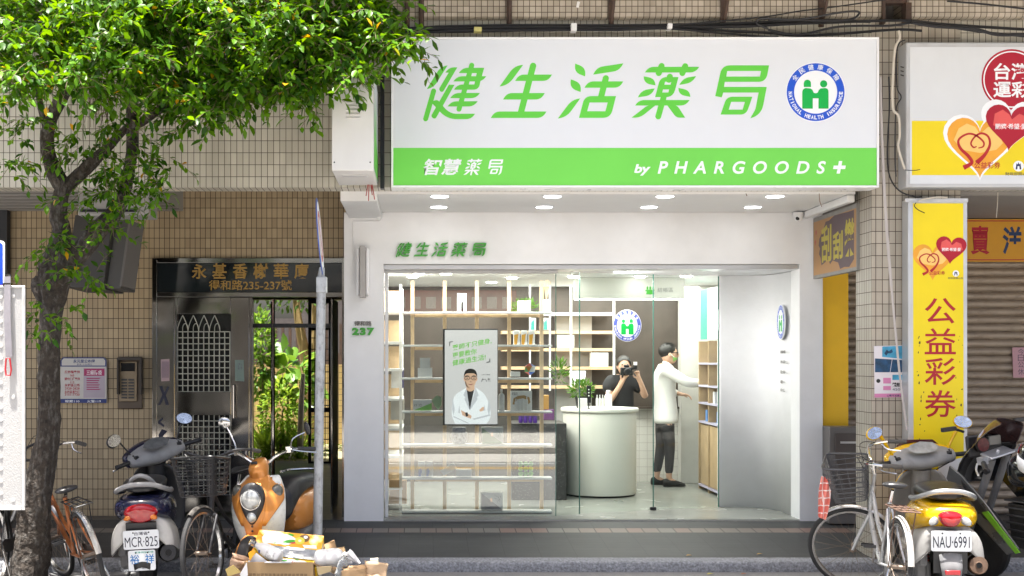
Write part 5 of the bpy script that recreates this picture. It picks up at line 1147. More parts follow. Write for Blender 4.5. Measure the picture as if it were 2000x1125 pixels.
b = MB(); b.tube([P(586,880,18.7),P(588,800,18.7),P(592,730,18.7)], [.05,.045,.03], 8, smooth=4); b.build('trunk', mat('pale_bark', (.42,.36,.27), .8, var=.15, scale=12), o)

# ---------------------------------------------------------------- street tree
BARK = mat('bark', (.042,.033,.026), .95, var=.5, scale=24, bump=1.0, bscale=26, dirt=.75, dcol=(.19,.18,.165), dscale=30, streak=2.2, bdist=.03)
YT = 9.35
TR = thing('street_tree', 'forked street tree with glossy green crown growing at the kerb left of the shop', 'tree', P(55,1147,YT), world=True)
def limb(b, pts, n=14):
    ps = []; rs = []
    for p in pts:
        Y = p[3] if len(p) > 3 else YT; ps.append(P(p[0],p[1],Y)); rs.append(p[2]/2/F*Y)
    sp, r2 = spline(ps, 5, rs)
    m = len(sp); rings = []
    up = None
    for i, p in enumerate(sp):
        t = (sp[min(i+1,m-1)]-sp[max(i-1,0)]).normalized()
        up = t.orthogonal().normalized() if up is None else (up - t*up.dot(t)).normalized(); v = t.cross(up)
        rings.append([p + (up*math.cos(6.283*k/n)+v*math.sin(6.283*k/n))*r2[i]*(1+.13*math.sin(3*k*6.283/n+i*.35)+random.uniform(-.07,.07)) for k in range(n)])
    b.loft(rings)
b = MB()
limb(b, [(48,1160,86),(55,1110,74),(62,1060,66),(68,1000,64),(80,930,54),(92,850,44),(95,770,42),(98,690,42),(99,620,42),(102,570,52),(108,530,66),(118,490,50),(119,450,34),(113,425,34),(118,395,30),(122,365,30),(104,335,32),(92,290,26),(97,245,25),(112,205,24),(135,165,22),(160,110,20,9.5),(190,30,18,9.6),(220,-80,12,9.6)])
limb(b, [(108,545,58),(135,510,44),(165,482,38),(195,448,36),(225,415,32),(243,370,24),(252,330,22),(260,285,22),(258,240,22),(256,190,22),(258,140,20),(266,70,18,9.5),(280,-60,12,9.6)])
limb(b, [(124,372,26),(150,345,26),(178,318,24),(205,295,20),(235,262,14),(255,240,12)])
limb(b, [(255,250,22),(285,232,16),(330,200,16),(370,172,16),(430,150,16,9.3),(520,120,14,9.2),(620,85,10,9.1),(700,50,7,9.1)])
limb(b, [(95,270,14),(80,210,13),(70,175,10),(40,120,8),(0,90,7,9.0)])
limb(b, [(84,545,24),(78,560,36),(92,585,40)])
limb(b, [(258,246,20),(259,243,15,9.18)])
trunk = b.build('trunk', BARK, TR)
b = MB(); b.tube([P(449,210,9.2),P(460,235,9.2),P(467,248,9.2)], [.006,.005,.004], 5); b.build('dead_twig', BARK, TR)
b = MB()
for k in range(34):
    px = random.uniform(165,215); y0 = random.uniform(140,170); b.tube([P(px,y0,9.5),P(px+random.uniform(-6,6),y0+45,9.5),P(px+random.uniform(-9,9),y0+random.uniform(60,105),9.5)], .0018, 3, smooth=3)
b.build('aerial_roots', mat('root_brown', (.10,.06,.04), .9), TR)
LEAF = leaf_mat('fig_leaf', (.014,.065,.004), (.105,.25,.011), (.60,.36,.015), .007, rough=.38, tr=.42)
items = []; twigs = MB()
def spray(c, n, L=.08, spread=.13, droop=.6):
    """a twig with alternating leaves"""
    d = Vector((random.gauss(0,1),random.gauss(-.3,.8),random.gauss(-.15,.5))).normalized(); ln = spread*random.uniform(.8,1.9); pts = []
    for k in range(n):
        t = k/(n-1); p = c + d*ln*t + Vector((0,0,-droop*ln*t*t*.6)); pts.append(p)
        s = d.orthogonal().normalized(); s = Matrix.Rotation(k*2.4+random.uniform(-.4,.4), 3, d) @ s
        ld = (s*random.uniform(.5,1.1) + d*.7 + Vector((0,0,-.45))).normalized(); items.append((p, ld, Vector((random.gauss(0,.35),random.gauss(-.3,.35),1)), L*random.uniform(.55,1.3), L*random.uniform(.38,.56)))
    twigs.tube([pts[0], pts[len(pts)//2], pts[-1]], .0022, 3, cap=False)
def blob(px, py, rx, ry, Y, dY, n, leaves=8, L=.084):
    k = 5 if n > 30 else 2
    for _ in range(max(1, n//k)):
        v = rv(); v = v*(v.length**-.35); c = P(px+v.x*rx, py+v.y*ry, Y+v.z*dY)
        for _ in range(k): spray(c+rv(.11), leaves, L)
for a in ((30,30,130,95,9.1,.45,190),(190,45,140,100,9.2,.45,215),(330,55,150,110,9.2,.45,205),(480,50,150,110,9.15,.4,205),(610,50,120,95,9.1,.35,150),(705,50,70,75,9.1,.3,90),(758,62,52,52,9.05,.22,38),
          (40,140,60,45,8.6,.25,52),(150,150,75,40,8.75,.25,60),(240,140,60,40,8.9,.3,45),(395,150,95,50,9.15,.35,105),(470,165,80,40,9.15,.3,70),(330,185,60,42,9.2,.25,40),(560,135,90,55,9.1,.3,110),(600,182,36,22,9.05,.2,18),(650,112,70,42,9.05,.25,52),(690,135,36,24,9.0,.2,18),(762,100,40,28,9.0,.15,11),(800,75,28,40,9.0,.12,10),
          (410,208,70,16,9.1,.2,20),(120,60,200,60,8.7,.25,70)):
    blob(*a)
for a in ((60,235,26,26,9.15,.1,8),(55,320,30,38,9.15,.12,11),(135,265,22,28,9.2,.1,7),(205,300,60,45,9.2,.15,28),(235,345,38,40,9.2,.1,16),(300,330,34,40,9.2,.15,15),(285,390,25,28,9.1,.1,11),(195,390,40,28,9.15,.1,11),(150,400,30,20,9.2,.1,5),(100,470,34,34,9.1,.1,11),(120,520,34,14,9.1,.1,7),(175,445,14,20,9.1,.08,4),(225,455,26,16,9.1,.08,5),(180,535,32,16,9.1,.08,6),(68,615,22,30,9.1,.08,8),(72,645,16,14,9.1,.08,3),(130,590,10,16,9.1,.05,2),(250,235,28,20,9.15,.1,6),(330,270,30,20,9.2,.1,6)):
    blob(*a, leaves=8, L=.074)
# crown continuing above the frame
for a in ((410,-160,200,60,8.08,.35,200),): blob(*a, leaves=8)  # unseen leaf clump added out front to shade the kerb heap
for a in ((90,60,170,75,9.8,.14,90),(330,60,190,90,9.8,.14,120),(560,60,170,85,9.75,.14,110),(430,125,120,45,9.75,.12,40),(700,60,60,55,9.65,.12,30)): blob(*a, leaves=8)
for a in ((60,-110,230,70,9.6,.5,110),(330,-110,260,70,9.6,.5,130),(600,-90,180,60,9.5,.45,70)): blob(*a, leaves=8)
finish('crown', leaf_mesh(items), LEAF, TR, ang=180); twigs.build('twigs', mat('twig', (.16,.12,.07), .8), TR)
print('leaves', len(items))

# ---------------------------------------------------------------- cables, poles
CBL = mat('cable_black', (.012,.012,.014), .45); GRYC = mat('cable_grey', (.30,.28,.27), .5); PALE = mat('cable_pale', (.55,.50,.42), .6)
CU = thing('cable_bundle', 'bundle of thick black cables running along the wall above the green sign', 'cable', P(1200,60,10.0), world=True)
def cab(pts, r, Y, m=CBL, par=None, nm='cable', dy=0):
    b = MB(); b.tube([P(p[0],p[1],(p[2] if len(p) > 2 else Y)) for p in pts], r, 7, smooth=6); return b.build(nm, m, par)
def sag(x0, y0, x1, y1, s, n=7): return [(lerp(x0,x1,t), lerp(y0,y1,t)+s*4*t*(1-t)+random.uniform(-.6,.6)) for t in [k/n for k in range(n+1)]]
for a in ((40,86,860,53,3,.016,10.05),(40,90,860,57,2,.013,10.02),(40,96,860,61,3,.010,10.04),(60,100,900,60,4,.009,10.0)): cab(sag(*a[:5]), a[5], a[6], CBL, CU)
cab([(850,53),(1000,50),(1200,50.5),(1310,49),(1450,46),(1500,44),(1600,40),(1700,42)], .014, 10.05, CBL, CU)
cab([(850,57),(1000,54),(1200,55),(1310,53),(1450,52),(1540,47),(1620,44),(1760,40),(1850,48),(2010,58)], .012, 10.02, CBL, CU)
cab([(850,62),(1000,60),(1200,57),(1310,54),(1420,60),(1500,64),(1560,70),(1640,66),(1750,58),(1800,60)], .011, 10.03, CBL, CU)
cab([(870,60),(1050,58.5),(1200,59),(1300,56),(1400,64),(1480,71),(1520,72)], .009, 10.0, CBL, CU)
cab([(1300,50),(1420,40),(1500,32),(1560,22),(1610,16),(1690,5),(1760,-6)], .006, 10.0, CBL, CU)
cab([(1500,58),(1560,68),(1640,52),(1740,50),(1800,44),(1900,60),(2010,72)], .010, 9.98, CBL, CU)
cab([(1500,38),(1600,40),(1660,38),(1678,26),(1668,22),(1630,26),(1560,38),(1490,36),(1478,46),(1500,56)], .009, 9.97, CBL, CU, 'cable_loop')
cab([(1780,44),(1830,52),(1900,56),(1950,68),(2010,66)], .013, 9.95, CBL, CU, 'corrugated_conduit')
for (x, y, w, h, m_, lb) in ((933,59,15,8,mat('tag_yellow',(.55,.50,.18),.6),'yellow'),(1120,55,11,15,CARD,'white'),(1307,53,9,10,CARD,'white')):
    b = MB(); b.boxc(P(x,y,10.0), (w/F*10,.09,h/F*10), (0,R(random.uniform(-8,8)),0)); b.build('cable_tag', m_, CU, bevel=.004)
b = MB(); b.boxc(P(1129,9,10.08), (.022,.004,.05), (0,R(12),0)); tag(b.build('torn_tape', CARD), 'scrap of white tape stuck on the square tiles above the cables', 'tape')
tag(cab([(1850,2),(1920,8),(2010,18)], .008, 9.9, CBL, None, 'service_cable'), 'single black cable sagging across the top right corner', 'cable')
tag(cab([(1755,60),(1757,75),(1748,95),(1744,150),(1743,190),(1745,215),(1755,228),(1757,265),(1754,285),(1760,310),(1767,330)], .010, 9.97, PALE, None, 'white_cable'), 'wavy white cable hanging left of the lottery light box', 'cable')
tag(cab([(1768,78),(1756,85),(1751,110),(1752,170),(1760,190),(1750,215),(1748,300),(1750,345)], .005, 9.98, CBL, None, 'black_wire'), 'thin black wire running down the side of the lottery light box', 'cable')
tag(cab([(1736,150),(1737,210),(1733,300),(1738,345),(1756,372),(1785,384),(1800,384)], .006, 10.05, CBL, None, 'drop_cable'), 'black cable looping down the tiled column to the vertical sign', 'cable')
tag(cab([(1793,395),(1800,390),(1830,385),(1850,386)], .006, 9.99, PALE, None, 'lead_wire'), 'cream lead wire lying over the vertical sign top', 'cable')
tag(cab([(1789,396),(1786,402),(1792,409),(1806,416)], .0035, 9.99, BLACKM, None, 'loose_lead'), 'loose forked black lead hanging on the vertical sign', 'cable')
tag(cab([(1768,332),(1785,333),(1797,331)], .003, 9.95, CBL, None, 'short_wire'), 'short dark wire end sticking out over the yellow lottery field', 'cable')
b = MB(); b.tube([P(1719,150,10.0),P(1722,260,10.0),P(1730,420,10.0),P(1741,560,10.0)], .012, 8, smooth=5); b.tube([P(1741,560,10.0),P(1756,720,10.0),P(1771,840,9.98)], .0095, 8, smooth=4)
tag(b.build('leaning_pipe', mat('pipe_grey', (.46,.42,.40), .5, var=.05)), 'thin pale grey pipe leaning diagonally across the tiled column', 'pipe')
for px in (1600,1457): tag(cab([(px,378),(px+1,392),(px+5,404)] if px == 1600 else [(px,378),(px+2,383)], .003, 10.3, mat('rust_wire',(.16,.08,.05),.8), None, 'hook_wire'), 'rusty wire hook hanging from the soffit edge '+('near the dome camera' if px == 1600 else 'between the third and fourth lamps'), 'wire')
tag(cab([(1792,372),(1795,385),(1949,376),(1948,400),(1946,425)][2:], .003, 10.3, PALE, None, 'string'), 'pale string hanging from the overhang before the shutter', 'string')
# street sign pole
SPY = 9.55
SP = thing('street_sign_pole', 'worn grey pole with a round parking sign seen edge on', 'street sign', (PX(622,SPY),SPY,.0), world=True)
POLE = mat('pole_grey', (.40,.42,.44), .5, .2, var=.1, scale=14, dirt=.85, dcol=(.13,.125,.12), dscale=22, streak=1.6)
b = MB(); b.tube([(PX(619,SPY),SPY,0),(PX(627.5,SPY),SPY,PZ(555,SPY))], .036, 16); b.build('pole', POLE, SP)
b = MB(); b.box(PX(618.5,SPY),PX(638.5,SPY),SPY-.05,SPY+.05,PZ(572,SPY),PZ(541,SPY)); b.tube([P(627,542,SPY),P(629,522,SPY)], [.03,.022], 8); b.build('cap', POLE, SP, bevel=.006)
cs = P(625.5,462,SPY); Md = Matrix.Translation(cs) @ (Matrix.Rotation(R(-4.6),4,'Y') @ Matrix.Rotation(R(91.5),4,'Z'))
Md = Md @ Matrix(((1,0,0,0),(0,0,-1,0),(0,1,0,0),(0,0,0,1)))
b = MB(); b.lathe([(.30,-.006),(.30,.0),(0,.0)], n=40); b.bm.transform(Md); b.build('disc', mat('sign_blue', (.04,.10,.42), .4), SP)
for sg in (1,):
    flat_on(circ(0,0,.272,40), Md @ Matrix.Translation((0,0,.0015)), LETW, SP, 'white_face')
    flat_on(circ(0,0,.20,40), Md @ Matrix.Translation((0,0,.0024)), mat('sign_red', (.45,.02,.03), .4), SP, 'red_ring', [circ(0,0,.155,40)])
    flat_on([(-.15,.10),(.10,-.15),(.14,-.11),(-.11,.14)], Md @ Matrix.Translation((0,0,.0026)), mat('sign_red', (.45,.02,.03), .4), SP, 'red_bar')
# blue sign and delivery panel at the left edge
BS2 = thing('blue_street_sign', 'blue street sign with white rim at the left edge above the white panel', 'street sign', (PX(-40,8.4),8.4,0), world=True)
me = shape2d(fillet([(PX(-95,8.4),PZ(575,8.4)),(PX(9.5,8.4),PZ(575,8.4)),(PX(9.5,8.4),PZ(470,8.4),.03),(PX(-95,8.4),PZ(470,8.4),.03)]), (), .004); xform(me, front(8.4)); finish('plate', me, LETW, BS2, flat=True)
flat([(-92,556),(5.5,556),(5.5,479),(2,474.5),(-88,474.5),(-92,479)], 8.395, mat('street_blue', (.005,.06,.50), .4), BS2, 'blue_field'); flat([(-92,572),(5.5,572),(5.5,556.5),(-92,556.5)], 8.395, LRED, BS2, 'red_strip')
b = MB(); b.tube([(PX(-45,8.43),8.43,0),(PX(-45,8.43),8.43,2.5)], .03, 10); b.build('post', POLE, BS2)
TP = thing('cargo_panel', 'white riveted cargo box side with hanging grey strap at the left edge', 'cargo box', (PX(-150,8.0),8.2,.7), world=True)
YQ = 8.05
PANW = mat('panel_white', (.38,.38,.375), .45, var=.02, dirt=.22, dcol=(.42,.39,.35), dscale=4, streak=2, bump=.35, bscale=130)
b = MB(); b.box(-4.6,PX(46.5,YQ),YQ,YQ+.04,PZ(990,YQ),PZ(562,YQ)); b.build('panel', PANW, TP)
b = MB(); b.box(PX(43.5,YQ),PX(49.5,YQ),YQ-.012,YQ-.001,PZ(996,YQ),PZ(558,YQ)); b.box(-4.6,PX(43.4,YQ),YQ-.012,YQ-.001,PZ(562,YQ),PZ(558,YQ)); b.box(-4.6,PX(43.4,YQ),YQ-.012,YQ-.001,PZ(996,YQ),PZ(987,YQ)); b.build('edge_trim', mat('trim_alu', (.62,.62,.61), .35, .5, dirt=.3, dcol=(.3,.25,.2), dscale=9), TP, bevel=.003)
b = MB()
for px, ys in ((2,range(580,985,24)),(26,(578,776,977))):
    for y in ys: b.lathe([(.013,.0),(.012,-.004),(.006,-.006),(0,-.006)], P(px,y,YQ), 'Y', 12)
b.build('rivets', mat('rivet', (.65,.65,.64), .4, .2), TP)
b = MB(); b.loft([[P(8,540,YQ-.02),P(20,540,YQ-.02),P(20.5,540,YQ-.023),P(8.5,540,YQ-.023)],[P(7.5,620,YQ-.03),P(20.5,620,YQ-.03),P(20.5,620,YQ-.033),P(7.5,620,YQ-.033)],[P(11,698,YQ-.025),P(24,698,YQ-.025),P(24,698,YQ-.028),P(11,698,YQ-.028)]]); b.build('strap', mat('webbing_grey', (.22,.21,.23), .6, var=.1, scale=30), TP)
b = MB(); b.tube([P(12,700,YQ-.03),P(19,700,YQ-.03),P(22,722,YQ-.03),P(20,733,YQ-.03),P(12,733,YQ-.03),P(10.5,722,YQ-.03)], .006, 6, closed=True); b.build('carabiner', mat('carabiner_red', (.50,.03,.04), .3, .3), TP)
b = MB(); b.lathe([(.02,-.03),(.02,.03)], P(15,545,YQ), 'Z', 10); b.boxc(P(15,556,YQ), (.05,.05,.02)); b.build('strap_buckle', STEEL, TP)
for x_ in (-3.4,-4.4): b = MB(); b.tube([(x_,YQ+.07,0),(x_,YQ+.07,.8)], .03, 10); b.build('leg', STEEL, TP)
# ---------------------------------------------------------------- vehicles
RUB = mat('rubber', (.018,.018,.019), .8, var=.15, scale=30, dirt=.4, dcol=(.06,.055,.05), dscale=10); CHR = mat('chrome', (.62,.61,.60), .16, 1, var=.05, dirt=.3, dcol=(.25,.18,.12), dscale=14)
BPL = mat('black_plastic', (.02,.02,.022), .42, var=.2, scale=20); GPL = mat('grey_plastic', (.20,.20,.205), .5, var=.1, scale=14, dirt=.3, dcol=(.10,.10,.10), dscale=9)
LEATH = mat('black_seat', (.016,.016,.018), .38, var=.15, bump=.15, bscale=90); SPK = mat('spoke_steel', (.20,.155,.12), .45, .7, var=.2)
RLENS = mat('red_lens', (.33,.006,.012), .12, var=.15, scale=30, coat=.6); OLENS = mat('orange_lens', (.62,.17,.006), .15, var=.2, scale=30, coat=.5); CLENS = mat('clear_lens', (.40,.41,.40), .1, .3, var=.25, scale=22, coat=.8)
MIRG = mat('mirror_glass', (.85,.87,.9), .03, 1, var=0); PLW = mat('plate_white', (.72,.74,.76), .4, var=.02, dirt=.12, dcol=(.45,.43,.40), dscale=20); PLK = mat('plate_blue_black', (.01,.015,.04), .5)
EXH = mat('rusty_exhaust', (.13,.085,.06), .6, .6, var=.3, scale=14, dirt=.6, dcol=(.20,.08,.03), dscale=12)
def rot_axis(p, axis, a): return Matrix.Translation(Vector(p)) @ Matrix.Rotation(a, 4, Vector(axis).normalized()) @ Matrix.Translation(-Vector(p))
def bm_x(b, Mx): b.bm.transform(Mx); return b
def wheel(par, c, r, rim_m, S=Matrix(), tr=.018, spokes=24, hub=.022, hubw=.05, sp_m=None, n=44):
    b = MB(); b.torus(c, r-tr, tr, 'Y', n, 8); bm_x(b, S); w = b.build('wheel', RUB, par)
    b = MB(); c = Vector(c)
    b.lathe([(r-2*tr-.012,-.011),(r-2*tr+.004,-.013),(r-2*tr+.004,.013),(r-2*tr-.012,.011),(r-2*tr-.012,-.011)], c, 'Y', n, cap=False); bm_x(b, S); b.build('rim', rim_m, w)
    b = MB(); b.lathe([(0,-hubw-.02),(.006,-hubw-.02),(.006,-hubw),(hub,-hubw),(hub*.7,-hubw+.01),(hub*.7,hubw-.01),(hub,hubw),(.006,hubw),(.006,hubw+.02),(0,hubw+.02)], c, 'Y', 10)
    for k in range(spokes):
        a = 6.283*k/spokes; a2 = a + (.5 if k % 4 < 2 else -.5); s = 1 if k % 2 else -1
        b.tube([c+Vector((hub*math.cos(a2),s*hubw*.9,hub*math.sin(a2))), c+Vector(((r-2*tr-.008)*math.cos(a),0,(r-2*tr-.008)*math.sin(a)))], .0012, 4, cap=False)
    bm_x(b, S); b.build('spokes', sp_m or SPK, w); return w
def arc_strip(b, c, r, a0, a1, w, th=.003, n=22, crown=.012):
    rings = []
    for k in range(n+1):
        a = R(lerp(a0,a1,k/n)); d = Vector((math.cos(a),0,math.sin(a))); c_ = Vector(c)
        pr = [(-w,-crown),(-w*.6,0),(0,crown*.4),(w*.6,0),(w,-crown)]
        rings.append([c_+d*(r+q)+Vector((0,y,0)) for y, q in pr]+[c_+d*(r+q-th)+Vector((0,y,0)) for y, q in pr[::-1]])
    return b.loft(rings)
def bicycle(name, label, loc, yaw, lean, steer, FR, FEN, r=.33, wb=1.02, basket=None, rack=BLACKM, bar='city', rim=CHR, second_tube=True, group=None, ffen=True, sz=.86):
    o = thing(name, label, 'bicycle', loc, (R(lean),0,R(yaw)), group)
    hl, hu = Vector((wb-.17,0,.60)), Vector((wb-.23,0,.80)); ax = (hu-hl); S = rot_axis(hl, ax, R(steer)); fh = (wb,0,r)
    wheel(o, (0,0,r), r, rim); wheel(o, fh, r, rim, S)
    bb = Vector((.43,0,.29)); st = Vector((.29,0,.74))
    b = MB(); b.tube([hl,hl.lerp(bb,.5)+Vector((-.02,0,-.05)),bb], .019, 10, smooth=5)
    if second_tube: b.tube([hu-ax*.2, hu.lerp(bb.lerp(st,.3),.5)+Vector((0,0,-.06)), bb.lerp(st,.32)], .015, 10, smooth=5)
    b.tube([bb,st], .016, 10); b.tube([hl-ax*.06,hu], .021, 10)
    for s in (-1,1): b.tube([bb+Vector((-.02,.03*s,0)),Vector((0,.055*s,r))], .010, 8); b.tube([st+Vector((0,.015*s,-.05)),Vector((0,.055*s,r))], .008, 8)
    b.build('frame', FR, o)
    b = MB(); b.tube([hl-ax*.06,hu+ax.normalized()*.10], .013, 8)
    for s in (-1,1): b.tube([hl-ax*.06+Vector((0,.05*s,0)), Vector(fh).lerp(hl,.4)+Vector((.0,.05*s,0)), Vector(fh)+Vector((0,.052*s,0))], .011, 8, smooth=4)
    b.tube([hl-ax*.06+Vector((0,-.05,0)),hl-ax*.06+Vector((0,.05,0))], .014, 8); bm_x(b, S); b.build('fork', FR if FR is not SPK else CHR, o)
    hb_ = hu + ax.normalized()*.10 + Vector((0,0,.10))
    b = MB(); b.tube([hu+ax.normalized()*.08, hb_], .012, 8)
    if bar == 'city':
        for s in (-1,1): b.tube([hb_, hb_+Vector((.03,.10*s,.03)), hb_+Vector((.02,.20*s,.06)), hb_+Vector((-.10,.27*s,.05)), hb_+Vector((-.21,.28*s,.03))], .011, 8, smooth=5)
    bm_x(b, S); hbo = b.build('handlebar', CHR if FR is not BPL else BPL, o)
    for s in (-1,1):
        b = MB(); b.tube([hb_+Vector((-.10,.272*s,.05)), hb_+Vector((-.23,.28*s,.028))], .016, 10); bm_x(b, S); b.build('grip', mat('grip_rubber', (.07,.065,.06), .7), hbo)
        b = MB(); b.tube([hb_+Vector((-.05,.255*s,.05)), hb_+Vector((-.09,.24*s,.0)), hb_+Vector((-.18,.25*s,-.03))], .006, 6, smooth=3); bm_x(b, S); b.build('brake_lever', CHR, hbo)
    b = MB()
    for s in (-1,1): b.tube([hb_+Vector((-.05,.25*s,.05)), hb_+Vector((.08,.13*s,.10)), hb_+Vector((.06,.03*s,-.10)), hl+Vector((.02,.02*s,-.05))], .0028, 5, smooth=5)
    bm_x(b, S); b.build('brake_cable', BLACKM, o)
    sd = Vector((.24,0,sz)); b = MB(); b.tube([st,sd-Vector((0,0,.03))], .012, 8); b.build('seat_post', CHR, o)
    b = MB(); b.loft([[sd+Vector((x, w*math.cos(a), h+.5*w*.55*math.sin(a))) for a in [6.283*k/14 for k in range(14)]] for x, w, h in ((-.13,.03,.01),(-.12,.075,.012),(-.07,.095,.012),(0,.075,.01),(.07,.035,.005),(.14,.022,.0),(.155,.01,-.003))]); b.build('saddle', LEATH, o, subd=1)
    b = MB(); arc_strip(b, (0,0,r), r+.018, 10, 170, .021); b.build('rear_fender', FEN, o); b = MB(); arc_strip(b, fh, r+.016, 60, 165, .022); bm_x(b, S); b.build('front_fender', FEN if ffen else FENS, o)
    if rack:
        b = MB(); z = .735
        for y in (-.065,-.022,.022,.065): b.tube([(-.24,y,z),(.16,y,z)], .005, 6)
        for x in (-.24,-.10,.04,.16): b.tube([(x,-.068,z),(x,.068,z)], .005, 6)
        for s in (-1,1): b.tube([(-.12,.068*s,z),(0,.06*s,r)], .0045, 6); b.tube([(.16,.05*s,z),(.27,.02*s,.70)], .0045, 6)
        b.build('rear_rack', rack, o)
    b = MB(); b.lathe([(.085,-.003),(.09,0),(.085,.003),(0,.003)], bb+Vector((0,-.05,0)), 'Y', 24); b.tube([bb+Vector((0,-.06,0)),bb+Vector((.10,-.075,-.13))], .009, 8); b.tube([bb+Vector((0,.06,0)),bb+Vector((-.10,.075,.13))], .009, 8); ck = b.build('crank', CHR, o)
    for p in (bb+Vector((.10,-.12,-.13)), bb+Vector((-.10,.12,.13))): b = MB(); b.boxc(p, (.085,.08,.006)); b.boxc(p+Vector((.036,0,0)), (.012,.085,.022)); b.boxc(p-Vector((.036,0,0)), (.012,.085,.022)); b.build('pedal', BPL, ck)
    b = MB(); b.prism([(bb.x+.06,-.058,bb.z+.05),(bb.x+.06,-.058,bb.z-.05),(.02,-.058,r-.05),(-.02,-.058,r-.02),(-.02,-.058,r+.03),(.02,-.058,r+.05)], (0,-.008,0)); b.build('chain_guard', BPL if FR is not CHR else CHR, o)
    b = MB(); b.tube([(.02,.05,r-.02),(-.03,.12,.02)], .007, 6); b.tube([(.0,-.06,r),(-.02,-.13,.02)], .007, 6); b.build('kickstand', CHR, o)
    if basket:
        bm_, solid_ = basket; c = hb_ + Vector((.19,0,-.10)); b = MB()
        def rr(t): return (.115+.035*t, .145+.035*t)
        def ring(t, z, k=0):
            a_, b__ = rr(t); pts = []
            for q in fillet([(-a_,-b__,.05),(a_,-b__,.05),(a_,b__,.05),(-a_,b__,.05)], 4): pts.append(c+Vector((q.x,q.y,z + (.02*(q.x/a_) if t > .9 else 0))))
            return pts
        for k in range(8): b.tube(ring(k/7,-.15+.27*k/7), (.008 if k == 7 else .003), 6, closed=True)
        lo, hi = ring(0,-.15), ring(1,.12); n = len(lo)
        for k in range(56):
            i = k*n/56; f = i-int(i); p = lo[int(i)].lerp(lo[(int(i)+1)%n],f); q = hi[int(i)].lerp(hi[(int(i)+1)%n],f); b.tube([p,q], .0022, 4, cap=False)
        for k in range(9): y = -.14+.28*k/8; b.tube([c+Vector((-.11,y,-.15)),c+Vector((.11,y,-.15))], .0018, 4, cap=False)
        bm_x(b, S); bo = b.build('basket', bm_, o)
        if solid_:
            b = MB(); b.loft([ring(0,-.149),ring(.85,.08)], cap=False); bm_x(b, S); b.build('basket_liner', solid_, bo)
    return o, S, hb_
OR_F = mat('copper_paint', (.42,.14,.045), .35, .3, var=.12, dirt=.35, dcol=(.13,.05,.02), dscale=9); SIL = mat('silver_paint', (.44,.45,.46), .28, .4, var=.05, dirt=.35, dcol=(.28,.22,.17), dscale=12); FENS = mat('steel_fender', (.45,.44,.42), .28, .8, var=.1, dirt=.4, dcol=(.28,.13,.05), dscale=12)
FENW = mat('pale_fender', (.42,.41,.39), .35, .2, var=.08, dirt=.4, dcol=(.30,.2,.13), dscale=12)
bicycle('bicycle', 'copper brown bicycle with black rack leaning behind the tree trunk', (-2.36,8.98,0), 120, -14, 10, OR_F, FENS, sz=.80)
bicycle('bicycle', 'dark bicycle half hidden behind the white cargo panel and trunk', (PX(-6,9.25),9.25,0), 92, -3, 15, BPL, BPL)
bicycle('bicycle', 'black city bicycle with wire basket facing the street beside the orange scooter', (-1.35,9.95,.0), -103, 3, -4, BPL, mat('dull_fender', (.12,.11,.10), .5, .5, var=.2), basket=(BLACKM, None), rack=None)
sb, Sb, hbp = bicycle('bicycle', 'silver city bicycle with mesh front basket parked by the column', (3.215,8.36,0), 83, 3, 74, SIL, FENW, basket=(mat('basket_grey', (.09,.09,.095), .4, .5), None), rack=mat('rack_rust', (.12,.07,.05), .6, .5, var=.3), second_tube=True, ffen=False)
# red checked cloth over the basket edge
def check_mat():
    m = mat('red_check', (.62,.14,.11), .85, var=0); n = m.node_tree.nodes; l = m.node_tree.links; b = n['Principled BSDF']; tc = n.new('ShaderNodeTexCoord'); br = n.new('ShaderNodeTexBrick'); br.offset = 0
    br.inputs['Scale'].default_value = 1; br.inputs['Brick Width'].default_value = .055; br.inputs['Row Height'].default_value = .055; br.inputs['Mortar Size'].default_value = .004; br.inputs['Mortar Smooth'].default_value = 0
    br.inputs['Color1'].default_value = (.60,.10,.08,1); br.inputs['Color2'].default_value = (.72,.26,.20,1); br.inputs['Mortar'].default_value = (.8,.72,.68,1)
    sp = n.new('ShaderNodeSeparateXYZ'); cb = n.new('ShaderNodeCombineXYZ'); l.new(tc.outputs['Object'], sp.inputs[0]); l.new(sp.outputs[0], cb.inputs[0]); l.new(sp.outputs[2], cb.inputs[1]); l.new(cb.outputs[0], br.inputs['Vector']); l.new(br.outputs['Color'], b.inputs['Base Color']); return m
RC = thing('checked_cloth', 'red and white checked cloth hanging over the edge of a bicycle basket', 'cloth', P(1610,1000,9.1), world=True)
b = MB(); rows = []
for k in range(11):
    t = k/10; yl = lerp(928,1010,t); xl_ = lerp(1604,1596,t)-2*math.sin(t*4); xr_ = lerp(1623,1613,t)+4*math.sin(t*3.1); rows.append([P(lerp(xl_,xr_,s/6), yl+ (8 if t < .3 else 4)*s/6*(1+t*.6) , 9.12-.03*math.sin(s*1.9+t*3)-.02*t) for s in range(7)])
b.loft(rows, cap=False, closed=False); b.build('cloth', check_mat(), RC, solid=.004, subd=1)

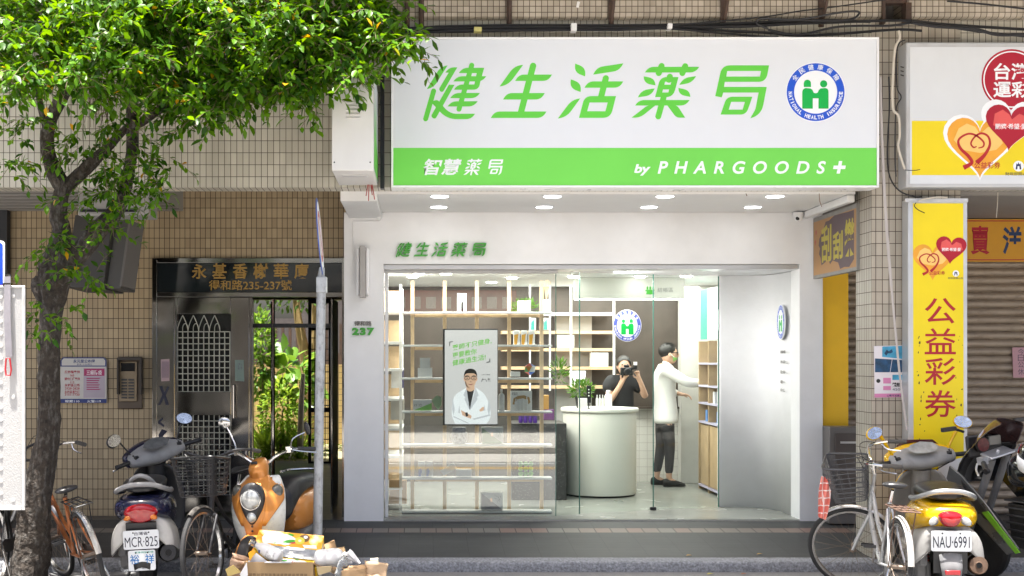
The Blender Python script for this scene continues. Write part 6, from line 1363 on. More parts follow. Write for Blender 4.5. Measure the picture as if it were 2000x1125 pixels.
def se_ring(x, w, zc, hh, n=22, p=.75, yo=0):
    o_ = []
    for k in range(n):
        a = 6.283*k/n; c, s = math.cos(a), math.sin(a); o_.append(Vector((x, yo+w*math.copysign(abs(c)**p,c), zc+hh*math.copysign(abs(s)**p,s))))
    return o_
def arch_ring(x, w0, z0, zt, w1, zt1, n=12):
    out = [Vector((x,w0*math.cos(math.pi*k/n),z0+(zt-z0)*math.sin(math.pi*k/n)**.6)) for k in range(n+1)]
    return out + [Vector((x,w1*math.cos(math.pi*k/n),z0+(zt1-z0)*math.sin(math.pi*k/n)**.6)) for k in range(n,-1,-1)]
def scooter(label, loc, yaw, steer, lean, body, lower, inner, grab, mirror_m, lamp, group=None):
    o = thing('motor_scooter', label, 'scooter', loc, (R(lean),0,R(yaw)), group)
    hl, hu = Vector((1.08,0,.40)), Vector((.90,0,.86)); S = rot_axis(hl, hu-hl, R(steer))
    def wheel2(c, S_, w):
        b = MB(); c = Vector(c); b.lathe([(.13,-w*.7),(.17,-w),(.205,-w*.85),(.222,-w*.3),(.222,w*.3),(.205,w*.85),(.17,w),(.13,w*.7)], c, 'Y', 36); bm_x(b, S_); k = b.build('wheel', RUB, o)
        b = MB(); b.lathe([(0,-w*.5),(.03,-w*.5),(.05,-w*.3),(.128,-w*.62),(.131,0),(.128,w*.62),(.05,w*.3),(0,w*.5)], c, 'Y', 24); bm_x(b, S_); b.build('rim', CHR, k)
    wheel2((0,0,.222), Matrix(), .055); wheel2((1.22,0,.222), S, .05)
    b = MB(); b.loft([se_ring(*q) for q in ((-.415,.07,.655,.035),(-.40,.13,.65,.062),(-.33,.19,.645,.09),(-.18,.225,.63,.115),(.05,.235,.60,.14),(.28,.21,.56,.17),(.5,.17,.50,.20),(.60,.13,.48,.18))]); b.build('tail_body', body, o, subd=1)
    b = MB(); b.loft([arch_ring(x,w,z0,zt,w-.025,zt-.03) for x,w,z0,zt in ((-.375,.19,.36,.60),(-.34,.235,.30,.61),(-.22,.255,.26,.60),(.0,.255,.27,.58),(.25,.22,.29,.55))]); b.build('rear_cowl', lower, o, subd=1)
    b = MB(); b.boxc((-.385,0,.40), (.02,.22,.30), (0,R(-10),0)); b.build('plate_bracket', BPL, o)
    b = MB(); b.loft([se_ring(*q) for q in ((-.33,.06,.775,.02),(-.28,.13,.785,.035),(-.1,.165,.80,.05),(.15,.155,.80,.055),(.3,.14,.775,.055),(.5,.12,.74,.06),(.58,.08,.72,.05))]); b.build('seat', LEATH, o, subd=1)
    b = MB(); b.tube([(.12,.18,.73),(-.15,.20,.75),(-.32,.165,.785),(-.385,.075,.82),(-.385,-.075,.82),(-.32,-.165,.785),(-.15,-.20,.75),(.12,-.18,.73)], .019, 8, smooth=4)
    b.tube([(-.25,.10,.80),(-.33,.06,.86),(-.35,0,.885),(-.33,-.06,.86),(-.25,-.10,.80)], .016, 8, smooth=4) if lamp == 'wide' else None
    b.build('grab_rail', grab, o)
    for q in ([(.80,.2,.93),(.92,.12,.86),(.93,.05,.80)],[(.80,-.2,.93),(.92,-.12,.86),(.93,-.05,.80)],[(-.2,.13,.42),(0,.19,.36),(.25,.2,.3)]):
        b = MB(); b.tube(q, .005, 5, smooth=4); b.build('cable', BLACKM, o)
    # lamps
    if lamp == 'wide':
        b = MB(); b.loft([[Vector((x+.35*y_*y_*2,y_*s,z_+(.6135-z_)*(1-s))) for y_, z_ in ((-.135,.615),(-.115,.655),(-.06,.682),(0,.69),(.06,.682),(.115,.655),(.135,.615),(.105,.57),(.05,.548),(0,.545),(-.05,.548),(-.105,.57))] for x, s in ((-.36,1.05),(-.425,1.0),(-.452,.85),(-.462,.5))]); tl = b.build('tail_light', RLENS, o, subd=1)
        for s in (-1,1): b = MB(); b.ell((-.428,.083*s,.590), (.022,.042,.020), (R(-22*s),0,R(14*s))); b.build('indicator', OLENS, tl)
    else:
        b = MB(); b.loft([[Vector((x+.3*y_*y_*2,y_*s,z_+(.625-z_)*(1-s))) for y_, z_ in ((-.09,.665),(-.05,.69),(0,.695),(.05,.69),(.09,.665),(.07,.615),(.04,.583),(0,.578),(-.04,.583),(-.07,.615))] for x, s in ((-.38,1.05),(-.435,1.0),(-.46,.8),(-.468,.4))]); tl = b.build('tail_light', RLENS, o, subd=1)
        for s in (-1,1): b = MB(); b.ell((-.405,.102*s,.618), (.016,.042,.028), (R(-30*s),0,R(20*s))); b.build('indicator', CLENS, tl)
    # floor, leg shield, neck
    b = MB(); b.box(.50,1.0,-.17,.17,.27,.32); b.loft([[(.5,y,.30) for y in (-.2,.2)]+[(.5,y,.25) for y in (.18,-.18)], [(1.0,y,.30) for y in (-.2,.2)]+[(1.0,y,.25) for y in (.18,-.18)]]); b.build('floorboard', inner, o, bevel=.01)
    rows = []
    for z, w, x in ((.24,.17,1.0),(.38,.215,1.06),(.55,.235,1.03),(.70,.225,.98),(.82,.17,.93),(.87,.10,.91)): rows.append([Vector((x-.12*t*t,w*t,z+.0*t)) for t in [-1,-.75,-.5,-.25,0,.25,.5,.75,1]])
    b = MB(); b.loft(rows, cap=False, closed=False); b.build('leg_shield', inner, o, solid=.03, subd=1)
    b = MB(); b.loft([[p+Vector((.05,0,0)) for p in r_] for r_ in rows], cap=False, closed=False); b.build('front_apron', body, o, solid=.03, subd=1)
    b = MB(); b.tube([(1.0,0,.45),(.93,0,.72),(.89,0,.88)], [.075,.07,.085], 12, smooth=3); b.lathe([(.03,0),(.03,-.012),(0,-.012)], (.87,-.06,.72), 'X', 14); b.build('steering_column', inner, o)
    # headset
    b = MB(); b.loft([[Vector((.87+xo+a_*math.cos(6.283*k/16), y, zc+h_*math.sin(6.283*k/16)+.35*a_*math.cos(6.283*k/16))) for k in range(16)] for y, a_, h_, zc, xo in ((-.265,.03,.035,.955,-.03),(-.24,.06,.055,.955,-.02),(-.14,.095,.075,.965,0),(0,.125,.10,.965,.01),(.14,.095,.075,.965,0),(.24,.06,.055,.955,-.02),(.265,.03,.035,.955,-.03))]); bm_x(b, S); hd = b.build('headset', grab if lamp == 'wide' else lower, o, subd=1)
    b = MB(); b.loft([[Vector((.915+xo+a_*1.05*math.cos(6.283*k/16), y*1.06, zc+.008+h_*1.1*math.sin(6.283*k/16)+.35*a_*math.cos(6.283*k/16))) for k in range(16)] for y, a_, h_, zc, xo in ((-.265,.03,.035,.955,-.03),(-.24,.06,.055,.955,-.02),(-.14,.095,.075,.965,0),(0,.125,.10,.965,.01),(.14,.095,.075,.965,0),(.24,.06,.055,.955,-.02),(.265,.03,.035,.955,-.03))]); bm_x(b, S); b.build('headset_shell', body, hd, subd=1)
    b = MB(); b.loft([[Vector((.87+dx*1.0,y,.99+dz)) for y, dx, dz in ((-.125*s,-.065,.025),(-.09*s,-.035,.058),(0,-.015,.075),(.09*s,-.035,.058),(.125*s,-.065,.025),(.08*s,-.10,-.005),(0,-.112,-.012),(-.08*s,-.10,-.005))] for s in (1,.9)]); bm_x(b, S)
    for v in b.bm.verts: v.co += Vector((-.028,0,.028))
    b.build('dashboard', mat('dash_glass', (.12,.125,.13), .15, var=.3, scale=20, coat=.5) if lamp == 'wide' else CLENS, hd)
    for s in (-1,1):
        b = MB(); b.tube([(.84,.25*s,.955),(.79,.395*s,.955)], .018, 10); b.lathe([(.021,-.006),(.021,.006)], (.788,.40*s,.955), 'Y', 10); bm_x(b, S); g_ = b.build('grip', BPL, hd)
        b = MB(); b.tube([(.87,.25*s,.945),(.87,.32*s,.935),(.83,.41*s,.93)], .006, 6, smooth=3); b.ell((.83,.415*s,.93),(.009,.009,.009)); bm_x(b, S); b.build('brake_lever', GPL if lamp == 'wide' else CHR, hd)
        b = MB(); 
        for k in range(2): b.boxc((.80+.03*k,.205*s,1.0-.02+.01*k), (.022,.038,.018), (0,R(-45),R(18*s)))
        bm_x(b, S); b.build('switch', BPL, hd)
    mats_ = mirror_m
    for s in (-1,1):
        b = MB(); e = Vector((.82,.31*s,1.17)) if lamp != 'wide' else Vector((.84,.29*s,1.13)); b.tube([(.86,.21*s,.985),(.85,.25*s,1.06),e], [.011,.012,.016] if lamp != 'wide' else .007, 8, smooth=4); bm_x(b, S); mo = b.build('mirror_stalk', mats_, hd)
        c = e + Vector((0,.045*s,.035)); Mm = S @ Matrix.Translation(c) @ Euler((R(-20*s),R(16),R(8*s))).to_matrix().to_4x4()
        b = MB(); b.ell((0.012,0,0), (.03,.075,.052)); bmesh.ops.bisect_plane(b.bm, geom=b.bm.verts[:]+b.bm.edges[:]+b.bm.faces[:], plane_co=(0,0,0), plane_no=(-1,0,0), clear_outer=True); bm_x(b, Mm); b.build('mirror_shell', mats_, mo)
        b = MB(); b.lathe([(.066,0),(.0,0)], (0,0,0), 'X', 24); bm_x(b, Mm @ Matrix.Translation((-.001,0,0)) @ Matrix.Diagonal((1,1.02,.70,1))); b.build('mirror_glass', MIRG, mo)
    b = MB(); b.tube([hu,(1.22,0,.24)], .03, 8)
    for s in (-1,1): b.tube([(1.13,.06*s,.44),(1.22,.07*s,.222)], .017, 8)
    bm_x(b, S); b.build('front_fork', GPL, o)
    b = MB(); arc_strip(b, (1.22,0,.222), .245, 10, 150, .075, .004, 16, .03); bm_x(b, S); b.build('front_fender', body, o)
    # engine, swing arm, exhaust
    b = MB(); b.boxc((.12,.13,.22), (.42,.09,.13)); b.boxc((-.02,.155,.25), (.22,.07,.15)); b.boxc((-.17,.16,.33), (.18,.06,.10)); b.lathe([(.08,-.02),(.085,.0),(.08,.04),(0,.045)], (0,.16,.23), 'Y', 20); b.build('engine', GPL, o, bevel=.015)
    b = MB()
    for k in range(7): b.torus((-.10,.125,.30+.028*k), .026, .006, 'Z', 16, 6)
    b.build('shock_spring', mat('spring_red', (.20,.03,.03), .5), o)
    b = MB(); b.tube([(.32,-.14,.20),(.05,-.16,.22),(-.10,-.17,.24)], .03, 10, smooth=3); b.lathe([(0,-.33),(.022,-.33),(.025,-.322),(.058,-.322),(.064,-.30),(.066,.05),(.04,.09)], (-.05,-.185,.265), 'X', 22, Matrix.Rotation(R(8),3,'Y')); ex = b.build('exhaust', EXH if lamp != 'wide' else BPL, o)
    b = MB(); b.lathe([(.02,0),(0,.0)], (-.382,-.185,.311), 'X', 14); b.build('exhaust_hole', BLACKM, ex)
    b = MB(); b.loft([[Vector((x,-.185+.082*math.cos(a),.27-.14*(x+.05)+.082*math.sin(a))) for a in [R(-75+16*k) for k in range(11)]]+[Vector((x,-.185+.076*math.cos(a),.27-.14*(x+.05)+.076*math.sin(a))) for a in [R(85-16*k) for k in range(11)]] for x in (-.34,-.1,.05)]); b.build('heat_shield', BPL, ex)
    b = MB(); b.loft([[Vector((x,w*t,z+.02*(1-t*t))) for t in (-1,-.5,0,.5,1)] for x, w, z in ((-.26,.075,.42),(-.38,.075,.40),(-.42,.07,.30),(-.43,.055,.20))], cap=False, closed=False); b.build('mudguard', GPL if lamp != 'wide' else BPL, o, solid=.012)
    b = MB(); b.tube([(.25,.10,.22),(.18,.20,.02)], .011, 8); b.boxc((.18,.21,.012),(.05,.04,.012)); b.build('side_stand', GPL, o)
    return o
def plate_on(o, c, w, h, tilt, bits, yaw=0):
    """number plate facing backwards: c centre in local coords"""
    Mx = Matrix.Translation(Vector(c)) @ Matrix.Rotation(R(yaw),4,'Z') @ Matrix.Rotation(R(tilt),4,'Y') @ plane_m((0,0,0),(0,-1,0),(0,0,1))
    me = shape2d(fillet([(-w/2,-h/2,.015),(w/2,-h/2,.015),(w/2,h/2,.015),(-w/2,h/2,.015)],4), (), .002); xform(me, Mx); p = finish('number_plate', me, PLW, o, flat=True)
    for s, box, m_, bd in bits: txt_on(s, box, Mx @ Matrix.Translation((0,0,.0028)), m_, p, bd)
    for s in (-1,1): flat_on(circ(s*w*.22,h*.38,.006,10), Mx @ Matrix.Translation((0,0,.003)), BPL, p, 'bolt')
    return p, Mx
YPNT = mat('yellow_paint', (.80,.46,.004), .25, var=.03, coat=.5, dirt=.1, dcol=(.4,.25,.02), dscale=12); NAVYP = mat('navy_paint', (.012,.014,.045), .25, var=.1, coat=.5); WPNT = mat('ivory_paint', (.58,.57,.54), .35, var=.05, dirt=.35, dcol=(.30,.28,.25), dscale=9)
sc1 = scooter('old white and navy scooter seen from behind with worn grey cowl near the tree', (-2.095,9.42,.0), 97, 36, -2, NAVYP, WPNT, mat('charcoal_plastic', (.05,.05,.052), .5, var=.15), mat('worn_grey', (.27,.27,.275), .5, var=.12, dirt=.35, dcol=(.12,.12,.12), dscale=9), BPL, 'wide')
DBL = mat('plate_text', (.01,.012,.03), .5)
plate_on(sc1, (-.437,0,.425), .255, .14, -6, [('MCR·825', (-.118,.118,-.052,.022), DBL, .0), ('台灣省', (-.05,.05,.034,.06), DBL, .01)])
p2, M2 = plate_on(sc1, (-.43,.0,.272), .195, .150, -2, [('裕', (-.085,-.018,-.025,.045), mat('plate_cyan', (.01,.16,.45), .5), .01), ('祥', (.024,.088,-.025,.045), mat('plate_cyan', (.01,.16,.45), .5), .01), ('機車排氣定檢', (-.05,.085,.052,.068), mat('plate_green', (.02,.30,.22), .5), .01), ('預約專線', (.0,.06,-.064,-.05), DBL, .0)])
sc2 = scooter('yellow scooter seen from behind with silver dashboard beside the silver bicycle', (3.78,8.93,.0), 76, 16, -1.5, YPNT, mat('scuffed_grey', (.30,.295,.285), .5, var=.12, dirt=.4, dcol=(.14,.13,.12), dscale=8), mat('warm_grey', (.30,.285,.26), .5, var=.1, dirt=.4, dcol=(.15,.13,.11), dscale=7), mat('silver_rail', (.30,.31,.32), .35, .4, var=.05, dirt=.2), YPNT, 'round')
plate_on(sc2, (-.440,0,.485), .262, .145, -8, [('NAU·6991', (-.118,.118,-.048,.035), DBL, .004)])
b = MB(); b.boxc((-.462,0,.27), (.012,.10,.032)); b.build('reflector', RLENS, sc2, bevel=.004)
b = MB(); b.loft([[Vector((x,w*t,z)) for t in (-1,-.6,0,.6,1)] for x,w,z in ((1.0,.17,.96),(.98,.165,1.05),(.93,.10,1.10))], cap=False, closed=False); b.build('flyscreen', mat('smoke_red', (.10,.03,.03), .2), sc2, solid=.004)

# orange scooter facing the street
ORP = mat('orange_paint', (.60,.235,.045), .3, .25, var=.06, coat=.4, dirt=.12, dcol=(.25,.09,.02), dscale=10); WSC = mat('scratched_white', (.66,.68,.66), .35, var=.05, dirt=.3, dcol=(.22,.23,.23), dscale=26, streak=.6); SMK = mat('smoked_lens', (.10,.10,.085), .15, coat=.5)
def orange_scooter(loc, yaw):
    o = thing('motor_scooter', 'orange and white retro scooter facing the street behind the cardboard heap', 'scooter', loc, (R(2),0,R(yaw)))
    def surf(t0, t1, z0, z1, off, nz=14, nt=13, tf=None):
        rows = []
        for i in range(nz+1):
            z = lerp(z0,z1,i/nz); u = (z-.33)/.53
            w = .215*math.sin(math.pi*min(1,max(0,.16+.62*u)))**.55*(1 if u < .8 else 1-(u-.8)*1.3); xf = 1.03+.10*math.sin(math.pi*min(1,.15+.75*u)) - (0 if u < .75 else (u-.75)*.34)
            a, c_ = (t0,t1) if tf is None else tf(u); rows.append([Vector((xf-.15*abs(t)**2.2+off,w*t,z)) for t in [lerp(a,c_,k/nt) for k in range(nt+1)]])
        return rows
    b = MB(); b.loft(surf(-1,1,.30,.86,0), cap=False, closed=False); ap = b.build('front_apron', WSC, o, solid=.02, subd=1)
    b = MB(); b.loft(surf(0,0,.34,.868,.014,tf=lambda u: (-(.26+.40*u**1.3), .26+.40*u**1.3)), cap=False, closed=False); cp = b.build('centre_panel', ORP, o, solid=.012, subd=1)
    for s in (-1,1):
        b = MB(); b.loft(surf(0,0,.50,.845,.013,tf=lambda u: tuple(sorted((s*.34,s*lerp(.45,.98,min(1,max(0,(u-.32)/.35))))))), cap=False, closed=False); b.build('side_flash', ORP, o, solid=.008)
        b = MB(); b.ell((1.0,.150*s,.735), (.04,.05,.065), (R(-18*s),0,R(34*s))); b.build('indicator', SMK, o)
    egg = [(0,.135),(.045,.125),(.075,.085),(.082,.035),(.066,-.03),(.04,-.09),(.015,-.125),(0,-.13)]
    def eggm(k, x): return [Vector((x,y*k,.66+z*k)) for y, z in egg] + [Vector((x,-y*k,.66+z*k)) for y, z in egg[-2:0:-1]]
    b = MB(); b.loft([eggm(1.30,1.075),eggm(1.27,1.135),eggm(1.08,1.165)]); b.build('headlight_surround', BPL, o, subd=1)
    b = MB(); b.ell((1.15,0,.70), (.038,.078,.082)); hl_ = b.build('headlight', CLENS, o); b = MB(); b.ell((1.152,0,.568), (.024,.038,.042)); b.build('headlight', CLENS, o)
    b = MB(); b.torus((1.165,0,.70), .076, .004, 'X', 24, 6); b.build('lens_ring', CHR, hl_)
    for z in (.50,.465): b = MB(); b.lathe([(.009,0),(0,.004)], (1.145,0,z), 'X', 10); b.build('bolt', BPL, o)
    b = MB(); b.loft([se_ring(*q) for q in ((1.02,.045,.36,.06),(1.08,.085,.38,.075),(1.16,.10,.35,.09),(1.26,.105,.29,.10),(1.36,.085,.24,.08),(1.44,.05,.20,.05))]); b.build('front_fender', ORP, o, subd=1)
    b = MB(); b.lathe([(.13,-.04),(.17,-.05),(.205,-.042),(.22,-.015),(.22,.015),(.205,.042),(.17,.05),(.13,.04)], (1.22,0,.22), 'Y', 32); w = b.build('wheel', RUB, o); b = MB(); b.lathe([(0,-.03),(.128,-.03),(.128,.03),(0,.03)], (1.22,0,.22), 'Y', 24); b.build('rim', CHR, w)
    b = MB(); b.lathe([(.13,-.04),(.17,-.05),(.205,-.042),(.22,-.015),(.22,.015),(.205,.042),(.17,.05),(.13,.04)], (0,0,.22), 'Y', 32); w = b.build('wheel', RUB, o); b = MB(); b.lathe([(0,-.03),(.128,-.03),(.128,.03),(0,.03)], (0,0,.22), 'Y', 24); b.build('rim', CHR, w)
    S = rot_axis((.95,0,.8), (-.3,0,1), R(-8))
    b = MB(); b.loft([[Vector((.92+xo+a_*math.cos(6.283*k/18), c_*math.sin(6.283*k/18), z)) for k in range(18)] for z, a_, c_, xo in ((.82,.085,.075,.02),(.855,.075,.066,.02),(.89,.095,.075,.025),(.93,.10,.075,.02),(.97,.08,.06,0),(.992,.045,.038,-.02),(.996,.01,.01,-.03))]); bm_x(b, S); hd = b.build('headset', ORP, o, subd=1)
    b = MB(); b.boxc((1.012,0,.962), (.02,.05,.02), (0,R(35),0)); bm_x(b, S); b.build('speed_slot', BPL, hd, bevel=.006)
    for s in (-1,1):
        b = MB(); b.tube([(.90,.05*s,.94),(.90,.12*s,.99),(.86,.20*s,1.03),(.80,.27*s,1.04)], .012, 8, smooth=4); bm_x(b, S); hb1 = b.build('handlebar', CHR, hd)
        b = MB(); b.tube([(.80,.27*s,1.04),(.70,.37*s,1.025)], .018, 10); bm_x(b, S); b.build('grip', BPL, hb1)
        b = MB(); b.tube([(.84,.25*s,1.035),(.82,.31*s,1.02),(.74,.40*s,1.0)], .006, 6, smooth=3); b.boxc((.84,.22*s,1.04), (.05,.04,.045)); bm_x(b, S); b.build('brake_lever', CHR, hb1)
        e = Vector((.78,.33*s,1.24 if s < 0 else 1.16)); b = MB(); b.tube([(.84,.23*s,1.05),(.83,.25*s,1.12),e], .006, 6, smooth=3); bm_x(b, S); ms_ = b.build('mirror_stalk', CHR, hb1)
        b = MB(); b.ell((0,0,0), (.022,.052,.052)); bm_x(b, S @ Matrix.Translation(e+Vector((0,.02*s,.03))) @ Euler((0,R(10),R(-65 if s > 0 else 10))).to_matrix().to_4x4()); b.build('mirror_shell', CHR if s < 0 else BPL, ms_)
    b = MB(); b.loft([se_ring(*q) for q in ((-.36,.06,.60,.05),(-.30,.14,.58,.11),(-.12,.20,.54,.16),(.10,.215,.51,.18),(.32,.19,.50,.17),(.48,.14,.48,.15))]); b.build('rear_body', ORP, o, subd=1)
    b = MB(); b.loft([se_ring(*q) for q in ((-.34,.05,.70,.03),(-.24,.14,.715,.06),(-.02,.175,.735,.075),(.22,.17,.73,.08),(.40,.15,.69,.11),(.52,.13,.58,.15),(.55,.08,.55,.10))]); b.build('seat', LEATH, o, subd=1)
    b = MB(); b.loft([se_ring(*q) for q in ((-.25,.12,.34,.08),(0,.18,.33,.11),(.3,.20,.31,.10),(.55,.19,.29,.06),(.95,.19,.29,.04),(1.02,.16,.31,.05))]); b.build('lower_body', mat('scratched_charcoal', (.07,.07,.075), .45, var=.2, dirt=.4, dcol=(.2,.2,.2), dscale=14), o, subd=1)
    b = MB(); b.tube([(-.1,.16,.80),(-.25,.14,.80),(-.34,0,.80),(-.25,-.14,.80),(-.1,-.16,.80)], .011, 8, smooth=4); b.build('grab_rail', CHR, o)
    return o
orange_scooter((-1.03,10.26,.0), -101)
# black sports motorcycle at the right edge (rear three-quarter view); built in its own coords, x forward
MC = thing('motorcycle', 'black sports motorcycle with smoked screen and green trim at the right edge', 'motorcycle', (4.74,8.3,0), (R(-6),0,R(103))); MC.scale = (1.1,1.1,1.1)
GRN = mat('green_trim', (.16,.42,.03), .3, coat=.4); GLB = mat('gloss_black', (.014,.015,.017), .12, var=.2, coat=.8, dirt=.2, dcol=(.10,.10,.10), dscale=25); SMS = mat('smoked_screen', (.045,.022,.022), .18, var=.2, coat=.5)
def mwheel(c, S_, w, r=.30):
    b = MB(); b.lathe([(.19,-w*.8),(.23,-w),(r-.02,-w*.8),(r,-w*.3),(r,w*.3),(r-.02,w*.8),(.23,w),(.19,w*.8)], c, 'Y', 40); bm_x(b, S_); k = b.build('wheel', RUB, MC); b = MB(); b.torus(c, .195, .014, 'Y', 36, 8)
    for q in range(5): a = 6.283*q/5; b.tube([Vector(c)+Vector((.03*math.cos(a),0,.03*math.sin(a))), Vector(c)+Vector((.19*math.cos(a),0,.19*math.sin(a)))], .016, 6)
    b.lathe([(.04,-.05),(.04,.05)], c, 'Y', 14); bm_x(b, S_); b.build('rim', GPL, k)
Sm = rot_axis((1.05,0,.7), (-.42,0,1), R(14)); mwheel((0,0,.30), Matrix(), .07); mwheel((1.33,0,.30), Sm, .055)
b = MB(); b.loft([se_ring(*q) for q in ((.28,.10,.78,.05),(.36,.15,.82,.09),(.52,.175,.86,.12),(.68,.165,.86,.13),(.80,.12,.84,.11),(.86,.06,.82,.07))]); b.build('fuel_tank', GLB, MC, subd=1)
b = MB(); b.loft([se_ring(*q) for q in ((-.05,.11,.80,.04),(.1,.13,.78,.045),(.3,.12,.76,.05),(.36,.08,.76,.04))]); b.build('seat', LEATH, MC, subd=1)
b = MB(); b.loft([se_ring(*q) for q in ((-.42,.04,.86,.03),(-.36,.10,.85,.05),(-.15,.13,.80,.07),(.08,.12,.74,.07))]); b.build('tail_cowl', GLB, MC, subd=1)
b = MB(); b.loft([[Vector((x,.135*s*k,z)) for s,k in ((1,1),)]+[Vector((x-.02,.145,z-.04)),Vector((x-.05,.14,z-.10))] for x,z,k in ((-.38,.90,1),(-.15,.85,1),(.05,.78,1))], cap=False, closed=False); b.build('tail_stripe', GRN, MC, solid=.006)
rows = [[Vector((x-.14*t*t,w*t,z)) for t in (-1,-.8,-.5,-.2,0,.2,.5,.8,1)] for x,w,z in ((1.36,.17,.70),(1.34,.21,.82),(1.24,.21,.93),(1.17,.19,1.0))]
b = MB(); b.loft(rows, cap=False, closed=False); b.build('nose_fairing', GLB, MC, solid=.012, subd=1)
b = MB(); b.loft([[Vector((x-.15*t*t,w*t,z-.03*t*t)) for t in (-1,-.8,-.5,-.2,0,.2,.5,.8,1)] for x,w,z in ((1.20,.19,1.0),(1.13,.175,1.08),(1.03,.13,1.165),(.98,.07,1.19))], cap=False, closed=False); b.build('windscreen', SMS, MC, solid=.005, subd=1)
for s in (-1,1):
    b = MB(); b.prism([(1.26,.20*s,.86),(1.12,.21*s,.80),(.90,.215*s,.64),(.62,.20*s,.36),(.74,.20*s,.30),(1.02,.215*s,.50),(1.22,.21*s,.66),(1.32,.19*s,.76)], (0,.014*s,0)); sf = b.build('side_fairing', GLB if s < 0 else mat('dark_silver', (.16,.165,.17), .3, .5, var=.2), MC, bevel=.006)
    b = MB(); b.prism([(.86,.232*s,.585),(.60,.216*s,.34),(.64,.216*s,.325),(.92,.232*s,.57)], (0,.008*s,0)); b.build('green_stripe', GRN, sf)
    b = MB(); b.prism([(1.12,.226*s,.77),(.98,.232*s,.67),(.80,.225*s,.50),(.92,.225*s,.53),(1.08,.232*s,.68)], (0,.006*s,0)); b.build('dark_insert', BPL, sf)
    b = MB(); b.tube([(.98,.10*s,.93),(.93,.24*s,.93),(.86,.30*s,.91)], .012, 8, smooth=3); bm_x(b, Sm); hbm = b.build('clip_on_bar', GPL, MC)
    b = MB(); b.tube([(.93,.235*s,.93),(.83,.335*s,.905)], .018, 10); b.lathe([(.02,-.012),(.02,.012)], (.825,.34*s,.904), 'Y', 10); bm_x(b, Sm); b.build('grip', BPL, hbm)
    b = MB(); b.tube([(.98,.235*s,.925),(.95,.29*s,.90),(.88,.36*s,.88)], .007, 6, smooth=3); b.boxc((.955,.21*s,.94), (.05,.05,.05)); bm_x(b, Sm); b.build('brake_lever', ALU, hbm)
    b = MB(); b.tube([(.99,.075*s,.92),(1.33,.075*s,.30)], .026, 10); bm_x(b, Sm); b.build('fork_leg', GPL, MC)
    b = MB(); b.tube([(1.14,.16*s,1.10),(1.12,.24*s,1.13)], .010, 8); b.boxc((1.12,.29*s,1.135), (.03,.11,.03)); b.build('mirror', BPL, MC, bevel=.006)
    b = MB(); b.tube([(.02,.12*s,.40),(.02,.24*s,.40)], .014, 8); b.boxc((.02,.23*s,.41), (.05,.09,.02)); b.build('footpeg', ALU, MC); b = MB(); b.prism([(.25,.14*s,.55),(-.05,.17*s,.45),(-.02,.17*s,.36),(.22,.14*s,.34)], (0,.012*s,0)); b.build('footpeg_plate', GPL, MC)
    b = MB(); b.lathe([(.0,-.02),(.018,-.012),(.018,.012),(0,.02)], (-.30,.19*s,.72), 'Y', 12); b.tube([(-.30,.10*s,.73),(-.30,.18*s,.72)], .008, 6); b.build('indicator', OLENS, MC)
b = MB(); b.boxc((1.0,0,.945), (.10,.24,.016), (0,R(-20),0)); b.lathe([(.014,0),(.014,.02),(0,.02)], (1.0,0,.95), n=14); bm_x(b, Sm); tc_ = b.build('top_clamp', ALU, MC, bevel=.006)
b = MB(); b.lathe([(.055,.0),(.058,-.02),(.05,-.03),(0,-.03)], (1.12,.05,1.0), 'X', 24); gz = b.build('gauge', BPL, MC); b = MB(); b.lathe([(.047,-.032),(0,-.033)], (1.12,.05,1.0), 'X', 24); b.build('gauge_face', mat('gauge_red', (.16,.03,.03), .4, var=.4, scale=50), gz); b = MB(); b.boxc((1.11,-.05,1.02), (.03,.10,.07)); b.build('display', mat('lcd_grey', (.17,.17,.16), .2), gz, bevel=.006)
b = MB(); b.boxc((1.14,0,.99), (.03,.30,.16)); b.build('cockpit', BPL, MC, bevel=.02)
b = MB(); b.boxc((.62,0,.48), (.40,.22,.30)); b.boxc((.40,0,.38), (.22,.24,.22)); b.lathe([(.085,-.145),(.09,-.13),(.09,.13),(.085,.145)], (.45,0,.38), 'Y', 24)
for k in range(6): b.boxc((.66,0,.40+.05*k), (.36,.25,.012))
b.build('engine', mat('engine_dark', (.055,.055,.058), .45, .6, var=.3, scale=16, dirt=.4, dcol=(.14,.12,.10), dscale=14), MC, bevel=.012)
b = MB(); b.tube([(.85,0,.82),(.3,0,.72),(.1,0,.45)], .035, 8); b.tube([(.15,.09,.40),(0,.10,.30)], .025, 8); b.tube([(.15,-.09,.40),(0,-.10,.30)], .025, 8); b.build('frame', BLACKM, MC)
b = MB(); b.tube([(.5,-.12,.22),(.1,-.17,.26),(-.35,-.20,.50)], [.03,.045,.055], 12, smooth=4); b.build('exhaust', CHR, MC)
b = MB(); b.lathe([(.0,-.09),(.10,-.09),(.125,-.03),(.128,.04),(.11,.11),(.06,.15),(0,.16)], (0,0,0), n=28)
HM = thing('motorcycle_helmet', 'black and white motorcycle helmet resting on the motorcycle tank', 'helmet', (4.38,8.75,1.03), (R(20),R(-12),R(30)))
b.build('shell', GLB, HM, subd=1); b = MB(); b.loft([[Vector((r_*math.cos(a),r_*math.sin(a),z)) for a in [R(120+8*k) for k in range(16)]] for r_, z in ((.112,-.085),(.130,-.03),(.132,.02))], cap=False, closed=False); b.build('white_band', LETW, HM, solid=.004); b = MB(); b.loft([[Vector((r_*math.cos(a),r_*math.sin(a),z)) for a in [R(100+3*k) for k in range(5)]] for r_, z in ((.131,-.0),(.134,.03),(.125,.08))], cap=False, closed=False); b.build('red_mark', RLENS, HM, solid=.004)

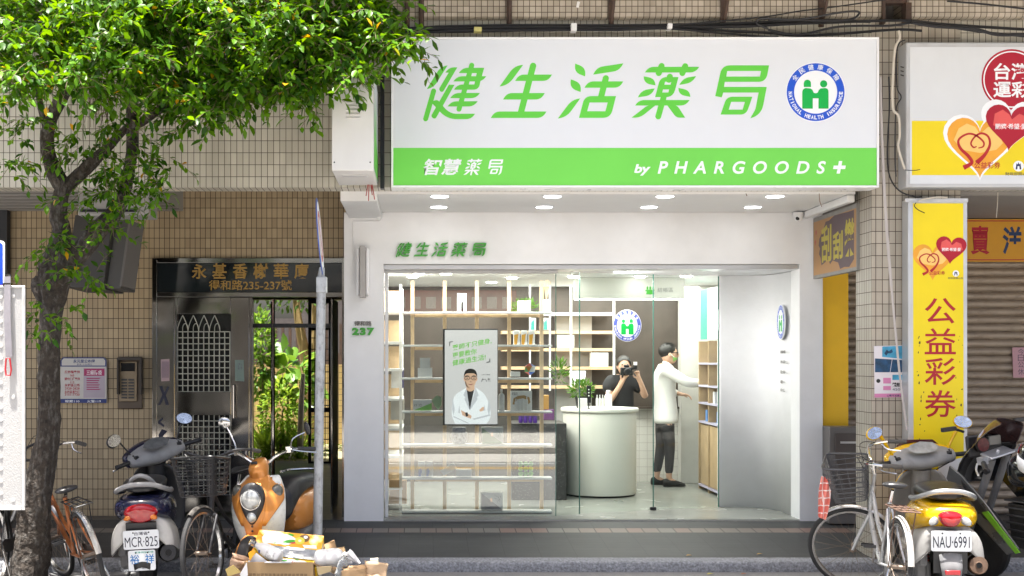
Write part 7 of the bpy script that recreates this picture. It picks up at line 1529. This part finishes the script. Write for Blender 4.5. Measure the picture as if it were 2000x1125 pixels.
# ---------------------------------------------------------------- heap of cartons, bottles and bags at the kerb
KR = mat('cardboard', (.34,.225,.11), .75, var=.06, bump=.1, bscale=50); KRD = mat('cardboard_inside', (.27,.17,.085), .8, var=.08)
BX = thing('cardboard_box', 'open brown cardboard box full of packaging in front of the orange scooter', 'box', (PX(547,8.7),8.85,0), (0,0,R(-2)))
b = MB(); w2 = .245
b.box(-w2,w2,-.18,-.174,0,.312); b.box(-w2,w2,.174,.18,0,.30); b.box(-w2,-w2+.006,-.173,.173,0,.30); b.box(w2-.006,w2,-.173,.173,0,.30); b.box(-w2,w2,-.173,.173,.004,.01); b.build('carton', KR, BX)
b = MB(); b.box(-.10,.09,-.1825,-.1805,.306,.314); b.box(-.098,.088,-.20,-.182,.313,.316); b.build('tape', mat('packing_tape', (.55,.56,.58), .25), BX)
b = MB()
for i in range(15): b.box(-.212+.028*i,-.190+.028*i,-.1808,-.1802,.205,.232)
b.build('printed_row', mat('box_print', (.20,.13,.065), .8, var=.4, scale=90), BX)
b = MB(); b.prism([(w2+.001,-.178,.30),(w2+.001,.17,.30),(w2+.16,.12,.20),(w2+.17,-.14,.21)], (.002,0,.005)); b.build('flap', KRD, BX)
b = MB(); b.prism([(-w2-.001,-.178,.30),(-w2-.001,.17,.30),(-w2-.17,.12,.17),(-w2-.16,-.14,.16)], (-.002,0,.005)); b.build('flap', KR, BX)
# kiwi carton: tilted towards the street
KX = thing('fruit_carton', 'orange and white kiwi fruit carton tipped on the cardboard box', 'box', P(562,1082,8.9)+Vector((0,0,0)), (R(38),R(5),R(-3)))
KO = mat('carton_orange', (.80,.36,.012), .4, var=.06); KYL = mat('carton_yellow', (.80,.52,.01), .4); KWH = mat('carton_white', (.78,.78,.78), .4); KGR = mat('carton_green', (.05,.36,.02), .4); KRED = mat('carton_red', (.55,.01,.06), .4)
b = MB(); b.box(-.24,.24,-.16,.16,-.055,.055); b.build('carton', KYL, KX, bevel=.004)
Tk = Matrix.Translation((0,0,.0562)); q_ = lambda d: Matrix.Translation((0,0,.0562+d))
flat_on(rect(-.238,.238,.02,.158), q_(.0003), KO, KX, 'orange_top'); flat_on(fillet([(-.205,.09),(-.17,.145,.02),(-.06,.142),(.0,.13),(.06,.09),(.0,.035),(-.19,.035,.02)],4), q_(.0008), KWH, KX, 'white_panel')
flat_on(fillet([(.10,.05),(.20,.055),(.21,.025),(.12,.022)],3), q_(.0008), KWH, KX, 'white_panel')
Tt = q_(.0014) @ Matrix.Rotation(math.pi,4,'Z'); txt_on('Zespri', (.06,.15,-.115,-.085), Tt, KRED, KX, .02, .2)
for a, c_ in ((-.5,(-.105,.07)),(-.17,(-.105,.065)),(.17,(-.105,.065)),(.5,(-.105,.07)),): flat_on([(c_[0]+.008*math.sin(a)*1+.022*math.sin(a)*t+w*math.cos(a)*.3,c_[1]-.012-.022*math.cos(a)*t+w*.2) for t, w in ((0,0),(.6,.008),(1.1,0),(.6,-.008))], q_(.0014), KGR, KX, 'printed_ray')
def lf(cx, cy, L, W_, a, m): flat_on([(cx+L*math.cos(a)*t-W_*math.sin(a)*s, cy+L*math.sin(a)*t+W_*math.cos(a)*s) for t, s in ((-1,0),(-.5,.7),(0,1),(.5,.8),(1,0),(.5,-.8),(0,-1),(-.5,-.7))], q_(.0018), m, KX, 'printed_leaf')
lf(.0,.138,.03,.010,-.3,KGR); lf(.0,.07,.065,.016,.25,KGR); lf(.03,.06,.03,.008,.2,KRED); lf(.19,.13,.025,.008,.1,KGR)
KFB = mat('kiwi_brown', (.14,.07,.02), .6); KFY = mat('kiwi_flesh', (.60,.55,.05), .5)
flat_on(circ(.105,.115,.038,28), q_(.0020), KFB, KX, 'kiwi_skin'); flat_on(circ(.075,.085,.036,28), q_(.0026), KFY, KX, 'kiwi_slice'); flat_on(circ(.075,.085,.012,20), q_(.0032), mat('kiwi_core', (.75,.70,.50), .5), KX, 'kiwi_core'); flat_on(circ(.112,.125,.015,20), q_(.0026), KWH, KX, 'fruit_label')
b = MB(); rows = [[Vector((-.15+.36*s/9,-.09+.10*t/5,.058+.010*random.random())) for s in range(10)] for t in range(6)]; b.loft(rows, cap=False, closed=False); b.build('plastic_film', mat('crinkled_film', (.42,.44,.47), .15, .3, var=.3, scale=30), KX, ang=10)
flat_on(fillet([(-.02,-.145),(.15,-.14),(.165,-.115,.01),(.14,-.10,.01),(-.02,-.10)],3), q_(.0008), KWH, KX, 'white_panel'); txt_on('Zespri', (.04,.13,-.14,-.115), q_(.0014), KRED, KX, .02, .2); lf(.0,-.115,.025,.010,.2,KGR)
for a in (-.6,-.3,0,.3,.6): flat_on([(.085+.03*math.sin(a)*t+w*math.cos(a),-.112+.025*math.cos(a)*t) for t, w in ((.2,0),(.7,.003),(1.1,0),(.7,-.003))], q_(.0014), KGR, KX, 'printed_ray')
Mk = plane_m((.2405,-.16,-.055),(0,1,0),(0,0,1)); flat_on(fillet([(.04,.03),(.28,.03),(.28,.08),(.04,.085)],3), Mk @ Matrix.Translation((0,0,.0006)), KWH, KX, 'side_label'); txt_on('Zespri', (.08,.2,.045,.07), Mk @ Matrix.Translation((0,0,.0012)), KRED, KX, .02, .2)
Mf = plane_m((-.24,-.1605,-.055),(1,0,0),(0,0,1)); flat_on(rect(.30,.47,.01,.10), Mf @ Matrix.Translation((0,0,.0006)), KO, KX, 'front_flash')
def lie(name, label, c, rot, prof, m, cap_m, capprof, cat='bottle', extra=None):
    o = thing(name, label, cat, c, rot); b = MB(); b.lathe(prof, (0,0,0), n=24); b.build('body', m, o, subd=1); b = MB(); b.lathe(capprof, (0,0,0), n=18); b.build('cap', cap_m, o); return o
MILK = mat('milky_plastic', (.72,.72,.72), .3, var=.02, trans=.15); CLRP = mat('clear_plastic', (.85,.9,.93), .06, var=0, trans=.9)
mb_ = lie('milk_bottle', 'white milk bottle with blue label lying across the cardboard box', P(548,1090,8.72), (R(-28),R(-66),R(4)), [(.0,0),(.045,0),(.052,.02),(.052,.13),(.045,.17),(.02,.205),(.018,.23)], MILK, CLRP, [(.024,.225),(.026,.24),(.026,.27),(.01,.275)])
b = MB(); b.loft([[Vector((.0528*math.cos(a),.0528*math.sin(a),z)) for a in [R(170+12*k) for k in range(12)]] for z in (.03,.10)], cap=False, closed=False); b.build('label', mat('label_blue_text', (.62,.66,.74), .4, var=.5, scale=85), mb_)
b = MB(); b.loft([[Vector((.0472*math.cos(a),.0472*math.sin(a),z)) for a in [R(215+8*k) for k in range(6)]] for z in (.142,.165)], cap=False, closed=False); b.build('badge', mat('badge_blue', (.02,.09,.40), .4), mb_)
lie('plastic_jug', 'empty translucent white jug lying right of the kiwi carton', P(618,1092,8.75), (R(8),R(82),R(-6)), [(0,0),(.062,0),(.068,.02),(.068,.08),(.060,.09),(.068,.10),(.066,.16),(.05,.19),(.03,.20)], MILK, MILK, [(.03,.2),(.03,.215),(0,.216)], 'jug')
lie('clear_bottle', 'crumpled clear plastic bottle standing right of the white jug', P(662,1128,8.6), (R(-6),R(16),0), [(0,0),(.035,0),(.038,.02),(.033,.05),(.038,.08),(.034,.10),(.036,.12),(.018,.15),(.014,.165)], CLRP, CARD, [(.017,.16),(.017,.182),(0,.183)])
wb_ = thing('carrier_bag', 'white plastic carrier bag knotted beside the clear bottle', 'bag', P(672,1095,8.7)); b = MB()
for k in range(6): b.tube([(-.05+.02*k,0,-.02),(-.01+.01*k,.01*(k%3),.02+.01*k),(.05+.012*k,.0,.01-.006*k)], .011, 6, smooth=4)
b.build('handles', MILK, wb_)
def crumple(name, label, cat, px, py, Y, sx, sy, sz, m, seed, openb=False, rot=(0,0,0)):
    rnd = random.Random(seed); o = thing(name, label, cat, P(px,py,Y), rot); b = MB(); rows = []
    for i in range(8):
        t = i/7; k = lerp(.92,1.05,t); rows.append([Vector((sx*k*x+rnd.uniform(-.012,.012), sy*k*y+rnd.uniform(-.012,.012), sz*t+rnd.uniform(-.01,.012)*(1 if i else 0))) for x, y in ((-1,-1),(-.35,-1.1),(.3,-.95),(1,-1),(1.05,0),(1,1),(0,1.05),(-1,1),(-1.05,0))])
    b.loft(rows, cap=False); b.poly(rows[0]); b.build('bag', m, o, solid=.004, ang=25); return o
crumple('paper_bag', 'small open brown paper bag before the crumpled kraft bag', 'bag', 692,1150,8.55, .075,.05,.15, BAGM, 3)
crumple('paper_bag', 'flattened kraft paper bag lying upright at the right end of the heap', 'bag', 731,1150,8.6, .07,.02,.19, mat('pale_kraft', (.50,.35,.22), .75, var=.1, bump=.4, bscale=30), 5, rot=(0,R(4),0))
crumple('paper_bag', 'crumpled kraft bag at the left end of the heap beside the bicycle wheel', 'bag', 464,1135,8.8, .075,.05,.17, mat('pinkish_kraft', (.42,.28,.19), .75, var=.1, bump=.4, bscale=30), 9, rot=(R(8),R(14),0))
def slabthing(name, label, cat, pts, Y, th, m, rx=0):
    o = thing(name, label, cat, P(*pts[0],Y), world=True); b = MB(); b.prism([P(x,y,Y+rx*(max(q[1] for q in pts)-y)/100) for x,y in pts], (0,th,0)); b.build('board', m, o); return o
slabthing('cardboard_sheet', 'folded brown cardboard sheet standing behind the kiwi carton', 'cardboard', [(633,1064),(652,1056),(659,1080),(640,1092)], 9.0, .05, KRD, .3); slabthing('cardboard_sheet', 'smaller brown cardboard tray right of the folded sheet', 'cardboard', [(657,1072),(672,1070),(676,1086),(662,1090)], 8.95, .06, KR, .2)
slabthing('white_carton_flap', 'white printed carton flap beside the milk bottle', 'carton', [(484,1097),(500,1080),(524,1098),(486,1100)], 8.72, .01, KWH); slabthing('small_cream_box', 'small cream box standing behind the kraft bag', 'box', [(723,1093),(738,1092),(739,1103),(725,1104)], 8.75, .06, mat('cream', (.66,.63,.50), .6))
slabthing('cardboard_strip', 'pale cardboard strip sticking out below the white jug', 'cardboard', [(618,1108),(648,1106),(646,1116),(622,1124)], 8.62, .02, mat('pale_card', (.46,.36,.2), .7)); slabthing('orange_wrapper', 'orange and blue wrapper left of the milk bottle', 'wrapper', [(485,1080),(495,1073),(499,1078),(488,1096)], 8.7, .015, KO); slabthing('yellow_flap', 'yellowish carton flap at the lower left of the heap', 'carton', [(440,1112),(455,1104),(470,1118),(445,1126)], 8.6, .02, mat('ochre_card', (.48,.36,.12), .7))
slabthing('white_sheet', 'white paper sheet propped against the cardboard box corner', 'paper', [(468,1122),(482,1098),(484,1124),(474,1130)], 8.64, .004, KWH)
# fallen leaves on the pavement
for i, (px, py, Y, m_, lb) in enumerate(((1385,1114.5,9.93,mat('leaf_yellow', (.60,.55,.03), .6),'small yellow leaf lying on the road below the kerb'),(1451,1115,9.93,mat('leaf_brown', (.35,.13,.04), .7),'small brown leaf lying on the road right of a yellow leaf'),(1482,1089.5,10.3,mat('leaf_ochre', (.45,.25,.04), .7),'ochre fallen leaf on the dark pavement'),(1344,1092.5,10.25,mat('leaf_ochre', (.45,.25,.04), .7),'tiny orange leaf at the pavement edge'))):
    z = .006 if Y < 10 else slope(Y)+.006
    o = finish('fallen_leaf', leaf_mesh([(Vector((PX(px,Y)-.02,Y,z)), Vector((1,.2,.1)), Vector((0,0,1)), .06, .035)]), m_); tag(o, lb, 'leaf')
# ---------------------------------------------------------------- opposite side of the street (seen only as reflections)
OP = thing('opposite_building', 'row of dim shopfronts across the street seen reflected in the window glass', 'building', (0,-6,.12), world=True)
b = MB(); b.box(-30,30,-12,-6,.12,3.6); b.build('wall', mat('opposite_wall', (.16,.15,.14), .8, var=.3, scale=1.5), OP)
b = MB(); b.box(-30,30,-6.0,-3.6,3.3,3.8); b.build('upper_storey', mat('opposite_upper', (.30,.29,.27), .8, var=.2), OP)
b = MB(); b.box(-.9,2.1,-3.6,-3.5,2.72,3.27); b.build('red_fascia', mat('fascia_red', (.25,.03,.025), .5), OP)
b = MB()
for i in range(8): b.box(-.6+.34*i,-.38+.34*i,-3.49,-3.48,2.86,3.12)
b.build('fascia_lettering', mat('fascia_pale', (.45,.40,.36), .6), OP)
for x in (-9,-5,-1.4,2.6,6.5,11): b = MB(); b.box(x,x+.5,-4.1,-3.62,.12,3.3); b.build('pillar', mat('opposite_upper', (.30,.29,.27), .8), OP)
for o in list(bpy.data.objects):
    for k in ('_w','_o'):
        if k in o: del o[k]
